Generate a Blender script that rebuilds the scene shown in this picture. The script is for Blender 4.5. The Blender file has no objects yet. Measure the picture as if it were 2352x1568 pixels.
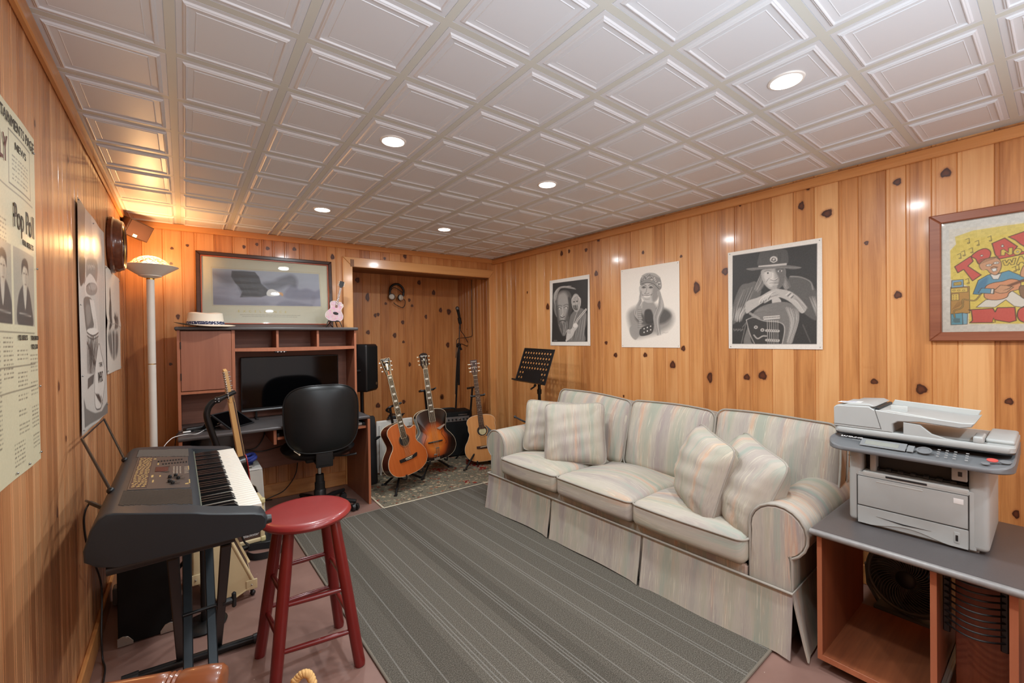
import bpy, math, random
import numpy as np
from mathutils import Vector, Matrix, Euler
PI = math.pi
rnd = random.Random(7)
scn = bpy.context.scene
COL = scn.collection
R = math.radians

# ------------------------------------------------------------------ camera
CAM_H, FPX = 1.30, 980.7
YAW, PITCH, ROLL = .6541, -.0082, -.013
_f = Vector((math.sin(YAW)*math.cos(PITCH), math.cos(YAW)*math.cos(PITCH), math.sin(PITCH)))
_r = Vector((math.cos(YAW), -math.sin(YAW), 0))
_u = _r.cross(_f)
_r2 = _r*math.cos(ROLL)+_u*math.sin(ROLL)
_u2 = _u*math.cos(ROLL)-_r*math.sin(ROLL)
cd = bpy.data.cameras.new('camera'); cam = bpy.data.objects.new('camera', cd); COL.objects.link(cam)
cam.matrix_world = Matrix(((_r2.x, _u2.x, -_f.x, 0), (_r2.y, _u2.y, -_f.y, 0), (_r2.z, _u2.z, -_f.z, CAM_H), (0, 0, 0, 1)))
cd.sensor_width = 36; cd.lens = FPX/2352*36; cd.clip_start = .02; cd.clip_end = 50
scn.camera = cam

def _ray(u, v):
    return _r2*((u-1176)/FPX)+_u2*(-(v-784)/FPX)+_f
def AZ(u, v, z):
    d = _ray(u, v); t = (z-CAM_H)/d.z; return Vector((d.x*t, d.y*t, z))
def AX(u, v, x):
    d = _ray(u, v); t = x/d.x; return Vector((x, d.y*t, CAM_H+d.z*t))
def AY(u, v, y, k=0.):
    d = _ray(u, v); t = y/(d.y+k*d.x); return Vector((d.x*t, d.y*t, CAM_H+d.z*t))

# ------------------------------------------------------------------ mesh builder
class MB:
    def __init__(s):
        s.v = []; s.f = []; s.m = []; s.st = {}; s.kn = {}; s.mi = 0; s.X = Matrix.Identity(4)
    def add(s, vs, fs, M=None):
        b = len(s.v)
        T = s.X @ M if M is not None else s.X
        s.v += [tuple(T @ Vector(p)) for p in vs]
        for q in fs:
            s.f.append(tuple(b+i for i in q)); s.m.append(s.mi)
        return b
    def box(s, c, d, ch=0., M=None):
        """chamfered box: centre, full sizes"""
        hx, hy, hz = d[0]/2, d[1]/2, d[2]/2
        ch = min(ch, hx*.99, hy*.99, hz*.99)
        cx, cy, cz = c
        if ch <= 0:
            vs = [(cx+a*hx, cy+b*hy, cz+e*hz) for a in (-1, 1) for b in (-1, 1) for e in (-1, 1)]
            s.add(vs, [(0, 1, 3, 2), (4, 6, 7, 5), (0, 4, 5, 1), (2, 3, 7, 6), (0, 2, 6, 4), (1, 5, 7, 3)], M); return
        vs = []; ix = {}
        for a in (-1, 1):
            for b in (-1, 1):
                for e in (-1, 1):
                    for ax in range(3):
                        h = [hx-ch, hy-ch, hz-ch]; h[ax] += ch
                        ix[(a, b, e, ax)] = len(vs)
                        vs.append((cx+a*h[0], cy+b*h[1], cz+e*h[2]))
        fs = []
        for ax in range(3):
            o = [i for i in range(3) if i != ax]
            for sg in (-1, 1):
                q = []
                for (p, r) in ((-1, -1), (1, -1), (1, 1), (-1, 1)):
                    k = [0, 0, 0]; k[ax] = sg; k[o[0]] = p; k[o[1]] = r
                    q.append(ix[(k[0], k[1], k[2], ax)])
                flip = (sg > 0) == (ax == 1)
                fs.append(tuple(q[::-1] if flip else q))
        for ax in range(3):
            o = [i for i in range(3) if i != ax]
            for p in (-1, 1):
                for r in (-1, 1):
                    k1 = [0, 0, 0]; k1[o[0]] = p; k1[o[1]] = r; k2 = list(k1); k1[ax] = -1; k2[ax] = 1
                    fs.append((ix[(*k1, o[0])], ix[(*k2, o[0])], ix[(*k2, o[1])], ix[(*k1, o[1])]))
        for a in (-1, 1):
            for b in (-1, 1):
                for e in (-1, 1):
                    fs.append((ix[(a, b, e, 0)], ix[(a, b, e, 1)], ix[(a, b, e, 2)]))
        s.add(vs, fs, M)
    def rbox(s, c, d, r, seg=3, n=(1, 1, 1), fn=None, M=None):
        """rounded box on a welded grid; n extra divisions per axis; fn(p, unit) moves points"""
        h = [d[i]/2 for i in range(3)]; r = min(r, *[q*.999 for q in h])
        ax = []
        for i in range(3):
            a = [-h[i]+r*(1-math.cos(k/seg*PI/2)) for k in range(seg)]
            mid = [-(h[i]-r)+(2*(h[i]-r))*k/n[i] for k in range(n[i]+1)]
            ax.append(a+mid+[-q for q in a[::-1]])
        ix = {}; vs = []; fs = []
        def vid(p):
            key = tuple(round(q, 6) for q in p)
            if key not in ix:
                inn = [max(-(h[i]-r), min(h[i]-r, p[i])) for i in range(3)]
                dv = Vector([p[i]-inn[i] for i in range(3)])
                if dv.length > 1e-9:
                    # map cube-grid offset to sphere
                    x, y, z = [q/r for q in dv]
                    w = Vector((x*math.sqrt(max(0, 1-y*y/2-z*z/2+y*y*z*z/3)), y*math.sqrt(max(0, 1-x*x/2-z*z/2+x*x*z*z/3)), z*math.sqrt(max(0, 1-x*x/2-y*y/2+x*x*y*y/3))))
                    if w.length > 1e-9: w = w.normalized()*r
                    q = Vector(inn)+w
                else: q = Vector(p)
                if fn: q = Vector(fn(q, [q[i]/h[i] for i in range(3)]))
                ix[key] = len(vs); vs.append((q.x+c[0], q.y+c[1], q.z+c[2]))
            return ix[key]
        for a in range(3):
            o = [i for i in range(3) if i != a]
            for sg in (-1, 1):
                A, B = ax[o[0]], ax[o[1]]
                for i in range(len(A)-1):
                    for j in range(len(B)-1):
                        q = []
                        for (p, t) in ((A[i], B[j]), (A[i+1], B[j]), (A[i+1], B[j+1]), (A[i], B[j+1])):
                            k = [0, 0, 0]; k[a] = sg*h[a]; k[o[0]] = p; k[o[1]] = t; q.append(vid(k))
                        if len(set(q)) < 3: continue
                        fs.append(tuple(q[::-1] if (sg > 0) == (a == 1) else q))
        s.add(vs, fs, M)
    def tube(s, pts, r, n=8, closed=False, cap=True, M=None, flat=1.):
        pts = [Vector(p) for p in pts]; N = len(pts)
        rs = r if isinstance(r, (list, tuple)) else [r]*N
        T = []
        for i in range(N):
            a = pts[(i-1) % N] if (closed or i > 0) else pts[0]
            b = pts[(i+1) % N] if (closed or i < N-1) else pts[-1]
            t = b-a
            T.append(t.normalized() if t.length > 1e-9 else Vector((0, 0, 1)))
        up = Vector((0, 0, 1)) if abs(T[0].z) < .9 else Vector((1, 0, 0))
        A = (up-T[0]*up.dot(T[0])).normalized()
        vs = []; fs = []
        for i in range(N):
            A = A-T[i]*A.dot(T[i])
            if A.length < 1e-6: A = T[i].orthogonal()
            A.normalize(); B = T[i].cross(A)
            for k in range(n):
                t = 2*PI*k/n
                vs.append(pts[i]+A*(rs[i]*math.cos(t)*flat)+B*(rs[i]*math.sin(t)))
        for i in range(N if closed else N-1):
            j = (i+1) % N
            for k in range(n):
                l = (k+1) % n
                fs.append((i*n+k, i*n+l, j*n+l, j*n+k))
        if cap and not closed:
            fs.append(tuple(range(n))[::-1]); fs.append(tuple((N-1)*n+k for k in range(n)))
        s.add(vs, fs, M)
    def cyl(s, p0, p1, r0, r1=None, n=20, M=None):
        s.tube([p0, p1], [r0, r0 if r1 is None else r1], n, M=M)
    def lathe(s, prof, n=32, M=None, cap=True):
        vs = []; fs = []
        for (r, z) in prof:
            for k in range(n):
                t = 2*PI*k/n; vs.append((r*math.cos(t), r*math.sin(t), z))
        for i in range(len(prof)-1):
            for k in range(n):
                l = (k+1) % n; fs.append((i*n+k, i*n+l, (i+1)*n+l, (i+1)*n+k))
        if cap:
            fs.append(tuple(range(n))[::-1]); fs.append(tuple((len(prof)-1)*n+k for k in range(n)))
        s.add(vs, fs, M)
    def prism(s, out, y0, y1, ch=0., M=None):
        """outline [(x,z)] counter-clockwise seen from -y, extruded y0 (front) to y1 (back)"""
        n = len(out); vs = []; fs = []
        def ins(o, k):
            if k <= 0: return o
            res = []
            for i in range(n):
                a, b, c = Vector(o[i-1]), Vector(o[i]), Vector(o[(i+1) % n])
                e1 = b-a; e2 = c-b
                n1 = Vector((-e1.y, e1.x)); n2 = Vector((-e2.y, e2.x))
                if n1.length: n1.normalize()
                if n2.length: n2.normalize()
                m = n1+n2
                if m.length < 1e-6: m = n1
                m.normalize(); m = m*(k/max(.4, m.dot(n1)))
                res.append(tuple(b+m))
            return res
        rings = [(ins(out, ch), y0)]
        if ch > 0: rings += [(out, y0+ch), (out, y1-ch)]
        rings.append((ins(out, ch), y1))
        for (o, y) in rings: vs += [(p[0], y, p[1]) for p in o]
        for i in range(len(rings)-1):
            for k in range(n):
                l = (k+1) % n
                fs.append((i*n+k, (i+1)*n+k, (i+1)*n+l, i*n+l))
        fs.append(tuple(range(n))); fs.append(tuple((len(rings)-1)*n+k for k in range(n))[::-1])
        s.add(vs, fs, M)
    def ball(s, c, r, nu=16, nv=10, M=None):
        rx, ry, rz = r if isinstance(r, (tuple, list)) else (r, r, r)
        vs = [(c[0], c[1], c[2]-rz)]; fs = []
        for j in range(1, nv):
            t = -PI/2+PI*j/nv
            for k in range(nu):
                p = 2*PI*k/nu; vs.append((c[0]+rx*math.cos(t)*math.cos(p), c[1]+ry*math.cos(t)*math.sin(p), c[2]+rz*math.sin(t)))
        vs.append((c[0], c[1], c[2]+rz)); L = len(vs)-1
        for k in range(nu):
            l = (k+1) % nu
            fs.append((0, 1+l, 1+k)); fs.append((L, L-nu+k, L-nu+l))
            for j in range(nv-2): fs.append((1+j*nu+k, 1+j*nu+l, 1+(j+1)*nu+l, 1+(j+1)*nu+k))
        s.add(vs, fs, M)
    def grid(s, fn, nu, nv, cu=False, cv=False, M=None):
        U = nu if cu else nu+1; V = nv if cv else nv+1
        vs = [fn(i/nu, j/nv) for i in range(U) for j in range(V)]
        fs = []
        for i in range(nu):
            for j in range(nv):
                i2, j2 = (i+1) % U, (j+1) % V
                fs.append((i*V+j, i2*V+j, i2*V+j2, i*V+j2))
        s.add(vs, fs, M)
    def quad(s, a, b, c, d): s.add([a, b, c, d], [(0, 1, 2, 3)])
    def build(s, name, mats, parent=None, smooth=38, st=None, mat=None):
        me = bpy.data.meshes.new(name)
        me.from_pydata(s.v, [], s.f)
        for m in (mats if isinstance(mats, (list, tuple)) else [mats]): me.materials.append(m)
        if len(me.materials) > 1: me.polygons.foreach_set('material_index', s.m)
        if smooth:
            me.polygons.foreach_set('use_smooth', [True]*len(s.f)); me.set_sharp_from_angle(angle=R(smooth))
        if s.st or st:
            a = me.attributes.new('st', 'FLOAT_VECTOR', 'POINT')
            d = [(st(Vector(p)) if st else s.st.get(i, p)) for i, p in enumerate(s.v)]
            a.data.foreach_set('vector', np.array(d, dtype=np.float32).ravel())
        if s.kn:
            a = me.attributes.new('kn', 'FLOAT', 'POINT')
            a.data.foreach_set('value', np.array([s.kn.get(i, 0.) for i in range(len(s.v))], dtype=np.float32))
        o = bpy.data.objects.new(name, me); COL.objects.link(o)
        if parent: o.parent = parent
        return o

def tag(o, label=None, cat=None, group=None, kind=None):
    if label: o['label'] = label
    if cat: o['category'] = cat
    if group: o['group'] = group
    if kind: o['kind'] = kind
    return o
def thing(name, label, cat, loc=(0, 0, 0), rz=0., group=None, rot=None):
    o = bpy.data.objects.new(name, None); COL.objects.link(o); o.empty_display_size = .05
    o.location = loc; o.rotation_euler = rot if rot is not None else (0, 0, rz)
    return tag(o, label, cat, group)
def dup(o, parent=None, loc=None, rot=None):
    c = o.copy(); COL.objects.link(c)
    if parent is not None: c.parent = parent
    if loc is not None: c.location = loc
    if rot is not None: c.rotation_euler = rot
    for ch in list(o.children): dup(ch, c)
    return c
def loc_of(root, p):
    M = Matrix.Translation(root.location) @ root.rotation_euler.to_matrix().to_4x4()
    return M.inverted() @ Vector(p)
def text(name, body, size, loc, mat, parent, rot=(PI/2, 0, 0), align='CENTER', squash=1., shear=0., ext=.0003, space=1.):
    cu = bpy.data.curves.new(name, 'FONT'); cu.body = body; cu.size = size; cu.align_x = align; cu.align_y = 'CENTER'
    cu.extrude = ext; cu.shear = shear; cu.space_character = space
    t = bpy.data.objects.new(name+'_t', cu); COL.objects.link(t)
    me = bpy.data.meshes.new_from_object(t.evaluated_get(bpy.context.evaluated_depsgraph_get()))
    bpy.data.objects.remove(t); bpy.data.curves.remove(cu)
    me.name = name; me.materials.clear(); me.materials.append(mat)
    o = bpy.data.objects.new(name, me); COL.objects.link(o); o.parent = parent
    o.location = loc; o.rotation_euler = rot; o.scale = (squash, 1, 1)
    return o
def arc(c, r, a0, a1, n, ax=(0, 1)):
    """points of an arc in the plane of two axes"""
    out = []
    for i in range(n+1):
        t = a0+(a1-a0)*i/n; p = list(c); p[ax[0]] += r*math.cos(t); p[ax[1]] += r*math.sin(t); out.append(tuple(p))
    return out
def spline(pts, n=8, closed=False):
    P = [Vector(p) for p in pts]; N = len(P); out = []
    for i in range(N if closed else N-1):
        if closed: a, b, c, d = P[i-1], P[i], P[(i+1) % N], P[(i+2) % N]
        else: a, b, c, d = P[max(0, i-1)], P[i], P[i+1], P[min(N-1, i+2)]
        for k in range(n):
            t = k/n
            out.append(.5*((2*b)+(c-a)*t+(2*a-5*b+4*c-d)*t*t+(3*b-a-3*c+d)*t**3))
    if not closed: out.append(P[-1])
    return [tuple(q) for q in out]

# ------------------------------------------------------------------ materials
def lin(c):
    return tuple((x/12.92 if x <= .04045 else ((x+.055)/1.055)**2.4) for x in [q/255 for q in c[:3]])+(1.,)
class NT:
    def __init__(s, name):
        s.m = bpy.data.materials.new(name); s.m.use_nodes = True; s.t = s.m.node_tree
        s.b = s.t.nodes['Principled BSDF']
    def put(s, sock, v):
        if isinstance(v, bpy.types.NodeSocket): s.t.links.new(v, sock)
        else: sock.default_value = v
    def n(s, typ, ins=None, out=0, **kw):
        q = s.t.nodes.new('ShaderNode'+typ)
        for k, v in kw.items(): setattr(q, k, v)
        for k, v in (ins or {}).items(): s.put(q.inputs[k], v)
        return q.outputs[out]
    def math(s, op, a, b=0., c=None, clamp=False):
        d = {0: a, 1: b}
        if c is not None: d[2] = c
        return s.n('Math', d, operation=op, use_clamp=clamp)
    def mix(s, f, a, b, blend='MIX'):
        q = s.t.nodes.new('ShaderNodeMix'); q.data_type = 'RGBA'; q.blend_type = blend
        s.put(q.inputs[0], f); s.put(q.inputs[6], a); s.put(q.inputs[7], b); return q.outputs[2]
    def ramp(s, f, stops, interp='LINEAR'):
        q = s.t.nodes.new('ShaderNodeValToRGB'); e = q.color_ramp.elements; q.color_ramp.interpolation = interp
        while len(e) < len(stops): e.new(.5)
        for i, (p, c) in enumerate(stops):
            e[i].position = p; e[i].color = c if len(c) == 4 else (*c, 1)
        s.put(q.inputs[0], f); return q.outputs[0]
    def noise(s, vec, scale=5., detail=3., rough=.5, dist=0., out=0):
        return s.n('TexNoise', {'Vector': vec, 'Scale': scale, 'Detail': detail, 'Roughness': rough, 'Distortion': dist}, out=out)
    def obj(s): return s.n('TexCoord', out=3)
    def attr(s, name, out=1): return s.n('Attribute', attribute_name=name, out=out)
    def scale(s, v, k):
        return s.n('VectorMath', {0: v, 1: k}, operation='MULTIPLY')
    def bump(s, h, strength=.2, dist=.002):
        s.put(s.b.inputs['Normal'], s.n('Bump', {'Strength': strength, 'Distance': dist, 'Height': h}))
    def fin(s, col=None, rough=None, metal=None, coat=None, spec=None):
        I = s.b.inputs
        if col is not None: s.put(I['Base Color'], col)
        if rough is not None: s.put(I['Roughness'], rough)
        if metal is not None: s.put(I['Metallic'], metal)
        if coat: s.put(I['Coat Weight'], coat); I['Coat Roughness'].default_value = .12
        if spec is not None: s.put(I['Specular IOR Level'], spec)
        return s.m
def mul(c, k): return tuple(min(1, q*k) for q in c[:3])+(1.,)
def paint(name, c, rough=.5, metal=0., var=.08, scale=12., bump=0., bscale=200., coat=0., spec=None):
    t = NT(name); c = lin(c); o = t.obj()
    f = t.noise(o, scale, 3)
    col = t.mix(f, mul(c, 1-var), mul(c, 1+var))
    if bump: t.bump(t.noise(o, bscale, 2), bump, .001)
    return t.fin(col, rough, metal, coat, spec)
def woodgrain(name, c1, c2, axis=2, rough=.4, sc=1., coat=0., spec=None):
    t = NT(name); o = t.obj(); k = [28*sc]*3; k[axis] = 1.6*sc
    g = t.noise(t.scale(o, k), 1., 5, .6, .4)
    k2 = [160*sc]*3; k2[axis] = 5*sc
    h = t.noise(t.scale(o, k2), 1., 3, .6)
    f = t.math('ADD', t.math('MULTIPLY', g, .75), t.math('MULTIPLY', h, .3))
    col = t.ramp(f, [(.3, lin(c2)), (.68, lin(c1))])
    return t.fin(col, rough, 0, coat, spec)
def glow(name, c, st):
    t = NT(name); t.fin(lin(c), .4); t.b.inputs['Emission Color'].default_value = lin(c); t.b.inputs['Emission Strength'].default_value = st
    return t.m
def painted():
    t = NT('printed_artwork'); return t
def artmat(name, rough=.5, coat=0.):
    t = NT(name); c = t.attr('art', 0)
    f = t.noise(t.obj(), 400., 2)
    return t.fin(t.mix(t.math('MULTIPLY', f, .06), c, (.5, .48, .44, 1)), rough, 0, coat)

def pine(name, a, b, dk, rough=.38):
    """varnished pine boards: st = (across, along, board random)"""
    t = NT(name); st = t.attr('st'); sx = t.n('SeparateXYZ', {0: st}); x = sx
    node = sx.node; X, Y, Z = node.outputs
    off = t.n('CombineXYZ', {0: t.math('MULTIPLY', X, 1.), 1: Y, 2: t.math('MULTIPLY', Z, 17.)})
    g = t.noise(t.scale(off, (26., 1.3, 1.)), 1., 5, .6, .8)
    fine = t.noise(t.scale(off, (170., 3.2, 1.)), 1., 3, .6)
    blot = t.noise(t.scale(off, (5., .9, 1.)), 1., 2, .5, 1.)
    rv = t.n('TexWhiteNoise', {'W': Z}, noise_dimensions='1D')
    f = t.math('ADD', t.math('MULTIPLY', g, .55), t.math('MULTIPLY', rv, .38))
    f = t.math('ADD', f, t.math('MULTIPLY', blot, .28))
    f = t.math('SUBTRACT', f, t.math('MULTIPLY', fine, .16))
    col = t.ramp(f, [(.26, lin(dk)), (.48, lin(b)), (.76, lin(a))])
    kn = t.attr('kn', 2)
    kx = t.math('ADD', kn, t.math('MULTIPLY', t.math('SUBTRACT', t.noise(t.scale(off, (140., 90., 1.)), 1., 2), .5), t.math('MULTIPLY', t.math('GREATER_THAN', kn, .001), .26)))
    col = t.mix(t.math('MULTIPLY', t.math('SUBTRACT', kx, .05), 1.7, clamp=True), col, lin((150, 90, 52)))
    col = t.mix(t.math('MULTIPLY', t.math('SUBTRACT', kx, .42), 6., clamp=True), col, lin((66, 33, 19)))
    col = t.mix(t.math('MULTIPLY', t.math('SUBTRACT', kx, .74), 3., clamp=True), col, lin((96, 50, 28)))
    t.bump(t.math('ADD', g, t.math('MULTIPLY', fine, .4)), .12, .002)
    return t.fin(col, t.math('ADD', t.math('MULTIPLY', fine, .2), rough-.1), 0, .25)
# ------------------------------------------------------------------ room
CEIL = 2.178
KB = .042                       # the back wall is 2.4 degrees off the tile grid
def yb(x, c=4.03): return c-KB*x
def xr(y): return 2.742+.0155*(3.9-y)
RB, RR, RL = -math.atan(KB), R(-90)+.0155, R(90)

PINE_R = pine('varnished_knotty_pine', (224, 172, 116), (204, 142, 84), (158, 98, 52))
PINE_B = pine('varnished_knotty_pine_back', (214, 158, 102), (192, 126, 70), (146, 86, 44))
PINE_L = pine('varnished_narrow_pine', (208, 156, 110), (182, 124, 80), (132, 82, 48), .42)
TRIMW = woodgrain('pine_trim', (214, 152, 92), (178, 112, 58), 0, .34, .6, .25)
TRIMY = woodgrain('pine_trim_along_side', (206, 146, 86), (170, 104, 52), 1, .34, .6, .25)
CASING = woodgrain('light_pine_casing', (222, 166, 106), (198, 138, 82), 0, .32, .5, .3)
CASINGV = woodgrain('light_pine_casing_upright', (222, 166, 106), (198, 138, 82), 2, .32, .5, .3)

def boards(mb, P0, ex, nrm, L, spans, wmin, wmax, seed, knots=(), dens=1.0, bead=True, z_knot=(.05, 2.15), ks=1.):
    """tongue-and-groove boards along ex from P0; spans = [(s0,s1,z0,z1)]; every board is its own strip with its own grain"""
    r = random.Random(seed); P0 = Vector(P0); ex = Vector(ex).normalized(); nrm = Vector(nrm).normalized()
    s = 0.; bs = []
    while s < L:
        w = r.uniform(wmin, wmax); bs.append((s, min(L, s+w), r.random())); s += w
    def pt(a, d, z): return P0+ex*a+nrm*d+Vector((0, 0, z-P0.z))
    for (a, b, rv) in bs:
        for (s0, s1, z0, z1) in spans:
            u0, u1 = max(a, s0), min(b, s1)
            if u1-u0 < .004: continue
            pr = [(a, -.0035), (a+.0025, 0)]
            if bead: pr += [(a+.0115, 0), (a+.0130, -.0016), (a+.0150, -.0016), (a+.0165, 0)]
            pr += [(b-.0025, 0), (b, -.0035)]
            pr = [(p, d) for (p, d) in pr if u0 <= p <= u1]
            if not pr or pr[0][0] > u0+1e-6: pr = [(u0, 0)]+pr
            if pr[-1][0] < u1-1e-6: pr.append((u1, 0))
            vs = []
            for (p, d) in pr: vs += [pt(p, d, z0), pt(p, d, z1)]
            base = mb.add(vs, [(2*i, 2*i+2, 2*i+3, 2*i+1) for i in range(len(pr)-1)])
            for i, (p, d) in enumerate(pr):
                for k, z in ((0, z0), (1, z1)): mb.st[base+2*i+k] = (p, z, rv)
    allk = [(q[0], q[1], q[2], q[3] if len(q) > 3 else 1.35) for q in knots]
    for i in range(int(dens*L*7)):
        rr = r.choice([.006, .008, .010, .007, .013])*ks
        allk.append((r.uniform(.02, L-.02), r.uniform(*z_knot), rr*r.uniform(.8, 1.2), r.uniform(1.1, 1.9)))
    for (ks_, kz, kr, asp) in allk:
        bd = [q for q in bs if q[0] <= ks_ < q[1]]
        if not bd or not any(s0 < ks_ < s1 and z0+.02 < kz < z1-.02 for (s0, s1, z0, z1) in spans): continue
        a, b, rv = bd[0]; lo, hi = a+(.02 if bead else .006), b-.005
        if hi-lo < .012: continue
        kr2 = min(kr, (hi-lo)/2/1.45); c = min(max(ks_, lo+kr2*1.4), hi-kr2*1.4)
        ph = r.uniform(0, 6); n = 14; vs = [pt(c, .0004, kz)]; fs = []
        kn = [1.1]
        for ring, (q, val) in enumerate(((.4, .98), (.8, .62), (1.05, .3), (1.45, 0.))):
            for k in range(n):
                t = 2*PI*k/n; w = q*(1+.12*math.sin(3*t+ph)+.06*math.sin(5*t+2*ph)) if ring < 3 else q
                vs.append(pt(c+kr2*w*math.cos(t), .0004, kz+kr2*asp*w*math.sin(t))); kn.append(val)
        for k in range(n): fs.append((0, 1+k, 1+(k+1) % n))
        for g in range(3):
            for k in range(n):
                l = (k+1) % n; fs.append((1+g*n+k, 1+(g+1)*n+k, 1+(g+1)*n+l, 1+g*n+l))
        base = mb.add(vs, fs)
        for i, v in enumerate(vs):
            d = v-P0; mb.st[base+i] = (d.dot(ex), v.z, rv); mb.kn[base+i] = kn[i]

# right wall
YF = -1.7
mb = MB(); P0 = Vector((xr(3.93), 3.93, 0)); ex = Vector((.0155, -1, 0)).normalized()
def kr_(u, v, px, asp=1.3):
    q = AX(u, v, 2.775); q = AX(u, v, xr(q.y)); d = (Vector((q.x, q.y, 0))-Vector((P0.x, P0.y, 0))).dot(ex)
    depth = q.y*math.cos(YAW)+q.x*math.sin(YAW)
    return (d, q.z, px/FPX*depth*1.1, asp)
RK = [kr_(*k) for k in ((2038, 423, 17, 1.1), (2160, 400, 13, 1.1), (1900, 490, 10, .9), (1606, 660, 11, 1.75), (1652, 625, 7, 1.2), (1862, 424, 6, 1.8), (1750, 862, 9, 1.1), (1719, 866, 7, 1.), (2052, 678, 9, 1.2), (1550, 838, 7, 1.2), (1620, 866, 6, 2.), (2008, 876, 7, .9), (2308, 921, 7, 1.1), (2104, 893, 11, 1.2), (1375, 548, 4, 1.8), (1341, 575, 4, 1.), (1290, 582, 4, 1.4), (1302, 578, 3, 1.4), (1364, 629, 5, 1.2), (1381, 700, 4, 2.5), (1475, 580, 3, 1.3), (1556, 590, 3, 1.), (1252, 705, 5, 1.4), (1390, 787, 4, 1.), (1840, 473, 6, 1.6), (1700, 470, 3, 1.3), (1480, 815, 5, 1.), (1404, 815, 5, 1.), (1560, 800, 5, 1.2), (1975, 560, 4, 1.2))]
boards(mb, P0, ex, (-1, -.0155, 0), 3.93-YF, [(0, 3.93-YF, 0, CEIL+.06)], .07, .118, 3, RK, .28)
o = mb.build('wall_right', PINE_R); tag(o, kind='structure')
# left wall, narrow beaded boards
mb = MB(); LX = -.325
boards(mb, (LX, YF, 0), (0, 1, 0), (1, 0, 0), 4.05-YF, [(0, 4.05-YF, 0, CEIL+.06)], .055, .082, 11, (), 1.5, True, ks=.75)
o = mb.build('wall_left', PINE_L); tag(o, kind='structure')
# back wall with the opening of the alcove
eb = Vector((math.cos(RB), math.sin(RB), 0)); nb = Vector((math.sin(RB), -math.cos(RB), 0))
B0 = Vector((-.34, yb(-.34), 0))
def sb(x): return (x+.34)/eb.x
OPL, OPR, OPT = 1.222, 2.685, 1.965
mb = MB()
def kb_(u, v, px, asp=1.3, c=4.03):
    q = AY(u, v, c, KB); depth = q.y*math.cos(YAW)+q.x*math.sin(YAW)
    return (sb(q.x), q.z, px/FPX*depth*1.1, asp)
BK = [kb_(*k) for k in ((766, 590, 7, 1.5), (563, 567, 3, 1.3), (590, 561, 3, 1.2), (612, 570, 4, 1.), (676, 572, 4, 1.), (880, 593, 3, 1.), (927, 588, 4, 1.3), (425, 563, 3, 1.), (395, 570, 3, 1.), (1135, 600, 4, 1.5), (425, 868, 4, 1.2), (393, 605, 3, 1.), (391, 836, 3, 1.))]
boards(mb, B0, eb, nb, sb(2.78), [(0, sb(OPL), 0, CEIL+.06), (sb(OPL), sb(OPR), OPT, CEIL+.06), (sb(OPR), sb(2.78), 0, CEIL+.06)], .075, .125, 5, BK, .55)
o = mb.build('wall_back', PINE_B); tag(o, kind='structure')
# alcove behind it
AC = 4.75
mb = MB(); A0 = Vector((.75, yb(.75, AC), 0))
def ka_(u, v, px, asp=1.3):
    q = AY(u, v, AC, KB); depth = q.y*math.cos(YAW)+q.x*math.sin(YAW)
    return ((q.x-.75)/eb.x, q.z, px/FPX*depth*1.1, asp)
AK = [ka_(*k) for k in ((821, 643, 5, 1.2), (834, 682, 7, 2.2), (843, 763, 10, 1.1), (858, 932, 8, 1.1), (872, 722, 3, 1.3), (860, 724, 3, 1.5), (886, 697, 3, 1.), (930, 740, 4, 1.2), (940, 689, 3, 1.3), (947, 702, 3, 1.), (968, 649, 4, 1.3), (906, 770, 4, 1.4), (930, 785, 3, 1.), (997, 672, 4, 1.4), (1008, 712, 4, 1.4), (975, 727, 3, 1.6), (1038, 716, 5, 1.3), (1028, 792, 4, 1.5), (935, 837, 3, 1.6), (902, 922, 4, 1.5), (922, 923, 4, 1.2), (1010, 911, 4, 1.5), (1020, 912, 4, 1.), (995, 940, 3, 1.2))]
boards(mb, A0, eb, nb, (2.75-.75)/eb.x, [(0, 2.01/eb.x, 0, 2.06)], .08, .125, 9, AK, .4)
o = mb.build('wall_alcove_back', PINE_B); tag(o, kind='structure')
mb = MB(); boards(mb, (2.715, yb(2.715)+.02, 0), (0, 1, 0), (-1, 0, 0), .75, [(0, .75, 0, 2.06)], .055, .075, 21, (), 1.8, ks=.9)
o = mb.build('wall_alcove_right', PINE_B); tag(o, kind='structure')
mb = MB(); boards(mb, (1.17, yb(1.17)+.76, 0), (0, -1, 0), (1, 0, 0), .74, [(0, .74, 0, 2.06)], .07, .1, 22, (), 1.)
o = mb.build('wall_alcove_left', PINE_B); tag(o, kind='structure')
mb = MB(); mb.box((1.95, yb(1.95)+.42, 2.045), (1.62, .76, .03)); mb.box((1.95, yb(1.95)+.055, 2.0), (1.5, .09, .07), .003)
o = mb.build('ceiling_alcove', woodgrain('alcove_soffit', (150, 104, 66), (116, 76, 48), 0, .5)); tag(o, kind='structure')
# wall behind the camera
mb = MB(); boards(mb, (3.1, YF, 0), (-1, 0, 0), (0, 1, 0), 3.5, [(0, 3.5, 0, CEIL+.06)], .08, .12, 31, (), 1.)
o = mb.build('wall_front', PINE_B); tag(o, kind='structure')

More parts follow.
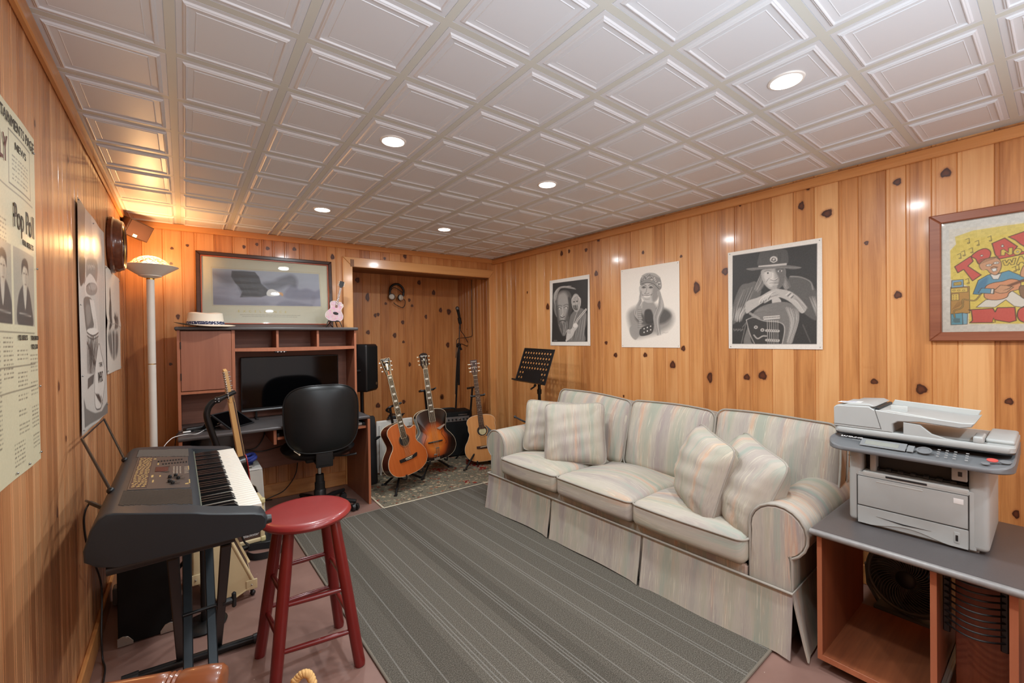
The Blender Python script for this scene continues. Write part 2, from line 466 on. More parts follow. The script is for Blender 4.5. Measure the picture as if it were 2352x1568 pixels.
# trims: crown strips, casing of the alcove, baseboards
def strip(name, a, b, h, th, z, nrm, mat, ch=.004):
    a, b = Vector(a), Vector(b); d = b-a; L = d.length; d.normalize(); n = Vector(nrm)
    M = Matrix.Translation(Vector((0, 0, 0)))
    ang = math.atan2(d.y, d.x)
    m = MB(); c = (a+b)/2+n*(th/2)
    m.box((0, 0, 0), (L, th, h), ch)
    q = m.build(name, mat); q.location = (c.x, c.y, z); q.rotation_euler = (0, 0, ang); return tag(q, kind='structure')
strip('trim_1', (xr(3.9), 3.9, 0), (xr(YF), YF, 0), .05, .02, CEIL-.039, (-1, 0, 0), TRIMW)
strip('trim_2', (LX, YF, 0), (LX, 2.62, 0), .055, .018, CEIL-.0285, (1, 0, 0), TRIMW)
strip('trim_3', (LX, 2.62, 0), (LX, 4.04, 0), .05, .018, CEIL-.026, (1, 0, 0), TRIMW)
strip('trim_4', (LX, yb(LX), 0), (2.76, yb(2.76), 0), .048, .018, CEIL-.026, tuple(nb), TRIMW)
def prismtrim(name, out, mat):
    m = MB(); m.prism(out, -.02, 0, .003); q = m.build(name, mat); q.location = (0, 4.03, 0); q.rotation_euler = (0, 0, RB); return tag(q, kind='structure')
e = 1/eb.x
prismtrim('trim_5', [(1.137*e, .0), (OPL*e, 0), (OPL*e, OPT), (1.137*e, 2.05)], CASINGV)
prismtrim('trim_6', [(1.137*e, 2.053), (OPL*e, OPT+.002), (OPR*e, OPT+.002), (2.752*e, 2.053)], CASING)
prismtrim('trim_7', [(OPR*e, 0), (2.752*e, 0), (2.752*e, 2.05), (OPR*e, OPT)], CASINGV)
strip('baseboard_left', (LX, YF, 0), (LX, 4.0, 0), .10, .016, .05, (1, 0, 0), TRIMW)
strip('baseboard_back', (LX, yb(LX), 0), (1.137, yb(1.137), 0), .125, .016, .0625, tuple(nb), TRIMW)
strip('baseboard_right', (xr(3.9), 3.9, 0), (xr(YF), YF, 0), .10, .016, .05, (-1, 0, 0), TRIMW)
strip('baseboard_alcove', (1.18, yb(1.18, AC), 0), (2.715, yb(2.715, AC), 0), .10, .016, .05, tuple(nb), TRIMW)

# floor
t = NT('painted_concrete_floor'); o_ = t.obj()
n1 = t.noise(o_, 2.2, 4, .6); n2 = t.noise(o_, 30, 3); sp = t.n('TexVoronoi', {'Vector': o_, 'Scale': 26.}, feature='F1')
col = t.ramp(n1, [(.3, lin((124, 94, 84))), (.7, lin((146, 114, 103)))])
col = t.mix(t.math('MULTIPLY', n2, .25), col, lin((112, 82, 74)))
spk = t.math('MULTIPLY', t.math('LESS_THAN', sp, .045), t.math('GREATER_THAN', t.noise(o_, 3.1, 2), .56))
col = t.mix(spk, col, lin((206, 190, 178)))
t.bump(n2, .1, .002); FLOORM = t.fin(col, t.math('ADD', .3, t.math('MULTIPLY', n1, .2)))
mb = MB(); mb.box((1.3, 1.6, -.03), (3.6, 6.8, .06)); tag(mb.build('floor', FLOORM), kind='structure')

# coffered ceiling tiles on their grid
TP, TX, TY = .305, 1.2008, 1.0494
CT = paint('ceiling_tile_paint', (219, 222, 226), .38, var=.02, scale=3.); CG = paint('ceiling_grid_paint', (210, 212, 204), .4, var=.02)
mb = MB()
ring = [(0, 0), (.012, 0), (.0122, .0016), (.0135, .0016), (.0137, .0), (.027, .0), (.0305, -.0045), (.0325, -.0048), (.0355, -.0072), (.0375, -.0066), (.040, -.0030), (.056, -.0020), (.0575, -.0038), (.0595, -.0030)]
i0, i1 = math.floor((-.34-TX)/TP), math.ceil((2.80-TX)/TP); j0, j1 = math.floor((YF-TY)/TP), math.ceil((4.06-TY)/TP)
XMAX, YMAX = 2.765, 4.045
for i in range(i0, i1):
    for j in range(j0, j1):
        xa, ya = TX+i*TP, TY+j*TP
        xb, yb_ = min(xa+TP, 2.80), min(ya+TP, YMAX); xa = max(xa, -.335)
        if xb-xa < .16 or yb_-ya < .16:
            mb.mi = 1; mb.add([(xa, ya, CEIL), (xb, ya, CEIL), (xb, yb_, CEIL), (xa, yb_, CEIL)], [(0, 3, 2, 1)]); continue
        vs = []
        for (d, h) in ring: vs += [(xa+d, ya+d, CEIL+h), (xb-d, ya+d, CEIL+h), (xb-d, yb_-d, CEIL+h), (xa+d, yb_-d, CEIL+h)]
        for k in range(len(ring)-1):
            mb.mi = 1 if k == 0 else 0
            b = len(mb.v)
            mb.add(vs[4*k:4*k+8], [(q, 4+q, 4+(q+1) % 4, (q+1) % 4) for q in range(4)])
        mb.mi = 0; mb.add(vs[-4:], [(0, 3, 2, 1)])
o = mb.build('ceiling', [CT, CG], smooth=0); tag(o, kind='structure')
mb = MB(); mb.box((1.25, 1.4, CEIL+.09), (3.5, 6.6, .03)); o = mb.build('ceiling_deck', paint('dark_ceiling_void', (50, 48, 46), .9)); tag(o, kind='structure')

# ------------------------------------------------------------------ recessed lights
LTRIM = paint('white_lamp_trim', (235, 233, 228), .4); LGLOW = glow('lamp_lens', (255, 250, 240), 14.)
LX_, LY_ = (TX-1.5*TP, TX+1.5*TP), (TY-1.5*TP, TY+2.5*TP, TY+6.5*TP)
first = None
where = {(0, 1): 'above the gap between red stool and sofa, nearest the left wall', (0, 2): 'above the computer desk', (1, 0): 'above the near end of the sofa', (1, 1): 'above the far end of the sofa', (1, 2): 'in front of the alcove'}
WL = {(1, 0): 'bright round recessed light closest to the printer, in white ceiling tile', (0, 1): 'round recessed light in ceiling tile above the gap between keyboard and rug', (1, 1): 'round recessed light in ceiling tile above the middle of the sofa', (0, 2): 'round recessed light in ceiling tile nearest the computer desk and eagle picture', (1, 2): 'round recessed light in ceiling tile nearest the alcove, smallest of all'}
for a in range(2):
    for b in range(3):
        p = (LX_[a], LY_[b], CEIL-.0030)
        if (a, b) in WL:
            if first is None:
                first = thing('recessed_light', WL[(a, b)], 'ceiling light', p, group='recessed ceiling lights')
                m = MB(); m.lathe([(.046, -.003), (.0475, -.0055), (.054, -.004), (.056, 0)], 36, cap=False); m.build('trim_ring', LTRIM, first)
                m = MB(); m.lathe([(.0465, -.003), (.001, -.0035)], 36, cap=True); m.build('lens', LGLOW, first)
            else:
                q = dup(first, loc=p); q['label'] = WL[(a, b)]
def area(name, loc, size, power, col, rot=(0, 0, 0), shape='DISK', spread=PI):
    l = bpy.data.lights.new(name, 'AREA'); l.shape = shape; l.size = size; l.energy = power; l.color = col; l.spread = spread
    q = bpy.data.objects.new(name, l); COL.objects.link(q); q.location = loc; q.rotation_euler = rot; return q
for a in range(2):
    for y in LY_+(LY_[0]-4*TP,):
        area('downlight', (LX_[a], y, CEIL-.020), .09, 11., (.90, .965, 1.))
# ------------------------------------------------------------------ rugs
t = NT('grey_striped_carpet'); st = t.attr('st'); node = t.n('SeparateXYZ', {0: st}).node; X, Y, Z = node.outputs
def wline(c, w):
    return t.math('LESS_THAN', t.math('ABSOLUTE', t.math('SUBTRACT', X, c)), w)
lines = [.055, .17, .31, .325, .345, .41, .50, .60, .615, .63, .72, .86, .875, .955, 1.06, 1.075, 1.16, 1.27, 1.285, 1.30, 1.37, 1.45]
acc = None
for c in lines:
    q = wline(c, .0028); acc = q if acc is None else t.math('MAXIMUM', acc, q)
bands = t.n('TexWhiteNoise', {'W': t.math('FLOOR', t.math('MULTIPLY', X, 7.3))}, noise_dimensions='1D')
fz_ = t.noise(t.scale(st, (240., 240., 1.)), 1., 3, .8); fz2 = t.noise(t.scale(st, (700., 700., 1.)), 1., 1)
col = t.ramp(t.math('ADD', t.math('MULTIPLY', fz_, .8), t.math('MULTIPLY', bands, .05)), [(.36, lin((74, 70, 63))), (.52, lin((120, 114, 104))), (.68, lin((164, 158, 146)))])
col = t.mix(t.math('MULTIPLY', acc, t.math('ADD', .1, t.math('MULTIPLY', fz_, .5))), col, lin((160, 158, 152)))
t.bump(fz2, .6, .004); CARPET = t.fin(col, .95, spec=.1)
BIND = paint('rug_binding_grey', (116, 108, 96), .9)
RUGC = [(.612, 3.205), (2.135, 3.225), (2.135, .765), (.566, .70)]
A, B, C_, D = (.628, 3.20), (2.14, 3.215), (1.90, .752), (.545, .72)
rg = thing('area_rug', 'charcoal grey carpet rug with thin pale lengthwise stripes in front of sofa', 'rug', (1.35, 1.97, 0), R(1.2))
W_, L_ = 1.53, 2.47
m = MB(); m.rbox((0, 0, .005), (W_, L_, .010), .004, 2, (24, 40, 1)); m.build('carpet_pile', CARPET, rg, st=lambda p: (p.x+W_/2, p.y, 0))
m = MB(); cs = [(-W_/2, -L_/2), (W_/2, -L_/2), (W_/2, L_/2), (-W_/2, L_/2)]
for k in range(4):
    a, b = cs[k], cs[(k+1) % 4]; m.tube([(*a, .006), (*b, .006)], .006, 8)
m.build('bound_edge', BIND, rg)
# oriental rug
t = NT('oriental_floral_carpet'); o_ = t.obj()
wob = t.n('VectorMath', {0: o_, 1: t.scale(t.noise(o_, 9., 2, out=1), (.05, .05, 0))}, operation='ADD')
v1 = t.n('TexVoronoi', {'Vector': wob, 'Scale': 21.}, out=1, feature='F1'); d1 = v1.node.outputs[0]
v2 = t.n('TexVoronoi', {'Vector': t.scale(wob, (1, 1.3, 1)), 'Scale': 44.}, out=1); d2 = v2.node.outputs[0]
h1 = t.n('SeparateColor', {0: v1}); h2 = t.n('SeparateColor', {0: v2})
base = t.mix(t.noise(o_, 4., 3), lin((96, 92, 78)), lin((124, 116, 100)))
pal = t.ramp(h1, [(0, lin((160, 144, 120))), (.3, lin((112, 108, 90))), (.45, lin((124, 76, 60))), (.6, lin((170, 148, 118))), (.75, lin((74, 74, 66))), (.9, lin((136, 96, 74)))], 'CONSTANT')
pal2 = t.ramp(h2, [(0, lin((172, 156, 130))), (.25, lin((104, 98, 84))), (.5, lin((86, 92, 84))), (.7, lin((120, 58, 48))), (.85, lin((164, 146, 118)))], 'CONSTANT')
col = t.mix(t.math('LESS_THAN', d1, .36), base, pal); col = t.mix(t.math('MULTIPLY', t.math('LESS_THAN', d2, .34), .8), col, pal2)
node = t.n('SeparateXYZ', {0: o_}).node
red = t.math('MULTIPLY', t.math('GREATER_THAN', t.noise(o_, 3.3, 2), .60), t.math('GREATER_THAN', h2, .35)); col = t.mix(red, col, lin((124, 40, 34)))
t.bump(t.noise(o_, 500, 2), .4, .003); ORI = t.fin(col, .95, spec=.1)
orug = thing('oriental_rug', 'worn oriental rug with beige and red flowers on olive ground under the guitars', 'rug', (1.945, 3.90, 0), RB*.4)
m = MB(); m.rbox((0, 0, .005), (1.47, 1.42, .009), .004, 2, (6, 6, 1)); m.build('carpet_pile', ORI, orug)
m = MB(); cs = [(-.74, -.715), (.74, -.715), (.74, .715), (-.74, .715)]
for k in range(4):
    a, b = cs[k], cs[(k+1) % 4]; m.tube([(*a, .006), (*b, .006)], .007, 8)
m.build('ivory_bound_edge', paint('ivory_rug_binding', (206, 194, 168), .9), orug)

# ------------------------------------------------------------------ sofa
def fabric(name, piping=False):
    t = NT(name); st = t.attr('st'); node = t.n('SeparateXYZ', {0: st}).node; X, Y, Z = node.outputs
    # bands across X in two widths, broken up along Y
    w = t.noise(t.n('CombineXYZ', {0: t.math('MULTIPLY', X, 2.2), 1: t.math('MULTIPLY', Y, 1.3), 2: Z}), 1., 2)
    xs = t.math('ADD', X, t.math('MULTIPLY', w, .05))
    b1 = t.n('TexNoise', {'Vector': t.n('CombineXYZ', {0: t.math('MULTIPLY', xs, 9.), 1: t.math('MULTIPLY', Y, .9), 2: Z}), 'Scale': 1., 'Detail': 2., 'Roughness': .5})
    b2 = t.n('TexNoise', {'Vector': t.n('CombineXYZ', {0: t.math('MULTIPLY', xs, 17.), 1: t.math('MULTIPLY', Y, 1.4), 2: t.math('ADD', Z, 7.)}), 'Scale': 1., 'Detail': 2., 'Roughness': .5})
    s1 = t.n('TexNoise', {'Vector': t.n('CombineXYZ', {0: t.math('MULTIPLY', X, 340.), 1: t.math('MULTIPLY', Y, 14.), 2: Z}), 'Scale': 1., 'Detail': 2., 'Roughness': .6})
    s2 = t.n('TexNoise', {'Vector': t.n('CombineXYZ', {0: t.math('MULTIPLY', X, 210.), 1: t.math('MULTIPLY', Y, 8.), 2: t.math('ADD', Z, 3.)}), 'Scale': 1., 'Detail': 1., 'Roughness': .5})
    f = t.math('ADD', b1, t.math('MULTIPLY', t.math('SUBTRACT', s1, .5), .26))
    g = t.math('ADD', b2, t.math('MULTIPLY', t.math('SUBTRACT', s2, .5), .26))
    base = t.ramp(f, [(.32, lin((160, 149, 146))), (.43, lin((170, 161, 153))), (.5, lin((182, 174, 162))), (.57, lin((176, 170, 154))), (.66, lin((160, 164, 150)))])
    acc = t.ramp(g, [(.34, lin((146, 164, 152))), (.41, lin((172, 167, 154))), (.57, lin((180, 169, 155))), (.63, lin((201, 166, 142))), (.72, lin((206, 162, 132)))])
    m_ = t.math('MULTIPLY', t.math('ABSOLUTE', t.math('SUBTRACT', g, .48)), 4.2, clamp=True)
    col = t.mix(t.math('MULTIPLY', m_, .64), base, acc)
    pale = t.math('MULTIPLY', t.math('GREATER_THAN', s2, .595), t.math('GREATER_THAN', b2, .5))
    col = t.mix(t.math('MULTIPLY', pale, .62), col, lin((198, 194, 176)))
    wv = t.noise(t.scale(st, (900., 900., 1.)), 1., 1)
    t.bump(t.math('ADD', s1, wv), .12, .001)
    return t.fin(col, .9, spec=.15)
FAB = fabric('ikat_stripe_upholstery'); PIPE = paint('grey_piping_cord', (158, 152, 142), .85)
SROT = math.atan2(-1, .030)
sofa = thing('sofa', 'long three seat sofa in pastel streaked fabric with rolled arms and a skirt', 'sofa', (1.843, 2.717, 0), SROT)
SL, SD = 2.045, .90
cr = random.Random(3)
def wob3(p, a=.004, f=9.):
    return a*(math.sin(f*p[0]+1.3)+math.sin(f*1.7*p[1]+.4)+math.sin(f*1.3*p[2]+2.))
# arms: outline in x (toward the outside) and z, swept along the depth
def arm(near):
    sg = 1 if near else -1
    x0 = SL if near else 0.
    inn = -.165
    o = [(inn, .24), (inn, .47)]
    cx, cz, rr = -.058, .490, .108
    for i in range(0, 15):
        a = R(178-i*(178+62)/14); o.append((cx+rr*math.cos(a), cz+rr*math.sin(a)))
    o += [(-.012, .405), (-.006, .38), (-.006, .24)]
    prof = [(x0+sg*x, z) for (x, z) in o]
    ys = [0.0, .012, .05, .2, .45, .7, .86]
    m = MB(); n = len(prof)
    def P(k, j):
        x, z = prof[k]; y = ys[j]
        ins = (.012, .003, 0, 0, 0, 0, 0)[j]
        c = (x0+sg*-.08, .42); dx, dz = x-c[0], z-c[1]; L = math.hypot(dx, dz) or 1
        if z > .3: x -= dx/L*ins; z -= dz/L*ins
        return (x, y+.02, z+.004*math.sin(7*y)*(1 if z > .45 else 0)+(.015*max(0, y-.3) if z > .45 else 0))
    m.grid(lambda u, v: P(round(u*(n-1)), round(v*6)), n-1, 6)
    b = m.add([P(k, 0) for k in range(n)], [tuple(range(n)) if near else tuple(range(n))[::-1]])
    m.add([P(k, 6) for k in range(n)], [tuple(range(n))[::-1] if near else tuple(range(n))])
    # streaks: along z on the front panel, across the roll elsewhere
    acc = [0.]
    for k in range(1, n): acc.append(acc[-1]+math.hypot(prof[k][0]-prof[k-1][0], prof[k][1]-prof[k-1][1]))
    nn = n*7
    for i in range(len(m.v)):
        if i < nn: k, j = divmod(i, 7); m.st[i] = (ys[j]*1.3+x0, acc[k], 3. if near else 8.)
        else: m.st[i] = (m.v[i][0]*1.6, m.v[i][2], 5. if near else 9.)
    a_ = m.build('arm', FAB, sofa, smooth=50)
    m = MB(); m.tube([(p[0]+sg*0, .024, p[1]) for p in prof], .0055, 8); m.build('arm_piping', PIPE, a_)
    return a_
arm(False); arm(True)
m = MB(); m.box((SL/2, .47, .155), (SL-.05, .82, .25), .01); m.build('seat_frame', paint('dark_lining', (70, 66, 60), .9), sofa)
m = MB(); m.box((SL/2, .03, .268), (SL-.35, .03, .07), .008); m.build('front_rail', FAB, sofa, st=lambda p: (p.x, p.z, 2.))
m = MB(); m.rbox((SL/2, .815, .44), (SL-.10, .15, .52), .05, 3, (8, 1, 3)); m.build('backrest_frame', FAB, sofa, st=lambda p: (p.x, p.z, 1.))
# skirt panels with kick pleats
def skirt(name, a, b, z0, z1, seed, flare=.028):
    a, b = Vector((*a, 0)), Vector((*b, 0)); d = (b-a); L = d.length; d.normalize(); nrm = Vector((d.y, -d.x, 0)); r = random.Random(seed); p1, p2 = r.uniform(0, 6), r.uniform(0, 6)
    m = MB()
    def P(u, v, th):
        k = 1-v; off = flare*k**1.3+.006*k*math.sin(5*u*L+p1)+.004*k*math.sin(13*u*L+p2)
        ee = 1-min(1, min(u, 1-u)*L/.05); off += .012*ee*k
        q = a+d*(u*L)+nrm*(off-th); return (q.x, q.y, z0+(z1-z0)*v+.004*math.sin(4*u+p2)*k)
    nu = max(6, int(L/.05))
    m.grid(lambda u, v: P(u, v, 0), nu, 8); k = len(m.v)
    m.grid(lambda u, v: P(u, v, .006), nu, 8)
    nvv = 9
    e = [(i*nvv, (i+1)*nvv) for i in range(nu)]
    for (p, q) in e: m.f.append((p, q, k+q, k+p)); m.m.append(0)
    for j in range(8):
        m.f.append((j, j+1, k+j+1, k+j)); m.m.append(0); z = nu*nvv; m.f.append((z+j, z+j+1, k+z+j+1, k+z+j)); m.m.append(0)
    sx = seed*3.
    return m.build(name, FAB, sofa, smooth=60, st=lambda p: ((Vector((p.x, p.y, 0))-a).dot(d)+sx, p.z*1., seed))
ZS = .268
skirt('skirt_panel', (.0, .0), (.672, .0), .014, ZS, 1)
skirt('skirt_panel', (.690, .0), (1.350, .0), .014, ZS, 2)
skirt('skirt_panel', (1.366, .0), (SL+.002, .0), .010, ZS, 3)
skirt('skirt_panel', (SL, .012), (SL, .86), .010, ZS, 4, .034)
skirt('skirt_panel', (0, .86), (0, .0), .014, ZS, 6, .02)
m = MB(); m.tube([(-.004, .86, ZS), (-.004, -.006, ZS), (SL+.004, -.006, ZS), (SL+.004, .86, ZS)], .0055, 8); m.build('skirt_piping', PIPE, sofa)
# pleat inserts
for x in (.681, 1.358):
    m = MB(); m.box((x, .012, .14), (.06, .01, .25), .002); m.build('pleat_insert', FAB, sofa, st=lambda p: (p.x, p.z, 4.))
def cushion(name, c, d, r, crown, parent, seed, fc=(0, 0, 0), stf=None, M=None, loc=None, rot=None, n=(9, 9, 2), pipe=True, crown_ax=2, both=False):
    rr = random.Random(seed); ph = [rr.uniform(0, 6) for _ in range(6)]
    ax = [i for i in range(3) if i != crown_ax]
    def fn(p, u):
        k = (1-min(1, abs(u[ax[0]]))**2.2)*(1-min(1, abs(u[ax[1]]))**2.2)
        s_ = 1 if u[crown_ax] > 0 else (-1 if both else 0)
        q = list(p); w = min(1, abs(u[crown_ax])*1.3)
        q[crown_ax] += s_*crown*k*w
        q[crown_ax] += s_*.004*w*(math.sin(11*p[ax[0]]+ph[0]+5*p[ax[1]])+math.sin(17*p[ax[1]]+ph[1]-6*p[ax[0]]))*min(1, k*2.5)
        # edges bow out a little
        for a_ in ax:
            o_ = [i for i in ax if i != a_][0]
            q[a_] += (1 if u[a_] > 0 else -1)*abs(u[a_])**3*.008*(1-u[o_]**2)+.003*math.sin(9*p[o_]+ph[2+a_])*abs(u[a_])**3
        return q
    m = MB(); m.rbox((0, 0, 0), d, r, 4, n, fn)
    o = m.build(name, FAB, parent, smooth=70, st=stf)
    o.location = loc if loc else c
    if rot: o.rotation_euler = rot
    if pipe:
        m = MB(); h = [q/2 for q in d]; rc = max(r, .03)
        for s_ in ((1, -1) if pipe == 2 else (1,)):
            pts = []
            for (sx, sy, a0) in ((1, 1, 0), (-1, 1, 90), (-1, -1, 180), (1, -1, 270)):
                for i in range(6):
                    t_ = R(a0+i*18)
                    p = [0, 0, 0]; p[ax[0]] = sx*(h[ax[0]]-rc)+rc*math.cos(t_); p[ax[1]] = sy*(h[ax[1]]-rc)+rc*math.sin(t_)
                    p[crown_ax] = s_*(h[crown_ax]-r*.35); pts.append(p)
            dense = []
            for i in range(len(pts)):
                a_, b_ = Vector(pts[i]), Vector(pts[(i+1) % len(pts)]); k = max(1, int((b_-a_).length/.06))
                for j in range(k): dense.append(a_.lerp(b_, j/k))
            pp = []
            for p in dense:
                u = [p[i]/h[i] for i in range(3)]; q = fn(p, u); pp.append(tuple(q))
            m.tube(pp, .005, 8, closed=True)
        m.build('piping', PIPE, o)
    return o
for k, (xa, xb) in enumerate(((.172, .738), (.742, 1.306), (1.310, 1.874))):
    cushion('seat_cushion', None, (xb-xa, .60, .125), .035, .040, sofa, 20+k, loc=((xa+xb)/2, .272, .362), rot=(R(-1.5), 0, 0), stf=lambda p, k=k: (p.y*1.2+k*.9-p.z, p.x*.9, 20.+k), n=(10, 10, 2))
for k, (xa, xb, zt) in enumerate(((.145, .845, .0), (.855, 1.445, -.012), (1.455, 2.055, -.004))):
    cushion('back_cushion', None, (xb-xa, .16, .455), .05, .045, sofa, 30+k, loc=((xa+xb)/2, .645, .625+zt), rot=(R(-14), R((2.5, 1, .5)[k]), 0), stf=lambda p, k=k: (p.x+k*1.7, p.z+p.y*.3, 30.+k), n=(10, 3, 8), crown_ax=1, both=True, pipe=2)
# loose throw pillows
def pillow(label, c, size, th, eul, seed):
    o = thing('throw_pillow', label, 'pillow', c, rot=eul, group='throw pillows on the sofa')
    r_ = random.Random(seed); ph = [r_.uniform(0, 6) for _ in range(5)]; h = size/2
    def S(u, v, sg):
        a, b = 2*u-1, 2*v-1
        pin = 1-.075*(1-a*a)*abs(b)**3-0; pin2 = 1-.075*(1-b*b)*abs(a)**3
        k = max(0, (1-abs(a)**2.3))*max(0, (1-abs(b)**2.3))
        z = th/2*k**.42
        z += .004*k*(math.sin(9*a+ph[0]+4*b)+math.sin(13*b+ph[1]-3*a))
        e_ = max(abs(a), abs(b)); z *= 1+.10*(e_**4)*math.sin(22*math.atan2(b, a)+ph[2])*(1-e_)*4
        p_ = 7.; q_ = max(abs(a), abs(b)); nn = (abs(a)**p_+abs(b)**p_)**(1/p_) or 1; f_ = q_/nn
        return (h*a*pin2*f_, sg*z, h*b*pin*f_)
    m = MB(); N = 22
    m.grid(lambda u, v: S(u, v, -1), N, N); m.grid(lambda v, u: S(u, v, 1), N, N)
    m.build('pillow_cover', FAB, o, smooth=80, st=lambda p: (p.x*1.1+seed, p.z, 40.+seed))
    pts = []
    for q in range(4):
        for i in range(14):
            t_ = i/14; u, v = ((t_, 0), (1, t_), (1-t_, 1), (0, 1-t_))[q]; pts.append(S(u, v, 1))
    m = MB(); m.tube(pts, .0045, 8, closed=True); m.build('piping', PIPE, o)
    return o
pillow('square throw pillow half hidden behind another, beside the far arm of the sofa', (2.19, 2.40, .625), .40, .15, (R(-16), R(3), R(-52)), 1)
pillow('square throw pillow leaning in front of another one near the far arm of the sofa', (2.155, 2.105, .63), .44, .16, (R(-20), R(-2), R(-50)), 2)
pillow('plump throw pillow standing on edge, the left of the two by the near sofa arm', (2.09, 1.13, .605), .42, .22, (R(-15), R(7), R(-129)), 3)
pillow('plump throw pillow wedged against the near sofa arm, closest to the printer', (2.095, .925, .595), .42, .22, (R(-20), R(9), R(-131)), 4)

# ------------------------------------------------------------------ red stool
RED = paint('barn_red_paint', (138, 42, 40), .34, var=.14, scale=9., coat=.2)
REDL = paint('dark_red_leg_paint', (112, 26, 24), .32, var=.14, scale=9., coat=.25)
stool = thing('bar_stool', 'barn red wooden stool with round seat and four splayed legs beside keyboard', 'stool', (.386, 1.905, 0))
m = MB(); prof = [(.001, .573), (.13, .573), (.158, .576), (.169, .584), (.172, .592), (.169, .601), (.160, .607), (.14, .609), (.001, .607)]
m.lathe(prof, 64, cap=False); m.build('seat', RED, stool)
feet = [(.152, -.178), (.153, .120), (-.158, .128), (-.135, -.108)]
legs = []
tops = [(a*.50, b*.50) for a, b in feet]
def lp(k, z):
    t_ = z/.58; f, tp = feet[k], tops[k]; return Vector((f[0]+(tp[0]-f[0])*t_, f[1]+(tp[1]-f[1])*t_, z))
feet = [(.152, -.176), (.153, .118), (-.159, .131), (-.142, -.120)]
tops = [(.085, -.085), (.083, .075), (-.085, .078), (-.078, -.080)]
for k in range(4):
    m = MB(); pts = [lp(k, z) for z in (0.0, .01, .2, .4, .55, .58)]
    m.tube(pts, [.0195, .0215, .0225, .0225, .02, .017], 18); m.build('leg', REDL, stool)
for (a, b, zs) in ((3, 0, (.135, .30)), (2, 1, (.20, .36)), (0, 1, (.185, .34)), (3, 2, (.185, .34))):
    for z in zs:
        m = MB(); p, q = lp(a, z), lp(b, z); m.tube([p, p.lerp(q, .12), p.lerp(q, .5), p.lerp(q, .88), q], [.008, .009, .0105, .009, .008], 12); m.build('rung', REDL, stool)

# ------------------------------------------------------------------ computer desk with hutch
CH = woodgrain('cherry_laminate', (162, 102, 76), (138, 82, 60), 2, .42, .5)
CHH = woodgrain('cherry_laminate_level', (162, 102, 76), (138, 82, 60), 0, .42, .5)
CHD = woodgrain('cherry_laminate_back', (136, 90, 72), (114, 72, 58), 0, .5, .5)
EDGE = woodgrain('cherry_edge_band_lit', (174, 108, 76), (156, 90, 60), 2, .45, .5)  # cherry lightened in colour for front edges that face the light
DTOP = paint('charcoal_speckle_laminate', (78, 74, 74), .34, var=.18, scale=180.)
BLK = paint('black_plastic', (26, 26, 27), .42, var=.1); BLKM = paint('black_satin_metal', (22, 22, 23), .35, .3, .1)
CHROME = paint('chrome', (205, 205, 208), .18, 1.); DGRY = paint('dark_grey_plastic', (58, 60, 62), .45)
DX0, DX1, DY0, DY1, DH = -.045, 1.162, 3.375, 3.945, .70
HY = 3.69
desk = thing('computer_desk', 'cherry and charcoal computer desk with a tall shelf hutch against the back wall', 'desk', (0, 0, 0))
def part(name, c, d, mat, parent, ch=.002):
    m = MB(); m.box(c, d, ch); return m.build(name, mat, parent)
def span(name, x0, x1, y0, y1, z0, z1, mat, parent, ch=.002):
    return part(name, ((x0+x1)/2, (y0+y1)/2, (z0+z1)/2), (abs(x1-x0), abs(y1-y0), abs(z1-z0)), mat, parent, ch)
m = MB(); m.rbox(((DX0+DX1)/2, (DY0+DY1)/2, DH-.0125), (DX1-DX0, DY1-DY0, .025), .010, 3); m.build('desktop', DTOP, desk)
def panel(name, x0, x1, y0, y1, z0, z1):
    p_ = span(name, x0, x1, y0+.002, y1, z0, z1, CH, desk, .001)
    span('edge_band', x0, x1, y0, y0+.002, z0, z1, EDGE, p_, 0)
    return p_
panel('side_panel', DX1-.024, DX1-.006, DY0-.006, DY1-.01, 0, DH-.025)
panel('side_panel', DX0+.006, DX0+.024, DY0+.012, DY1-.01, 0, DH-.025)
span('modesty_panel', DX0+.024, DX1-.024, DY1-.09, DY1-.075, .30, DH-.025, CHD, desk)
HT = 1.407
panel('hutch_side_panel', DX1-.020, DX1-.003, HY, DY1-.01, DH, HT-.025)
panel('hutch_side_panel', DX0+.003, DX0+.020, HY, DY1-.01, DH, HT-.025)
m = MB(); m.rbox(((DX0+DX1)/2, (HY-.02+DY1)/2, HT-.0125), (DX1-DX0+.02, DY1-HY+.03, .025), .009, 3); m.build('hutch_top', DTOP, desk)
span('hutch_back_panel', DX0+.02, DX1-.02, DY1-.022, DY1-.01, DH, HT-.025, CHD, desk)
ux = AY(536, 800, HY).x; ux0 = ux-.010; ux1 = ux+.010
panel('hutch_upright', ux0, ux1, HY, DY1-.022, AY(536, 893, HY).z, HT-.025)
zb = AY(470, 900, HY).z
def shelf(name, x0, x1, y0, y1, z0, z1):
    p_ = span(name, x0, x1, y0+.002, y1, z0, z1, CHH, desk, .001); span('edge_band', x0, x1, y0, y0+.002, z0, z1, EDGE, p_, 0); return p_
shelf('door_bay_shelf', DX0+.02, ux1, HY, DY1-.022, zb-.009, zb+.009)
zc = AY(680, 800, HY).z
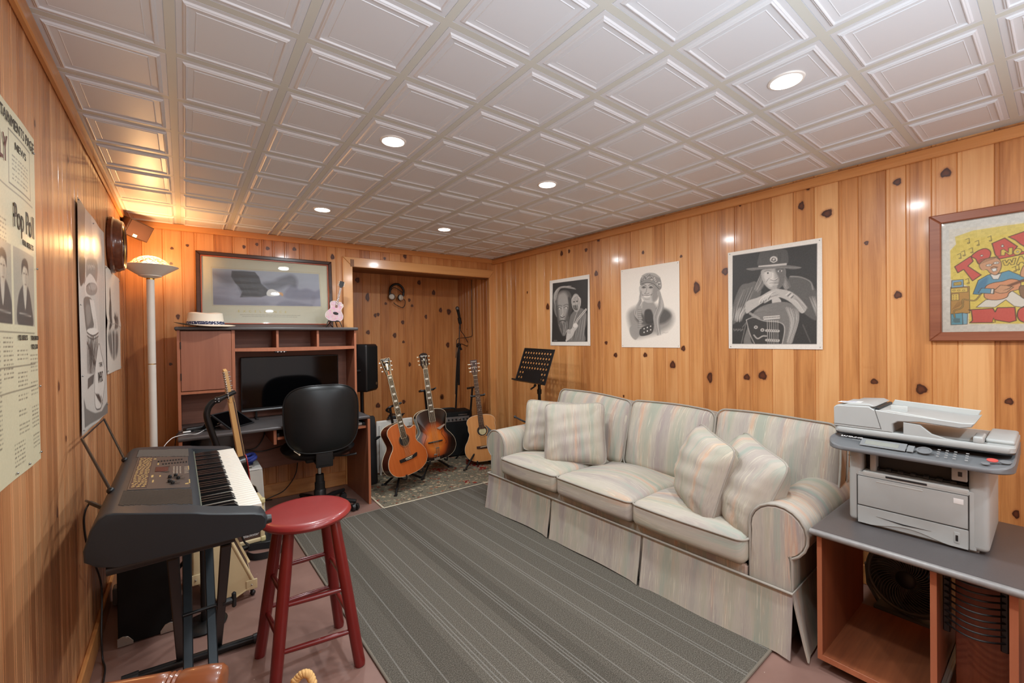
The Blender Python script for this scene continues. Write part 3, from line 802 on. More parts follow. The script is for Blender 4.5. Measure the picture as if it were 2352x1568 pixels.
# compartment shelf, its lower edge slightly arched
m = MB(); xa, xb = ux1, DX1-.02; n_ = 16
vs = []
for i in range(n_+1):
    x = xa+(xb-xa)*i/n_; w = .012+.010*(1-(1-2*i/n_)**2)*.6
    for (y, z) in ((HY, zc-w), (HY, zc+.011), (DY1-.022, zc+.011), (DY1-.022, zc-w)): vs.append((x, y, z))
fs = []
for i in range(n_):
    for k in range(4): fs.append((4*i+k, 4*(i+1)+k, 4*(i+1)+(k+1) % 4, 4*i+(k+1) % 4))
fs += [(3, 2, 1, 0), (4*n_, 4*n_+1, 4*n_+2, 4*n_+3)]
m.add(vs, fs); m.build('compartment_shelf', EDGE, desk, smooth=20)
for u in (637.5, 730.5):
    x = AY(u, 775, HY).x; panel('compartment_divider', x-.008, x+.008, HY+.004, DY1-.022, zc+.011, HT-.025)
dz0, dz1 = zb+.013, HT-.030
door = span('cupboard_door', DX0+.022, ux0-.002, HY-.002, HY+.014, dz0, dz1, CH, desk)
for z in (dz1-.10, dz0+.10): span('hinge', DX0+.0195, DX0+.025, HY-.006, HY+.004, z-.025, z+.025, BLK, door)
# tray and its hanging support
tx = AY(632, 1005, 3.42).x
panel('tray_support', tx-.009, tx+.009, 3.42, 3.85, AY(632, 1021, 3.42).z, DH-.025)
zt = AY(830, 981, 3.40).z
tray = shelf('keyboard_tray', tx+.012, DX1-.028, 3.40, 3.72, zt-.009, zt+.009)
for x_ in (tx+.018, DX1-.034): m = MB(); m.box((x_, 3.56, zt+.02), (.012, .30, .03)); m.build('tray_rail', BLKM, tray)
kbd = thing('computer_keyboard', 'pale computer keyboard lying on the pull-out tray of the desk', 'keyboard', ((tx+DX1)/2+.07, 3.52, zt+.0092))
m = MB(); m.rbox((0, 0, .010), (.44, .15, .020), .006, 2); m.build('keyboard_case', paint('pale_grey_plastic', (200, 200, 196), .5), kbd)
for r_ in range(5):
    m = MB()
    for c_ in range(15): m.box((-.19+c_*.027, -.05+r_*.024, .024), (.022, .019, .008), .002)
    m.build('key_row', paint('keycap_white', (222, 222, 218), .5) if r_ == 0 else bpy.data.materials['keycap_white'], kbd)
# hub under the compartment shelf
hub = thing('webcam', 'small dark webcam clipped under the hutch shelf above the television', 'webcam', (AY(645, 806, HY).x, HY+.012, zc-.019))
m = MB(); m.rbox((0, 0, -.004), (.085, .022, .012), .005, 2); m.build('housing', BLK, hub)
m = MB()
for k in range(3): m.cyl((-.02+k*.022, -.0112, -.004), (-.02+k*.022, -.0135, -.004), .0035, n=12)
m.build('lens', CHROME, hub)

# ------------------------------------------------------------------ television
SCR = NT('black_glass_screen').fin(lin((5, 5, 6)), .08, 0, spec=.22)
SILV = paint('brushed_silver_plastic', (120, 122, 124), .35, .6)
TVY = 3.83
a, b, c = AY(552, 822, TVY), AY(777, 811, TVY), AY(556, 943, TVY)
tw, th_ = b.x-a.x, (a.z+b.z)/2-c.z
tv = thing('television', 'black flat screen television with silver lower edge standing in the desk hutch', 'television', ((a.x+b.x)/2, TVY, DH))
zc_ = (a.z+c.z)/2-DH
m = MB(); m.rbox((0, .022, zc_), (tw, .04, th_), .006, 2); m.build('housing', BLK, tv)
m = MB(); m.box((0, .0015, zc_+.004), (tw-.014, .002, th_-.024), 0); m.build('screen', SCR, tv)
m = MB(); m.rbox((0, .012, zc_-th_/2-.004), (tw, .03, .014), .004, 2); m.build('lower_trim', SILV, tv)
for s_ in (-1, 1):
    m = MB(); x = s_*tw*.36; m.tube([(x, .02, zc_-th_/2), (x, .02, .012)], .008, 8); m.box((x, .015, .005), (.02, .13, .009), .003); m.build('foot', BLK, tv)

# ------------------------------------------------------------------ office chair
LEA = paint('black_leatherette', (22, 23, 24), .38, spec=.3, var=.12, scale=30., bump=.15, bscale=400.)
chair = thing('office_chair', 'black leatherette swivel office chair turned toward the computer desk', 'chair', (.80, 3.47, 0), R(-4))
def backpad(u, v, front):
    a, b = 2*u-1, 2*v-1
    x = .247*a*(1-.10*b*b*abs(b))*(1-.0*b); z = .745+.235*b*(1-.16*abs(a)**3)
    k = max(0, 1-abs(a)**6)*max(0, 1-abs(b)**6)
    y = -.215+.05*a*a-.05*max(0, -b)*.4+.02*b*b
    return (x, y-(.045*k**.5 if front else -.045*k**.5)*1., z)
# superellipse pad
def pad(u, v, sg):
    a, b = 2*u-1, 2*v-1
    # square to rounded square
    p = 3.4; q = max(abs(a), abs(b)); nrm = (abs(a)**p+abs(b)**p)**(1/p) or 1
    f = q/nrm; a2, b2 = a*f, b*f
    k = max(0, 1-q**5)**.5
    x = .252*a2*(1+.03*b2); z = .738+.238*b2
    return (x, -.195+.055*a2*a2-.06*(1-b2)*.25+sg*(.032*k+(.012 if sg < 0 else .02)*k*(1-q*q)), z)
m = MB(); m.grid(lambda u, v: pad(u, v, -1), 24, 24); m.grid(lambda v, u: pad(u, v, 1), 24, 24); bk = m.build('backrest', LEA, chair, smooth=80)
m = MB(); pts = []
for q in range(4):
    for i in range(16):
        t_ = i/16; u, v = ((t_, 0), (1, t_), (1-t_, 1), (0, 1-t_))[q]; pts.append(pad(u, v, 1))
m.tube(pts, .006, 8, closed=True); m.build('backrest_piping', LEA, bk)
def spad(u, v, sg):
    a, b = 2*u-1, 2*v-1; p = 3.; q = max(abs(a), abs(b)); nrm = (abs(a)**p+abs(b)**p)**(1/p) or 1; f = q/nrm; a, b = a*f, b*f
    k = max(0, 1-q**6)**.5
    return (.255*a, .06+.245*b, .47+.035*(abs(a)**2)*.5+sg*(.045*k))
m = MB(); m.grid(lambda u, v: spad(u, v, 1), 22, 22); m.grid(lambda v, u: spad(u, v, -1), 22, 22); m.build('seat', LEA, chair, smooth=80)
m = MB(); m.rbox((0, -.215, .50), (.115, .02, .22), .008, 2, M=None); m.rbox((0, -.11, .405), (.10, .23, .022), .008, 2); m.rbox((0, .05, .405), (.2, .2, .03), .01, 2); m.build('backrest_bracket', BLK, chair)
m = MB(); m.tube([(.08, .03, .40), (.2, 0, .395), (.27, -.01, .40)], [.006, .006, .011], 10); m.build('height_lever', BLK, chair)
m = MB(); m.cyl((0, 0, .27), (0, 0, .41), .0145, n=20); m.build('gas_piston', CHROME, chair)
m = MB(); m.lathe([(.043, .06), (.043, .165), (.040, .17), (.036, .175), (.036, .225), (.031, .23), (.029, .285), (.02, .29)], 28); m.build('column_cover', BLK, chair)
m = MB(); m.lathe([(.05, .055), (.052, .07), (.045, .085), (.03, .09)], 24); m.build('base_hub', BLK, chair)
for k in range(5):
    t_ = R(-32+72*k); c_, s_ = math.cos(t_), math.sin(t_)
    m = MB(); m.tube([(.03*c_, .03*s_, .075), (.15*c_, .15*s_, .083), (.27*c_, .27*s_, .072)], [.026, .021, .014], 10); m.cyl((.262*c_, .262*s_, .075), (.262*c_, .262*s_, .05), .010, n=10); lg = m.build('base_leg', BLK, chair)
    m = MB(); q = Vector((.262*c_, .262*s_, .0275)); d = Vector((-s_*.6+c_*.5, c_*.6+s_*.5, 0)).normalized()
    for w_ in (-1, 1): m.cyl(q+d*(w_*.006), q+d*(w_*.026), .0275, .024, n=24)
    m.box((q.x, q.y, .045), (.03, .03, .03), .01); m.build('caster', BLK, lg)
tagp = thing('paper_tag', 'small cream paper scrap stuck at the left of the office chair seat', 'paper', (.605, 3.262, .522), rot=(R(15), R(40), R(20)))
m = MB(); m.box((0, 0, 0), (.045, .022, .002), .0005); m.cyl((.025, -.006, 0), (.025, .006, 0), .006, n=12); m.build('paper', paint('cream_paper', (206, 190, 166), .8), tagp)
# ------------------------------------------------------------------ printer cart
CW = woodgrain('cart_cherry_laminate', (138, 76, 46), (104, 50, 32), 2, .42, .5)
CWH = woodgrain('cart_cherry_shelf', (142, 82, 52), (104, 56, 36), 1, .36, .9)
cart = thing('printer_cart', 'cherry printer cart with grey worktop and open shelves beside the sofa', 'cart', (1.93, .595, 0), R(-90))
def cl(u, v, x): return loc_of(cart, AX(u, v, x))
CWD = .52; CZT = .556
m = MB(); m.tube([(-.012, -.032, CZT-.012), (CWD+.018, -.032, CZT-.012)], .0118, 12); m.build('worn_front_edge', paint('worn_laminate_edge', (128, 126, 124), .35, var=.25, scale=60.), cart)
m = MB(); m.rbox((CWD/2+.002, .285, CZT-.014), (CWD+.035, .64, .028), .012, 3); m.build('worktop', DTOP, cart)
def cspan(name, x0, x1, y0, y1, z0, z1, mat, par, ch=.0015): return span(name, x0, x1, y0, y1, z0, z1, mat, par, ch)
def cpanel(name, x0, x1, y0, y1, z0, z1):
    p_ = cspan(name, x0, x1, y0+.002, y1, z0, z1, CW, cart, .001); cspan('edge_band', x0, x1, y0, y0+.002, z0, z1, EDGE, p_, 0); return p_
xm = cl(2144, 1400, 1.935).x; xr_ = cl(2329, 1400, 1.935).x
cpanel('side_panel', 0, .016, 0, .54, .064, CZT-.028)
cpanel('side_panel', xr_-.009, xr_+.009, 0, .54, .064, CZT-.028)
cpanel('divider', xm-.008, xm+.008, .004, .5, .064, CZT-.028)
p_ = cspan('bottom_shelf', 0, xr_+.009, .002, .52, .044, .064, CWH, cart); cspan('edge_band', 0, xr_+.009, 0, .002, .044, .064, EDGE, p_, 0)
cspan('rear_panel', xm+.034, xr_-.009, .15, .166, .064, CZT-.028, CW, cart)
cspan('side_leaf', xr_+.03, xr_+.22, .02, .036, .064, CZT-.05, CW, cart)
for (x, y) in ((.06, .07), (xr_-.05, .07), (.06, .47), (xr_-.05, .47)):
    m = MB(); m.cyl((x-.01, y, .021), (x+.01, y, .021), .021, n=20); m.box((x, y, .036), (.03, .03, .012), .003); m.build('caster', BLK, cart)
m = MB(); m.box((xm+.014, .20, .115), (.010, .36, .022), .001); m.box((xm+.021, .16, .115), (.006, .30, .012), .001); m.build('drawer_slide', paint('zinc_steel', (150, 150, 148), .35, .8), cart)
m = MB()
for k in range(9):
    z = CZT-.055-k*.021
    pts = [(xm+.016+(xr_-xm-.034)*i/12, .075-.045*math.sin(PI*i/12), z) for i in range(13)]
    m.tube(pts, .0032, 6)
rk = m.build('rack_bars', BLK, cart, smooth=60)
for x in (xm+.022, xr_-.022):
    m = MB(); m.box((x, .085, CZT-.145), (.018, .03, .215), .003); m.build('rack_bracket', BLK, cart)

# desk fan on the floor behind the cart
FANM = paint('charcoal_fan_plastic', (104, 106, 108), .35)
fan = thing('desk_fan', 'round charcoal desk fan standing on the floor behind the open cart shelf', 'fan', (2.60, .44, 0), R(-96))
FT = Matrix.Translation((0, 0, .185)) @ Matrix.Rotation(R(-10), 4, 'X')
m = MB(); m.X = FT
m.tube([(0.138*math.cos(2*PI*i/48), -.045, .138*math.sin(2*PI*i/48)) for i in range(48)], .007, 8, closed=True)
m.tube([(0.148*math.cos(2*PI*i/48), -.02, .148*math.sin(2*PI*i/48)) for i in range(48)], .010, 8, closed=True)
for k in range(44):
    a0 = 2*PI*k/44; pts = []
    for i in range(9):
        t_ = i/8; r_ = .036+.100*t_; a_ = a0+.75*t_**1.2; pts.append((r_*math.cos(a_), -.058+.014*t_*t_, r_*math.sin(a_)))
    m.tube(pts, .0019, 5)
m.build('front_grille', FANM, fan, smooth=60)
m = MB(); m.X = FT @ Matrix.Rotation(PI/2, 4, 'X'); m.lathe([(.001, .064), (.03, .063), (.038, .058), (.038, .05)], 32); m.build('grille_badge', BLK, fan)
m = MB(); m.X = FT @ Matrix.Rotation(-PI/2, 4, 'X'); m.lathe([(.15, -.03), (.152, .01), (.12, .045), (.05, .07), (.001, .072)], 40, cap=False); m.build('housing', FANM, fan)
m = MB(); m.X = FT
for k in range(5):
    a0 = 2*PI*k/5; vs = []
    for (r_, da, y) in ((.025, -.25, .002), (.125, -.5, .0), (.125, .45, -.026), (.025, .3, -.018)): vs.append((r_*math.cos(a0+da), y, r_*math.sin(a0+da)))
    vs += [(x, y+.0025, z) for (x, y, z) in vs]
    m.add(vs, [(0, 1, 2, 3), (7, 6, 5, 4), (0, 4, 5, 1), (1, 5, 6, 2), (2, 6, 7, 3), (3, 7, 4, 0)])
m.build('blades', BLK, fan)
m = MB(); m.rbox((0, .02, .014), (.24, .15, .028), .012, 3)
for s_ in (-1, 1): m.tube([(s_*.12, .02, .015), (s_*.158, .02, .08), (s_*.158, .0, .185)], .012, 8)
m.build('stand_base', FANM, fan)

# ------------------------------------------------------------------ printer
PG = paint('warm_grey_printer_plastic', (168, 171, 169), .5, bump=.05); PD = paint('mid_grey_console_plastic', (104, 106, 108), .45); PDK = paint('printer_dark_inside', (34, 36, 38), .5)
PLT = paint('light_printer_plastic', (184, 187, 184), .5); SEAM = paint('gap_shadow_strip', (60, 60, 58), .7); WHT = paint('white_print', (232, 232, 230), .6)  # SEAM: shadow in the panel gaps, painted as dark strips
pr_ = thing('printer', 'grey multifunction office printer with paper feeder standing on the cart', 'printer', (2.085, .533, CZT), R(-89.3))
PW, PDp = .374, .36
def pb(name, x0, x1, y0, y1, z0, z1, mat, par=None, r=.003, seg=2):
    m = MB(); m.rbox(((x0+x1)/2, (y0+y1)/2, (z0+z1)/2), (x1-x0, y1-y0, z1-z0), r, seg); return m.build(name, mat, par or pr_)
m = MB()
m.rbox((PW/2, PDp/2, .108), (PW-.06, PDp-.001, .196), .002, 2)
m.rbox((.021, PDp/2, .155), (.042, PDp, .29), .016, 3); m.rbox((PW-.024, PDp/2, .155), (.048, PDp, .29), .016, 3)
m.rbox((PW/2, .25, .25), (PW-.06, .21, .098), .004, 2); m.rbox((PW/2, .16, .295), (PW-.02, .30, .012), .003, 2)
m.rbox((PW/2, .17, .005), (PW-.05, .30, .012), .003, 2)
bd = m.build('body', PG, pr_)
pb('output_cavity', .043, PW-.05, .06, .15, .205, .288, PDK, bd, .002)
m = MB()
for k in range(7): m.cyl((.07+k*.035, .05, .215), (.085+k*.035, .05, .215), .011, n=12)
m.tube([(.05, .05, .215), (PW-.055, .05, .215)], .004, 8); m.build('exit_rollers', PDK, bd)
pb('output_guide', .062, .08, .02, .07, .206, .285, PG, bd)
pb('usb_cover', PW-.088, PW-.050, -.0005, .05, .236, .285, PG, bd, .003)
pb('usb_port', PW-.072, PW-.062, -.0015, .004, .252, .268, PDK, bd, .0005)
pb('output_lip', .043, PW-.046, .0, .05, .194, .212, PLT, bd, .005, 3)
pb('paper_stop', .112, .225, -.002, .012, .199, .206, PDK, bd, .001)
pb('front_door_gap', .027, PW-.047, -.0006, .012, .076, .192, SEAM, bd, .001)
fd = pb('front_door', .029, PW-.049, -.0022, .012, .078, .190, PG, None, .002)
pb('door_grip', .085, .215, -.0035, .006, .176, .181, PLT, fd, .001)
pb('white_sticker', PW-.083, PW-.059, -.0030, .006, .158, .176, WHT, fd, .0003)
# paper tray with a curved lower lip
m = MB(); out = [(.029, .008)]
for i in range(13): out.append((.07+.21*i/12, .008-.0+.020*math.sin(PI*i/12)**1.5))
out += [(PW-.049, .008), (PW-.049, .074), (.029, .074)]
m.prism(out, -.0022, .02, .001); tr = m.build('paper_tray', PG, pr_)
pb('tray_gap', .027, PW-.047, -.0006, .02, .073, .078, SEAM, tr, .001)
m = MB(); m.prism([(.085, .045), (.16, .036), (.235, .041), (.16, .0405)], -.0032, .004, .0); m.build('tray_grip', PDK, tr)
pb('switch_plate', PW-.082, PW-.068, -.0034, .006, .022, .060, PG, tr, .001)
pb('power_switch', PW-.078, PW-.072, -.005, .004, .030, .050, BLK, tr, .001)
m = MB()
for x in (.026, PW-.046): m.box((x, .0002, .10), (.0014, .002, .19), 0)
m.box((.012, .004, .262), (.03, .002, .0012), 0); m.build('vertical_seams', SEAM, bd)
# console: plan outline with rounded front corners, top sloping to the front
def plan(x0, x1, y0, y1, r, r2=.01, n=7):
    o = []
    for (cx, cy, rr, a0) in ((x0+r, y0+r, r, 180), (x1-r, y0+r, r, 270), (x1-r2, y1-r2, r2, 0), (x0+r2, y1-r2, r2, 90)):
        for i in range(n): a = R(a0+90*i/(n-1)); o.append((cx+rr*math.cos(a), cy+rr*math.sin(a)))
    return o
def slab(m, o, zb, zt):
    n = len(o); c = (sum(p[0] for p in o)/n, sum(p[1] for p in o)/n)
    rings = [([(c[0]+(x-c[0])*.985, c[1]+(y-c[1])*.985) for x, y in o], zb, 0), (o, zb, .004), (o, zt, -.004), ([(c[0]+(x-c[0])*.985, c[1]+(y-c[1])*.985) for x, y in o], zt, 0)]
    vs = []
    for (oo, z, dz) in rings: vs += [(x, y, z(x, y)+dz) for x, y in oo]
    fs = []
    for i in range(3):
        for k in range(n): fs.append((i*n+k, i*n+(k+1) % n, (i+1)*n+(k+1) % n, (i+1)*n+k))
    fs += [tuple(range(n))[::-1], tuple(3*n+k for k in range(n))]
    m.add(vs, fs)
CX0, CX1 = -.056, .431
con_z = lambda x, y: .316+.14*(y+.055) if y < .12 else .316+.14*.175
def ctop(x, y): return .309+.40*min(.10, y+.075)
m = MB(); slab(m, plan(CX0, CX1, -.075, .30, .06), lambda x, y: .294+.02*(y+.05), lambda x, y: ctop(x, y)); con = m.build('console', PD, pr_)
CA = math.atan(.40)
def cpad(name, x0, x1, y0, y1, mat, h=.0012, par=con):
    m = MB(); m.box((0, 0, 0), (x1-x0, y1-y0, h*2), h*.5); q = m.build(name, mat, par); q.location = ((x0+x1)/2, (y0+y1)/2, ctop(0, (y0+y1)/2)+h*.4); q.rotation_euler = (CA, 0, 0); return q
LCD = paint('grey_green_lcd', (132, 134, 126), .25)
cpad('display_frame', .045, .175, -.05, -.002, paint('console_light_grey', (118, 120, 121), .45)); cpad('display', .058, .155, -.040, -.014, LCD, .002)
cpad('button_block', .178, .196, -.048, -.008, bpy.data.materials['console_light_grey'])
m = MB(); m.lathe([(.021, 0), (.021, .002), (.015, .003), (.014, .001), (.001, .001)], 28, cap=False); q = m.build('navigation_ring', PD, con); q.location = (.222, -.026, ctop(0, -.026)); q.rotation_euler = (CA, 0, 0)
WK = paint('pale_button', (150, 151, 150), .5)
m = MB()
for i in range(4):
    for j in range(4):
        x, y = .258+i*.020+(.008 if i == 3 else 0), -.050+j*.013; m.rbox((x, y, ctop(x, y)+.0015), (.008, .0045, .003), .0012, 2)
m.build('keypad', WK, con)
for (nm, x, y, r_, mt) in (('stop_button', .382, -.026, .010, paint('red_stop_button', (186, 74, 66), .4)), ('start_button', .368, -.048, .008, PD), ('power_button', .41, -.026, .010, PD)):
    m = MB(); m.lathe([(r_, 0), (r_, .0025), (r_*.8, .0035), (.001, .0035)], 24); q = m.build(nm, mt, con); q.location = (x, y, ctop(x, y)-.0005); q.rotation_euler = (CA, 0, 0); q.scale = (1.3, 1, 1)
text('brand_lettering', 'SAMSUNG', .0125, (.012, -.006, ctop(0, -.006)+.0012), WHT, con, rot=(CA, 0, 0), squash=1.2)
text('model_lettering', 'SCX-4x28', .006, (.03, -.022, ctop(0, -.022)+.0012), WK, con, rot=(CA, 0, 0))
# scanner lid and feeder
LZ = .3475
m = MB(); slab(m, plan(CX0+.004, CX1-.002, .016, .33, .02), lambda x, y: LZ, lambda x, y: LZ+.022); lid = m.build('scanner_lid', PG, pr_)
m = MB(); slab(m, plan(CX0+.006, CX1-.004, .018, .33, .02), lambda x, y: LZ-.006, lambda x, y: LZ+.001); m.build('lid_shadow_gap', PDK, lid)
# output tray wall of the lid
m = MB(); m.prism([(.16, LZ+.02), (.33, LZ+.02), (.27, LZ+.024), (.235, LZ+.034), (.205, LZ+.062), (.16, LZ+.066)],   .018, .034, .001); m.build('tray_wall', PG, lid)
pb('tray_stop', .335, .36, .02, .12, LZ+.02, LZ+.044, PG, lid, .006)
m = MB(); m.add([(.19, .034, LZ+.0235), (.36, .034, LZ+.0235), (.36, .2, LZ+.0235), (.19, .2, LZ+.0235)], [(0, 1, 2, 3)]); m.build('tray_floor', PG, lid)
pb('lid_end_block', .36, CX1-.004, .06, .31, LZ+.02, LZ+.036, PG, lid, .008)
# feeder block: side profile extruded front to back
m = MB(); out = [(CX0+.004, LZ+.022), (.13, LZ+.022), (.13, LZ+.055), (.145, LZ+.066), (.205, LZ+.072), (.305, LZ+.066), (.333, LZ+.073), (.340, LZ+.088), (.31, LZ+.086), (.075, LZ+.102), (.06, LZ+.112), (CX0+.012, LZ+.107), (CX0+.004, LZ+.098)]
m.prism(out, .017, .265, .003)
fb = m.build('document_feeder', PG, pr_)
m = MB(); m.prism([(CX0+.02, LZ+.1035), (.07, LZ+.110), (.078, LZ+.114), (.06, LZ+.122), (CX0+.05, LZ+.117)], .022, .262, .003); m.build('feeder_cover', PG, fb)
# input tray: raised rear wall
m = MB(); m.prism([(.085, LZ+.098), (.33, LZ+.082), (.338, LZ+.104), (.12, LZ+.117), (.095, LZ+.119)], .256, .266, .002); m.build('input_tray_wall', PLT, fb)
m = MB(); m.prism([(.085, LZ+.098), (.30, LZ+.083), (.24, LZ+.092), (.12, LZ+.104)], .019, .029, .002); m.build('input_tray_wall', PLT, fb)
pb('paper_guide', .11, .16, .10, .11, LZ+.09, LZ+.115, PLT, fb, .002)
pb('feed_slot', .078, .088, .03, .25, LZ+.096, LZ+.110, PDK, fb, .001)
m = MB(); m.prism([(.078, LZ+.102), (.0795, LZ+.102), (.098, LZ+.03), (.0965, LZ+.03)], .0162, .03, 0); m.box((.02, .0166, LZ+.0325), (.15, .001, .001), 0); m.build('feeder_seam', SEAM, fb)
lb = MB(); lb.box((0, 0, 0), (.075, .045, .0006), 0); q = lb.build('instruction_label', WHT, fb); q.location = (-.01, .075, LZ+.1175); q.rotation_euler = (0, R(-4), 0)
q = None
lb = MB()
for k in range(4): lb.box((-.005, -.012+k*.008, 0), (.05, .002, .0004), 0)
q = lb.build('label_print', paint('label_blue_print', (120, 128, 160), .6), fb); q.location = (-.01, .075, LZ+.1179); q.rotation_euler = (0, R(-4), 0)

# ------------------------------------------------------------------ piano keyboard
KBB = paint('charcoal_keyboard_plastic', (40, 44, 48), .42, spec=.25, var=.05, bump=.08, bscale=600.); KBP = paint('brown_black_panel', (62, 54, 50), .45)
KGOLD = paint('gold_panel_print', (176, 148, 92), .6); KW = paint('ivory_white_key', (224, 218, 206), .3); KK = paint('gloss_black_key', (12, 12, 13), .18)
KGR = paint('keyboard_grille', (84, 74, 66), .75, spec=.2); KHOLE = paint('grille_shadow_black', (14, 11, 10), .8); KHOLE2 = paint('grille_backing_brown', (48, 41, 37), .7)  # KHOLE: shade inside the speaker grilles painted as a flat black
KL = 1.02
kb = thing('piano_keyboard', 'charcoal electronic keyboard with 61 keys on a folding stand along the left wall', 'keyboard', (-.196, 1.408, 0), R(.5))
def warp(x, y):
    g = max(0, min(1, 1-(x+.0)/.37)); g = .085*g**1.3
    return y+g*max(0, 1-y/.30)-g*max(0, 1-(KL-y)/.30)
back = [(.36, .752), (.05, .726), (.012, .734), (-.012, .752), (-.013, .780), (.000, .828), (.014, .853), (.030, .865), (.045, .866)]
keyp = back+[(.10, .857), (.20, .840), (.216, .836), (.226, .828), (.229, .800), (.24, .793), (.36, .788), (.373, .786), (.379, .778), (.375, .760)]
chk = back+[(.10, .857), (.20, .840), (.216, .837), (.226, .834), (.245, .829), (.29, .820), (.352, .808), (.371, .801), (.380, .788), (.375, .762)]
m = MB(); sts = []
for (y, pr2, k) in ((.0, chk, .965), (.003, chk, .988), (.010, chk, 1), (.078, chk, 1), (.0785, keyp, 1), (.5, keyp, 1), (.9415, keyp, 1), (.942, chk, 1), (KL-.010, chk, 1), (KL-.003, chk, .988), (KL, chk, .965)):
    cx, cz = .18, .78
    sts.append([(cx+(x-cx)*k, warp(x, y), cz+(z-cz)*k) for (x, z) in pr2])
n = len(chk)
rows = [sts[0], sts[1], sts[2]]
for q in (.02, .05): rows.append([(x, warp(x, q), z) for (x, z) in chk])
rows += [sts[3], sts[4]]
for q in (.12, .2, .3): rows.append([(x, warp(x, q), z) for (x, z) in keyp])
rows.append(sts[5])
for q in (.72, .82, .9): rows.append([(x, warp(x, q), z) for (x, z) in keyp])
rows += [sts[6], sts[7]]
for q in (.97, .99): rows.append([(x, warp(x, q), z) for (x, z) in chk])
rows += [sts[8], sts[9], sts[10]]
vs = [p for r_ in rows for p in r_]; fs = []
for i in range(len(rows)-1):
    for k in range(n): fs.append((i*n+k, (i+1)*n+k, (i+1)*n+(k+1) % n, i*n+(k+1) % n))
fs += [tuple(range(n)), tuple((len(rows)-1)*n+k for k in range(n))[::-1]]
m.add(vs, fs); body = m.build('case', KBB, kb, smooth=40)
def ptop(x): # panel height
    return .866-(x-.045)*.172
# seam between panel and key bed, strip above the keys
m = MB(); m.box((.2285, KL/2, .812), (.004, .86, .02), .001); m.build('key_felt', paint('worn_green_felt', (96, 98, 84), .9, var=.4, scale=60.), kb)
PA = math.atan(.172)
def on_panel(name, x0, x1, y0, y1, mat, h=.0015, par=kb):
    m = MB(); L = (x1-x0)/math.cos(PA); m.box((0, 0, 0), (L, y1-y0, h*2), min(h*.6, .001)); q = m.build(name, mat, par)
    xc = (x0+x1)/2; q.location = (xc, (y0+y1)/2, ptop(xc)+h*.3); q.rotation_euler = (0, PA, 0); return q
YA, YB = .285, .745
pan = on_panel('control_panel', .056, .206, YA, YB, KBP, .0018)
m = MB()
lst = on_panel('song_list', .060, .100, YA+.015, YB-.015, paint('dark_red_list_field', (58, 36, 32), .5), .0026)
lrnd = random.Random(5)
for k in range(21):
    y = YA+.026+k*.0200
    xx = .0625
    while xx < .095:
        w = lrnd.uniform(.005, .012); w = min(w, .098-xx); xc = xx+w/2
        m.box((xc, y, ptop(xc)+.0036), (w, .0075, .0006), 0, Matrix.Identity(4)); xx += w+.0015
m.build('list_print', KGOLD, kb, smooth=0)
on_panel('display', .112, .148, .50, .565, paint('dark_red_lcd', (74, 42, 38), .2), .0035)
m = MB()
for (y0, y1, x0, x1) in ((.49, .494, .108, .152), (.571, .575, .108, .152)): m.box(((x0+x1)/2, (y0+y1)/2, ptop((x0+x1)/2)+.002), (x1-x0, y1-y0, .002), 0)
m.build('display_frame', KGR, kb)
m = MB()
for r_ in range(5):
    for c_ in range(3): x = .163+c_*.009; y = .475+r_*.022; m.box((x, y, ptop(x)+.003), (.005, .010, .003), .001)
    x = .196; m.box((x, .475+r_*.022, ptop(x)+.0024), (.018, .006, .0012), 0)
m.build('style_buttons', paint('pale_taupe_button', (150, 138, 124), .5), kb)
m = MB()
for r_ in range(2):
    for c_ in range(9): x = .118+c_*.0085+r_*.014; y = .66-c_*.004-r_*.045+c_*.008; m.box((x, y, ptop(x)+.0035), (.0045, .012, .005), .001)
    if r_ == 0: nb_ = m.build('number_buttons', BLK, kb); m = MB()
m.build('number_buttons', BLK, kb)
for (x, y) in ((.150, .410), (.165, .425), (.150, .355), (.158, .335), (.172, .395)):
    m = MB(); m.box((x, y, ptop(x)+.0026), (.045, .004, .0012), 0); m.build('slider_track', KGR, kb)
    m = MB(); m.box((x+.004, y, ptop(x)+.007), (.010, .012, .012), .003); m.build('slider_knob', BLK, kb)
for (x, y, w, l) in ((.108, .44, .006, .03), (.105, .705, .010, .014), (.112, .375, .004, .03), (.128, .44, .004, .02), (.196, .33, .012, .012), (.118, .62, .004, .03), (.205, .55, .003, .06), (.205, .36, .003, .05)):
    m = MB(); m.box((x, y, ptop(x)+.0022), (w, l, .0012), 0); m.build('panel_print', KGOLD, kb)
# grilles of slanted ribs at both ends
for (ya, yb2) in ((.088, .275), (.755, KL-.088)):
    m = MB(); nr = 17; sl = .9
    for k in range(-14, 30):
        pts = []
        for i in range(15):
            x = .050+.158*i/14; y = ya+(k/nr)*(yb2-ya)*1.0+(x-.05)*sl*(-1 if ya < .5 else 1)*.9
            yy = warp(x, y)
            lo, hi = warp(x, ya)-.0, warp(x, yb2)
            if ya-.0 <= y <= yb2: pts.append((x, yy, ptop(x)+.0008))
        if len(pts) > 1: m.tube(pts, .0019, 5)
    g_ = m.build('speaker_grille', KGR, kb, smooth=60)
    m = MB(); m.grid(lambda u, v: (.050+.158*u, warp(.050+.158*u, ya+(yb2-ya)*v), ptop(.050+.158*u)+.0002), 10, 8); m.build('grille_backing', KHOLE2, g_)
    m = MB(); yc = (ya+yb2)/2; el = []
    for i in range(28):
        a_ = 2*PI*i/28; x = .128+.062*math.cos(a_); y = yc+.065*math.sin(a_); el.append((x, warp(x, y), ptop(x)+.0007))
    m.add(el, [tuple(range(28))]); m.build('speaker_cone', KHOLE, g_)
wk0 = None; bk0 = None; kw = .0236
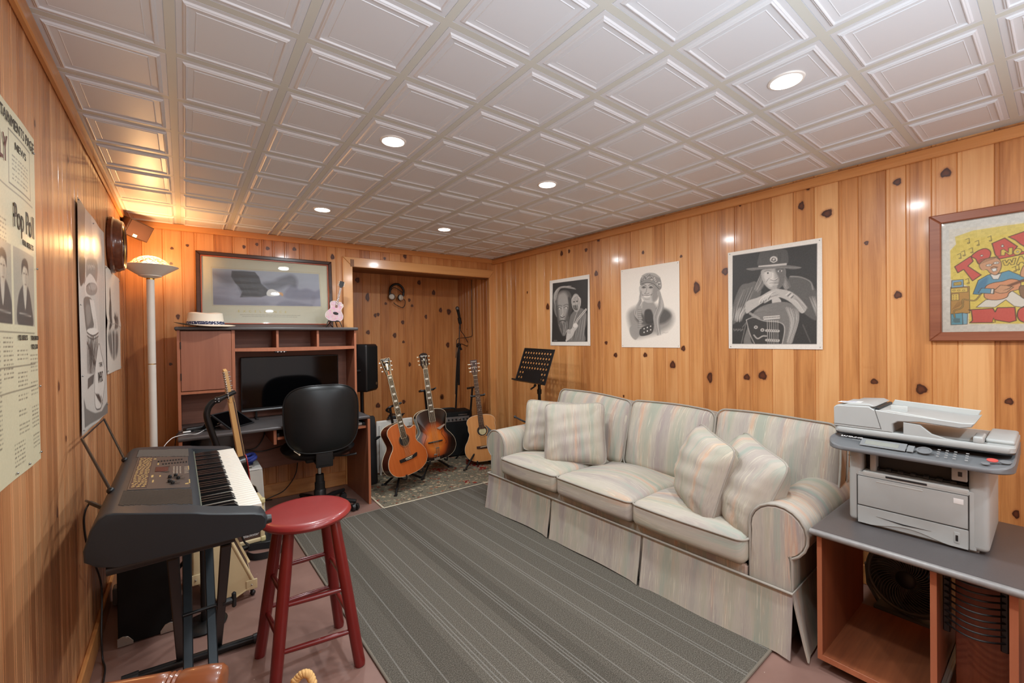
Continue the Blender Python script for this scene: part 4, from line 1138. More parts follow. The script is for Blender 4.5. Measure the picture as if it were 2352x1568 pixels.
for i in range(36):
    y = .083+i*kw+kw/2
    if wk0 is None:
        m = MB(); m.rbox((.0725, 0, 0), (.145, .0226, .012), .0018, 2); m.box((.1445, 0, -.008), (.002, .0222, .012), .0005); wk0 = m.build('white_key', KW, kb); wk0.location = (.2305, y, .8035)
    else:
        q = wk0.copy(); COL.objects.link(q); q.location = (.2305, y, .8035)
    if i < 35 and i % 7 in (0, 1, 3, 4, 5):
        yb3 = y+kw/2
        if bk0 is None:
            m = MB(); m.add([(0, -.0058, 0), (.088, -.0058, 0), (.088, .0058, 0), (0, .0058, 0), (0, -.0043, .0115), (.078, -.0043, .0105), (.078, .0043, .0105), (0, .0043, .0115)], [(0, 3, 2, 1), (4, 5, 6, 7), (0, 1, 5, 4), (1, 2, 6, 5), (2, 3, 7, 6), (3, 0, 4, 7)]); bk0 = m.build('black_key', KK, kb, smooth=20); bk0.location = (.2305, yb3, .809)
        else:
            q = bk0.copy(); COL.objects.link(q); q.location = (.2305, yb3, .809)
# wire music rest
pts = [(.018, .345, .86), (-.100, .69, .968), (-.100, 1.19, .968), (.018, .79, .86)]
q1, q2 = loc_of(kb, AZ(266, 1119, .865)), loc_of(kb, AZ(298, 1050, .865))
q3, q4 = loc_of(kb, AX(188, 1008, -.288)), loc_of(kb, AX(239, 962, -.288))
q1 = Vector((.016, q1.y, .858)); q2 = Vector((.016, q2.y, .858))
q3.x = max(q3.x, -.118); q4.x = max(q4.x, -.118)
m = MB(); m.tube([q1, q3], .0042, 8); m.tube([q2, q4], .0042, 8); m.tube([q3, q4], .003, 8)
for q in (q1, q2): m.ball(q, .010, 10, 8)
m.build('music_rest', BLKM, kb, smooth=60)
# pitch knob at the front corner
m = MB(); m.cyl((.376, .03, .775), (.392, .03, .775), .014, .012, 20); m.build('front_socket', BLK, kb)
jk = thing('audio_cable', 'black audio cable plugged into the back of the keyboard and trailing down the left wall', 'cable', (0, 0, 0))
j0 = kb.location+Vector((-.008, .30, .80)); j0.x = -.205; j0.y = 1.80
w0 = AX(197, 1165, -.285)
pts = spline([j0+Vector((.012, -.02, -.005)), j0+Vector((-.05, .10, 0)), AX(205, 1155, -.285), AX(196, 1172, -.29), AX(193, 1205, -.295), AX(203, 1262, -.295), AX(232, 1340, -.295), (-.29, 2.42, .10), (-.285, 2.40, .012), (-.27, 2.32, .006), (-.262, 2.1, .006), (-.255, 1.9, .006)], 8)
m = MB(); m.tube(pts, .0033, 8); m.tube([j0+Vector((.0, -.0, -.005)), j0+Vector((-.038, .072, 0))], .006, 10); m.build('cord', BLK, jk, smooth=60)

# ------------------------------------------------------------------ keyboard stand
STL = paint('lit_black_steel', (40, 46, 50), .34, .5)  # bluish light on these bars is put into the steel colour
ks = thing('keyboard_stand', 'black folding X shaped keyboard stand of flat steel bars', 'stand', (0, 0, 0))
def bar(name, p, q, w, th, mat):
    p, q = Vector(p), Vector(q); d = q-p; m = MB(); m.box((0, 0, d.length/2), (w, th, d.length), .003)
    o = m.build(name, mat, ks); o.location = p; o.rotation_mode = 'QUATERNION'
    z = d.normalized(); x = Vector((1, 0, 0)); x = (x-z*x.dot(z)).normalized(); y = z.cross(x)
    o.rotation_quaternion = Matrix((x, y, z)).transposed().to_quaternion(); return o
YN, YFR = 1.52, 2.17
for x in (-.035, .088): bar('front_leg_bar', (x, YN, .700), (x+.004, YFR, .03), .028, .012, BLKM)
for x in (-.004, .062): bar('rear_leg_bar', (x, YFR, .700), (x-.004, YN+.02, .03), .028, .012, STL)
for (y, nm) in ((YFR, 'floor_tube'), (YN, 'floor_tube')):
    m = MB(); m.tube([(-.19, y+.012, .018), (.235, y-.03, .018)], .016, 12); f_ = m.build(nm, BLKM, ks)
    for (xx, yy) in ((-.19, y+.012), (.235, y-.03)):
        m = MB(); m.cyl((xx-.02, yy, .019), (xx+.03, yy, .019), .019, n=14); m.build('rubber_foot', BLK, f_)
for y in (YN, YFR):
    m = MB(); m.tube([(-.17, y, .710), (.11, y, .716)], .014, 12); m.build('top_tube', BLK, ks)
m = MB(); yc = (YN+YFR)/2; m.cyl((-.05, yc, .365), (.128, yc, .365), .006, n=10); m.build('pivot_bolt', BLKM, ks)
m = MB(); m.cyl((.095, yc, .365), (.122, yc, .365), .012, n=14); m.box((.128, yc, .365), (.014, .016, .055), .005); m.build('locking_knob', BLK, ks)
# ------------------------------------------------------------------ guitars
def half(L, lb, w, ub):
    return [(0, 0), (lb*.30, .004*L), (lb*.58, .028*L), (lb*.82, .085*L), (lb*.96, .17*L), (lb, .265*L), (lb*.95, .37*L), (lb*.80, .47*L), (w*1.07, .55*L), (w, .615*L), (w*1.06, .69*L), (ub*.95, .78*L), (ub, .85*L), (ub*.93, .92*L), (ub*.72, .97*L), (ub*.42, .995*L), (.03, L)]
def outline(L, lb, w, ub, cut=False):
    r_ = half(L, lb, w, ub)
    right = r_
    if cut: right = r_[:11]+[(ub*.93, .76*L), (ub*1.0, .815*L), (ub*.97, .855*L), (ub*.86, .868*L), (ub*.68, .845*L), (ub*.46, .85*L), (.05, .89*L), (.036, .95*L), (.032, L)]
    R_ = spline([(x, 0, z) for x, z in right], 4); L_ = spline([(x, 0, z) for x, z in r_], 4)
    return [(p[0], p[2]) for p in R_]+[(-p[0], p[2]) for p in L_[::-1]][:-1]
PEARL = paint('pearl_inlay', (226, 224, 214), .25); IVB = paint('ivory_binding', (228, 214, 184), .4); ROSE = woodgrain('rosewood', (72, 42, 32), (40, 24, 20), 2, .35, 1.)
EBON = paint('ebony', (28, 22, 20), .4); NICK = paint('nickel', (190, 186, 176), .25, .9); GOLD = paint('gold_hardware', (196, 160, 92), .3, .9); STR = paint('guitar_string', (196, 176, 140), .35, .8)
TORT = paint('smoke_pickguard', (92, 92, 92), .25); SHOLE = paint('soundhole_dark', (22, 14, 10), .7); CREAMK = paint('cream_tuner_button', (222, 206, 170), .4)
def burst():
    t = NT('sunburst_lacquer'); o_ = t.attr('st'); n_ = t.n('SeparateXYZ', {0: o_}).node
    d = n_.outputs[0]
    d = t.math('ADD', d, t.math('MULTIPLY', t.math('SUBTRACT', t.noise(t.scale(t.obj(), (30, 1, 3)), 1., 2), .5), .06))
    return t.fin(t.ramp(d, [(.26, lin((206, 116, 46))), (.46, lin((160, 72, 26))), (.60, lin((62, 27, 16))), (.74, lin((24, 15, 12)))]), .18, 0, .5)
BURST = burst()
ORTOP = woodgrain('orange_cedar_top', (184, 96, 44), (160, 76, 30), 2, .28, 1., .3); SPRUCE = woodgrain('amber_spruce_top', (206, 146, 88), (186, 122, 66), 2, .28, 1., .4)
RIMD = woodgrain('dark_rosewood_rim', (92, 44, 28), (40, 22, 18), 2, .22, 1., .4); BLKL = paint('black_lacquer', (24, 18, 16), .2, coat=.4); MAH = woodgrain('mahogany_neck', (120, 66, 40), (92, 48, 28), 2, .35)
MAPLE = woodgrain('maple_neck', (216, 174, 116), (196, 150, 92), 2, .35, .6)
def frame3(base, head, nrm):
    base, head, nrm = Vector(base), Vector(head), Vector(nrm)
    z = (head-base).normalized(); y = -(nrm-z*nrm.dot(z)).normalized(); x = y.cross(z)
    return base, Matrix((x, y, z)).transposed(), (head-base).length
def guitar(name, label, base, head, nrm, kind, group='full-size guitars on stands'):
    base, rm, tot = frame3(base, head, nrm)
    g = thing(name, label, 'guitar', base, rot=rm.to_euler(), group=group)
    P = dict(A=dict(L=.455, lb=.202, w=.122, ub=.148, d=.105, cut=True, top=ORTOP, rim=RIMD, bind=IVB, neck=MAH, head=.150),
             B=dict(L=.485, lb=.212, w=.128, ub=.152, d=.085, cut=False, top=BURST, rim=BLKL, bind=IVB, neck=BLKL, head=.150),
             C=dict(L=.465, lb=.196, w=.132, ub=.145, d=.10, cut=False, top=SPRUCE, rim=MAH, bind=IVB, neck=MAH, head=.160))[kind]
    k = tot/1.03
    L, d = P['L']*k, P['d']*k; lb, w, ub = P['lb']*k, P['w']*k, P['ub']*k; hd = P['head']*k; nut = tot-hd
    out = outline(L, lb, w, ub, P['cut'])
    m = MB(); m.prism(out, .004, d, .004*k); m.build('rim_and_back', P['rim'], g)
    n_ = len(out); cx, cz = 0, .40*L
    m = MB(); rings = [1., .94, .8, .6, .4, .2]
    vs = []
    arch = .012*k if kind == 'B' else .0015
    def dist(x, z): # 0 centre .. 1 edge
        return None
    for q in rings:
        for (x, z) in out: vs.append((cx+(x-cx)*q, -arch*(1-q*q), cz+(z-cz)*q))
    fs = []
    for i in range(len(rings)-1):
        for j in range(n_): fs.append((i*n_+j, i*n_+(j+1) % n_, (i+1)*n_+(j+1) % n_, (i+1)*n_+j))
    vs.append((cx, -arch, cz)); c = len(vs)-1
    for j in range(n_): fs.append(((len(rings)-1)*n_+j, (len(rings)-1)*n_+(j+1) % n_, c))
    # edge down to the rim
    b0 = len(vs); vs += [(x, .006, z) for (x, z) in out]
    for j in range(n_): fs.append((b0+j, b0+(j+1) % n_, (j+1) % n_, j))
    m.add(vs, fs)
    if kind == 'B':
        for i in range(len(m.v)):
            x, y, z = m.v[i]; q = rings[min(i//n_, len(rings)-1)] if i < c else (0 if i == c else 1.)
            # oval light centre between waist and bridge
            e_ = math.hypot(x/(lb*1.0), (z-.38*L)/(.60*L)); m.st[i] = (max(e_*.92, q*.9 if q > .93 else 0), x, z)
    top = m.build('soundboard', P['top'], g, smooth=50)
    for y in ((.0025,) if kind == 'C' else (.0025, d)):
        m = MB(); m.tube([(x, y, z) for (x, z) in out], .0028*k, 6, closed=True); m.build('binding', P['bind'], g, smooth=60)
    # neck, fingerboard
    zb_ = L*(.70 if kind != 'B' else .76)
    m = MB(); m.add([(-.022*k, -.002, L-.02), (.022*k, -.002, L-.02), (.0215*k, -.002, nut), (-.0215*k, -.002, nut), (-.013*k, .024*k, L-.02), (.013*k, .024*k, L-.02), (.012*k, .018*k, nut), (-.012*k, .018*k, nut)], [(0, 1, 2, 3), (7, 6, 5, 4), (0, 4, 5, 1), (1, 5, 6, 2), (2, 6, 7, 3), (3, 7, 4, 0)]); m.build('neck', P['neck'], g)
    w0, w1 = .028*k, .0215*k; yf = -.004-(arch if kind == 'B' else 0)
    m = MB(); m.add([(-w0, yf-.004, zb_), (w0, yf-.004, zb_), (w1, -.008, nut), (-w1, -.008, nut), (-w0, .0, zb_), (w0, .0, zb_), (w1, 0, nut), (-w1, 0, nut)], [(0, 1, 2, 3), (7, 6, 5, 4), (0, 4, 5, 1), (1, 5, 6, 2), (2, 6, 7, 3), (3, 7, 4, 0)]); fbd = m.build('fingerboard', EBON if kind != 'C' else ROSE, g)
    def fbp(t_): # t 0 at nut .. 1 at board end
        z = nut+(zb_-nut)*t_; return z, w1+(w0-w1)*t_, -.0082+(yf-.0042+.008)*t_
    if kind != 'C':
        m = MB()
        for s_ in (-1, 1): m.tube([(s_*w1, -.006, nut), (s_*w0, yf-.002, zb_)], .0022*k, 6)
        m.tube([(-w0, yf-.002, zb_), (w0, yf-.002, zb_)], .0022*k, 6); m.build('fingerboard_binding', IVB, fbd)
    m = MB(); sc_ = (nut-L*.31)
    fr = [nut-sc_+sc_/(2**(i/12)) for i in range(1, 21)]; fr = [z for z in fr if z > zb_+.004]
    for z in fr:
        t_ = (nut-z)/(nut-zb_); _, ww, y = fbp(t_); m.box((0, y-.0004, z), (2*ww, .0016, .0016*k), 0)
    m.build('frets', NICK, fbd)
    allf = [nut]+fr
    for f in ((1, 3, 5, 7, 9, 12, 15, 17) if kind == 'A' else (3, 5, 7, 9, 12, 15) if kind == 'B' else (5, 7, 9, 12)):
        if f >= len(allf): continue
        z = (allf[f]+allf[f-1])/2; t_ = (nut-z)/(nut-zb_); _, ww, y = fbp(t_); m = MB()
        if kind == 'C': m.cyl((0, y-.0006, z), (0, y, z), .003*k, n=12)
        else: m.box((0, y-.0003, z), (ww*1.25, .001, min(.016*k, abs(allf[f]-allf[f-1])*.55)), .0)
        m.build('inlay', PEARL, fbd)
    m = MB(); m.box((0, -.008, nut+.001), (.044*k, .007, .005*k), .001); m.build('nut', IVB, g)
    # headstock
    H = hd
    if kind == 'A': ho = [(-.020, 0), (.020, 0), (.026, .22*H/k), (.030, .30*H/k), (.043, .96*H/k), (.040, H/k), (.022, .985*H/k), (.008, 1.02*H/k), (-.006, .99*H/k), (-.022, .995*H/k), (-.046, H/k), (-.048, .96*H/k), (-.030, .30*H/k), (-.026, .22*H/k)]
    elif kind == 'B': ho = [(-.020, 0), (.020, 0), (.030, .16*H/k), (.040, .28*H/k), (.036, .6*H/k), (.040, .92*H/k), (.022, 1.0*H/k), (0, 1.03*H/k), (-.022, 1.0*H/k), (-.040, .92*H/k), (-.036, .6*H/k), (-.040, .28*H/k), (-.030, .16*H/k)]
    else: ho = [(-.021, 0), (.021, 0), (.030, .16*H/k), (.031, .2*H/k), (.036, .95*H/k), (.036, H/k), (-.036, H/k), (-.036, .95*H/k), (-.031, .2*H/k), (-.030, .16*H/k)]
    ho = [(x*k, z*k+nut+.003) for x, z in ho]
    m = MB(); m.prism(ho, .0, .014, .001); hs = m.build('headstock', BLKL if kind != 'C' else ROSE, g)
    if kind != 'C':
        m = MB(); m.tube([(x, .0, z) for x, z in ho], .0016 if kind == 'A' else .0007, 6, closed=True); m.build('headstock_binding', IVB if kind == 'A' else EBON, hs)
    if kind == 'A':
        m = MB(); m.prism([(-.007*k, nut+.05*k), (.007*k, nut+.05*k), (.009*k, nut+.085*k), (.015*k, nut+.10*k), (.004*k, nut+.107*k), (0, nut+.112*k), (-.004*k, nut+.107*k), (-.015*k, nut+.10*k), (-.009*k, nut+.085*k)], -.001, .0005); m.prism([(-.028*k, nut+.122*k), (.028*k, nut+.122*k), (.024*k, nut+.130*k), (-.024*k, nut+.130*k)], -.001, .0005); m.build('headstock_inlay', PEARL, hs)
        m = MB(); m.prism([(-.009*k, nut+.005*k), (.009*k, nut+.005*k), (.007*k, nut+.04*k), (-.007*k, nut+.04*k)], -.001, .0005); m.build('truss_rod_cover', ORTOP, hs)
        text('headstock_lettering', "D'Angelico", .014*k, (0, -.0012, nut+.141*k), PEARL, hs)
    elif kind == 'B':
        text('headstock_lettering', 'Epiphone', .017*k, (0, -.0012, nut+.128*k), PEARL, hs, shear=.25)
        m = MB(); m.prism([(0, nut+.075*k), (.006*k, nut+.092*k), (0, nut+.109*k), (-.006*k, nut+.092*k)], -.001, .0005); m.build('headstock_inlay', PEARL, hs)
        m = MB(); m.prism([(-.006*k, nut+.006*k), (.006*k, nut+.006*k), (.004*k, nut+.036*k), (-.004*k, nut+.036*k)], -.0015, .0005); m.build('truss_rod_cover', NICK, hs)
    else:
        text('headstock_lettering', 'YAMAHA', .013*k, (0, -.0012, nut+.145*k), PEARL, hs)
        m = MB()
        for t_ in (0, 2.1, 4.2): m.tube([(0, -.0008, nut+.085*k), (.013*k*math.cos(t_+.6), -.0008, nut+.085*k+.018*k*math.sin(t_+.6))], [.003*k, .0015*k], 6)
        m.build('headstock_emblem', PEARL, hs)
    BT = PEARL if kind == 'A' else CREAMK
    for s_ in (-1, 1):
        for j in range(3):
            z = nut+(.045+.038*j)*k; x = s_*(.027+.0035*j)*k*(1.05 if kind != 'C' else 1.)
            m = MB(); m.cyl((x*.62, -.010, z), (x*.62, .0, z), .0032*k, n=10); m.cyl((x*.62, -.002, z), (x*.62, 0, z), .006*k, n=12); m.cyl((x, .010, z), (x+s_*.016*k, .010, z), .0022*k, n=8); tn = m.build('tuner', NICK if kind != 'A' else GOLD, hs)
            m = MB(); m.ball((x+s_*.022*k, .010, z), (.008*k, .0035*k, .0065*k), 12, 8); m.build('tuner_button', BT, tn)
    # bridge, hole, strings
    zbr = L*(.31 if kind != 'B' else .365)
    if kind != 'B':
        zh = L*.655
        m = MB(); m.cyl((0, -.0024, zh), (0, -.0016, zh), .050*k, n=40); top_h = m.build('soundhole', SHOLE, g)
        m = MB(); m.tube([(.056*k*math.cos(2*PI*i/40), -.0022, zh+.056*k*math.sin(2*PI*i/40)) for i in range(40)], .0055*k, 6, closed=True, flat=.2); m.build('rosette', paint('rosette_inlay', (132, 104, 70), .4, var=.4, scale=400.) if kind == 'A' else paint('rosette_pale', (206, 168, 116), .4), top_h)
        if kind == 'C':
            m = MB(); m.ball((.004*k, -.0027, zh-.004*k), (.036*k, .0002, .036*k), 24, 8); m.build('label_inside', paint('aged_paper_label', (206, 194, 150), .8), top_h)
            m = MB(); m.prism([(.03*k, zh-.052*k), (.075*k, zh-.075*k), (.115*k, zh-.06*k), (.10*k, zh-.01*k), (.052*k, zh+.045*k), (.035*k, zh+.055*k), (.058*k, zh+.015*k), (.055*k, zh-.02*k)], -.0035, -.0018); m.build('pickguard', TORT, g)
        if kind == 'A': bo = [(-.092, -.004), (-.088, -.018), (-.04, -.020), (.04, -.020), (.088, -.012), (.098, .014), (.090, .020), (.05, .010), (-.05, .010), (-.092, .010)]
        else: bo = [(-.075, -.012), (-.03, -.018), (.03, -.018), (.075, -.012), (.075, .012), (.03, .010), (-.03, .010), (-.075, .012)]
        m = MB(); m.prism([(x*k, zbr+z*k) for x, z in bo], -.010, -.0015, .002); br = m.build('bridge', EBON if kind == 'A' else ROSE, g)
        m = MB(); m.tube([(-.038*k, -.012, zbr), (.038*k, -.012, zbr+.004*k)], .0025*k, 6); m.build('saddle', IVB, br)
        m = MB()
        for j in range(6): m.ball(((-.027+.0108*j)*k, -.0115, zbr-.010*k), .003*k, 8, 6)
        m.build('bridge_pins', PEARL if kind == 'A' else EBON, br)
        ys, zs, spb = -.0135, zbr-.004, .0104*k
    else:
        m = MB(); m.box((0, -arch-.010, zbr), (.145*k, .012, .012*k), .003); m.box((0, -arch-.018, zbr), (.13*k, .006, .006*k), .002); br = m.build('bridge', EBON, g)
        m = MB()
        for (x, z0_, z1_) in ((-.014, .10, .0), (.014, .20, .0)): m.tube([(x*k-.012*k, -arch-.012, z0_*L*1.2), (x*k-.012*k, -.006, .01)], .0022, 6); m.tube([(x*k+.012*k, -arch-.012, z0_*L*1.2), (x*k+.012*k, -.006, .01)], .0022, 6); m.box((x*k, -arch-.012, z0_*L*1.2), (.034*k, .004, .010), .001)
        m.box((0, -.006, .012), (.06*k, .006, .02), .002); m.build('tailpiece', NICK, g)
        for s_ in (-1, 1):
            m = MB(); m.tube(spline([(s_*.085*k, -arch*.5-.0015, .55*L), (s_*.075*k, -arch*.5-.002, .50*L), (s_*.095*k, -arch*.55-.002, .42*L), (s_*.112*k, -arch*.45-.002, .33*L), (s_*.10*k, -arch*.5-.002, .29*L)], 6), .006*k, 6, flat=.15); m.build('f_hole', SHOLE, g)
        m = MB(); m.prism([(.03*k, .62*L), (.062*k, .58*L), (.12*k, .655*L), (.115*k, .675*L)], -arch-.006, -arch-.003); m.build('pickguard_arm', paint('grey_guard', (150, 132, 118), .4), g)
        ys, zs, spb = -arch-.021, .12*L, .0098*k
    for j in range(6):
        m = MB(); x0 = (j-2.5)*spb; x1 = (j-2.5)*.0070*k
        pts = [(x0*.8, ys+.004, zs)] if kind == 'B' else [(x0, ys+.001, zs)]
        if kind == 'B': pts.append((x0, ys, zbr))
        pts += [(x1, -.0118, nut), ((-1 if j < 3 else 1)*(.017+.002*abs(j-2.5))*k, -.006, nut+(.045+.038*(2-abs(j-2.5)+.5))*k)]
        m.tube(pts, .0008, 5, cap=False); m.build('string', STR, g, smooth=60)
    return g
ga = guitar('acoustic_guitar', 'orange cutaway acoustic guitar with dark rosewood rim, nearest of the alcove guitars', AY(946, 1087, 3.44), AY(885, 824, 3.60), (.22, -.97, 0), 'A')
gb = guitar('archtop_guitar', 'dark sunburst archtop guitar with metal tailpiece on stand between two acoustics', AY(1004, 1056, 3.62), AY(972, 812, 3.76), (-.12, -.98, 0), 'B')
gc = guitar('acoustic_guitar', 'pale amber acoustic guitar with grey pickguard half hidden by the far sofa arm', AY(1116, 1058, 3.60), AY(1087, 827, 3.74), (-.52, -.85, 0), 'C')

# tripod stands
def gstand(name, label, g, feet, yoke_z, L, hook=True):
    """stand set behind guitar g; feet = floor points of the three legs"""
    c = Vector((sum(f[0] for f in feet)/3, sum(f[1] for f in feet)/3, 0))
    s_ = thing(name, label, 'guitar stand', c, group='tripod guitar stands')
    M_ = Matrix.Translation(g.location) @ g.rotation_euler.to_matrix().to_4x4()
    def gl(x, y, z): return (M_ @ Vector((x, y, z)))-c
    top = Vector((0, 0, .20))
    for f in feet:
        e = Vector((f[0], f[1], .012))-c
        m = MB(); m.tube([Vector((0, 0, .15)), Vector((0, 0, .15)).lerp(e, .5)+Vector((0, 0, .0)), e], .0095, 10); l_ = m.build('leg', BLKM, s_)
        m = MB(); d = e.normalized(); m.cyl(e-d*.02, e+d*.02, .0125, n=12); m.build('rubber_foot', BLK, l_)
    b_ = gl(0, .135, .08); n_ = gl(0, .10, yoke_z)
    m = MB(); m.tube(spline([(0, 0, .12), b_, gl(0, .125, L*.7), n_], 5), .011, 10); m.build('upright', BLKM, s_)
    m = MB(); m.tube(spline([b_, gl(-.07, .10, .02), gl(-.085, .03, -.012), gl(-.085, -.035, -.014), gl(-.085, -.05, .02)], 5), .008, 8); m.tube(spline([b_, gl(.07, .10, .02), gl(.085, .03, -.012), gl(.085, -.035, -.014), gl(.085, -.05, .02)], 5), .008, 8); m.build('cradle_arms', BLK, s_)
    m = MB()
    if hook: m.tube(spline([gl(-.0, .10, yoke_z-.05), gl(-.05, .08, yoke_z-.02), gl(-.05, .035, yoke_z), gl(.0, .03, yoke_z+.008), gl(.07, .02, yoke_z+.012)], 6), .010, 10)
    else:
        m.tube([gl(-.075, .045, yoke_z), gl(.075, .045, yoke_z)], .010, 10); m.tube([n_, gl(0, .045, yoke_z)], .010, 10); m.tube([gl(-.07, .045, yoke_z), gl(-.07, -.02, yoke_z+.01)], .008, 8); m.tube([gl(.07, .045, yoke_z), gl(.07, -.02, yoke_z+.01)], .008, 8)
    m.build('neck_yoke', BLK, s_)
    return s_
gstand('guitar_stand', 'black tripod stand under the orange cutaway acoustic guitar', ga, (AZ(909, 1138, .01), AZ(968, 1097, .01), AZ(882, 1114, .01)), .595, .46)
gstand('guitar_stand', 'black tripod stand under the sunburst archtop guitar', gb, (AZ(1035, 1073, .01), (1.72, 3.62, 0), (1.92, 4.05, 0)), .66, .49, False)
gstand('guitar_stand', 'black tripod stand under the pale amber acoustic guitar by the sofa', gc, ((2.16, 3.60, 0), (2.49, 3.60, 0), (2.38, 3.86, 0)), .66, .46, False)
sp = thing('guitar_stand', 'empty black tripod stand behind the pale amber acoustic guitar', 'guitar stand', (2.41, 3.95, 0), group='tripod guitar stands')
for a_ in (R(30), R(150), R(270)):
    m = MB(); m.tube([(0, 0, .16), (.13*math.cos(a_), .13*math.sin(a_), .012)], .009, 8); m.build('leg', BLKM, sp)
yt = AY(1085, 890, 3.93)
m = MB(); m.tube([(0, 0, .14), (yt.x-2.41, -.02, yt.z)], .011, 10); m.build('upright', BLKM, sp)
m = MB(); m.tube([(yt.x-2.41-.075, -.04, yt.z), (yt.x-2.41+.06, -.01, yt.z+.004)], .011, 10); m.build('neck_yoke', BLK, sp)

# electric guitar behind the keyboard, hung by its neck
EB, EH = Vector((.292, 2.80, .265)), AY(516, 847, 2.80)
base, rm, tot = frame3(EB, EH, (.97, .10, 0))
eg = thing('electric_guitar', 'electric guitar with pale maple neck seen edge-on behind the keyboard', 'guitar', base, rot=rm.to_euler(), group='full-size guitars on stands')
bl = .41; nutz = tot-.185
m = MB(); eo = spline([(0, 0, 0), (.10, 0, .012), (.155, 0, .08), (.14, 0, .17), (.108, 0, .225), (.13, 0, .30), (.15, 0, .37), (.11, 0, .385), (.06, 0, .335), (.03, 0, .32), (-.03, 0, .32), (-.06, 0, .34), (-.12, 0, .43), (-.15, 0, .40), (-.13, 0, .30), (-.11, 0, .225), (-.145, 0, .16), (-.155, 0, .08), (-.10, 0, .012)], 4, True)
m.prism([(x, z) for x, _, z in eo], -.002, .043, .006); m.build('body', BLKL, eg)
m = MB(); m.tube([(x, -.001, z) for x, _, z in eo], .003, 6, closed=True); m.build('binding', paint('red_guitar_binding', (150, 34, 30), .3), eg, smooth=60)
m = MB(); m.prism([(x*.72, .03+z*.78) for x, _, z in eo], -.0045, -.002); m.build('pickguard', BLK, eg)
for z in (.10, .17, .24):
    m = MB(); m.rbox((0, -.009, z), (.085, .012, .02), .004, 2); m.build('pickup', WHT, eg)
m = MB()
for k in range(3): m.cyl((.09, -.018, .06+k*.04), (.09, -.004, .06+k*.04), .010, n=14)
m.build('control_knobs', CHROME, eg)
m = MB(); m.add([(-.026, -.008, .33), (.026, -.008, .33), (.021, -.008, nutz), (-.021, -.008, nutz), (-.020, .016, .33), (.020, .016, .33), (.016, .013, nutz), (-.016, .013, nutz)], [(0, 1, 2, 3), (7, 6, 5, 4), (0, 4, 5, 1), (1, 5, 6, 2), (2, 6, 7, 3), (3, 7, 4, 0)]); m.build('neck', MAPLE, eg)
m = MB(); m.add([(-.027, -.013, .29), (.027, -.013, .29), (.0215, -.013, nutz), (-.0215, -.013, nutz), (-.027, -.008, .29), (.027, -.008, .29), (.0215, -.008, nutz), (-.0215, -.008, nutz)], [(0, 1, 2, 3), (7, 6, 5, 4), (0, 4, 5, 1), (1, 5, 6, 2), (2, 6, 7, 3), (3, 7, 4, 0)]); m.build('fingerboard', ROSE, eg)
m = MB(); m.prism([(-.021, nutz), (.021, nutz), (.03, nutz+.03), (.052, nutz+.05), (.045, nutz+.07), (.02, nutz+.07), (.012, nutz+.12), (.02, nutz+.17), (.0, tot), (-.03, tot-.01), (-.035, nutz+.05)], -.006, .010, .001); hs = m.build('headstock', MAPLE, eg)
for k in range(12):
    z = nutz+.028+k*.0125; m = MB(); m.box((-.030, .014, z), (.014, .010, .009), .002); m.cyl((-.034, .015, z), (-.055, .015, z), .003, n=8); m.ball((-.056, .015, z), (.005, .004, .006), 8, 6); m.cyl((-.02, -.018 if k % 2 else -.012, z), (-.02, -.006, z), .0025, n=8); m.build('tuner', CHROME, hs)
for k in range(6):
    m = MB(); m.tube([((k-2.5)*.0104, -.019, .09), ((k-2.5)*.0068, -.0165, nutz), (-.02, -.012, nutz+.05+k*.02)], .0009, 5, cap=False); m.build('string', STR, eg, smooth=60)
es = thing('guitar_stand', 'black stand with curved padded neck arm holding the maple-necked electric guitar', 'guitar stand', (.06, 2.97, 0), group='tripod guitar stands')
O_ = Vector((.06, 2.97, 0))
q1, q2, q3, q4, q5 = AY(500, 1030, 2.78), AY(477, 965, 2.77), AY(477, 940, 2.77), AY(487, 925, 2.77), AY(497, 919, 2.77)
m = MB(); m.tube([q-O_ for q in [Vector((.07, 2.95, .18))]+[Vector(p) for p in spline([q1, q2, q3, q4, q5], 6)]], .0155, 12); m.build('upright', BLKM, es)
m = MB(); e1, e2 = AY(500, 918, 2.765), AY(541, 899, 2.765); m.tube([e1-O_, e1.lerp(e2, .3)-O_, e2-O_], [.017, .013, .011], 12); m.ball(e1-O_, .019, 12, 8); m.build('padded_yoke', BLK, es)
m = MB()
for k in range(4): a_ = R(45+90*k); m.ball(e1-O_+Vector((.010*math.cos(a_)-.003, -.0165, .010*math.sin(a_))), .003, 6, 5)
m.build('yoke_screws', CHROME, es)
for a_ in (R(-60), R(60), R(180)):
    m = MB(); m.tube([(.008, -.018, .2), (.15*math.cos(a_), .15*math.sin(a_), .012)], .010, 8); m.build('leg', BLKM, es)

# miniature guitar on the hutch
MGP = NT('pink_floral_paper'); o_ = MGP.obj(); v_ = MGP.n('TexVoronoi', {'Vector': o_, 'Scale': 60.}, out=1); MGM = MGP.fin(MGP.mix(MGP.math('MULTIPLY', MGP.noise(o_, 45., 3), 1.), lin((200, 172, 176)), MGP.mix(.8, v_, lin((170, 112, 128)))), .4)
base, rm, tot = frame3(AY(765, 737, 3.72), AY(786, 646, 3.74), (-.25, -.97, 0)); k = tot/1.03
mg = thing('miniature_guitar', 'small pink patterned ornamental guitar standing on the desk hutch', 'ornament', base, rot=rm.to_euler())
out = outline(.50*k, .205*k, .125*k, .155*k, True)
m = MB(); m.prism(out, 0, .06*k, .003*k); m.build('body', MGM, mg)
m = MB(); m.tube([(x, 0, z) for x, z in out], .004*k, 6, closed=True); m.build('binding', PEARL, mg)
m = MB(); m.ball((.02*k, -.001, .2*k), (.065*k, .001, .036*k), 20, 6); m.build('soundhole', SHOLE, mg)
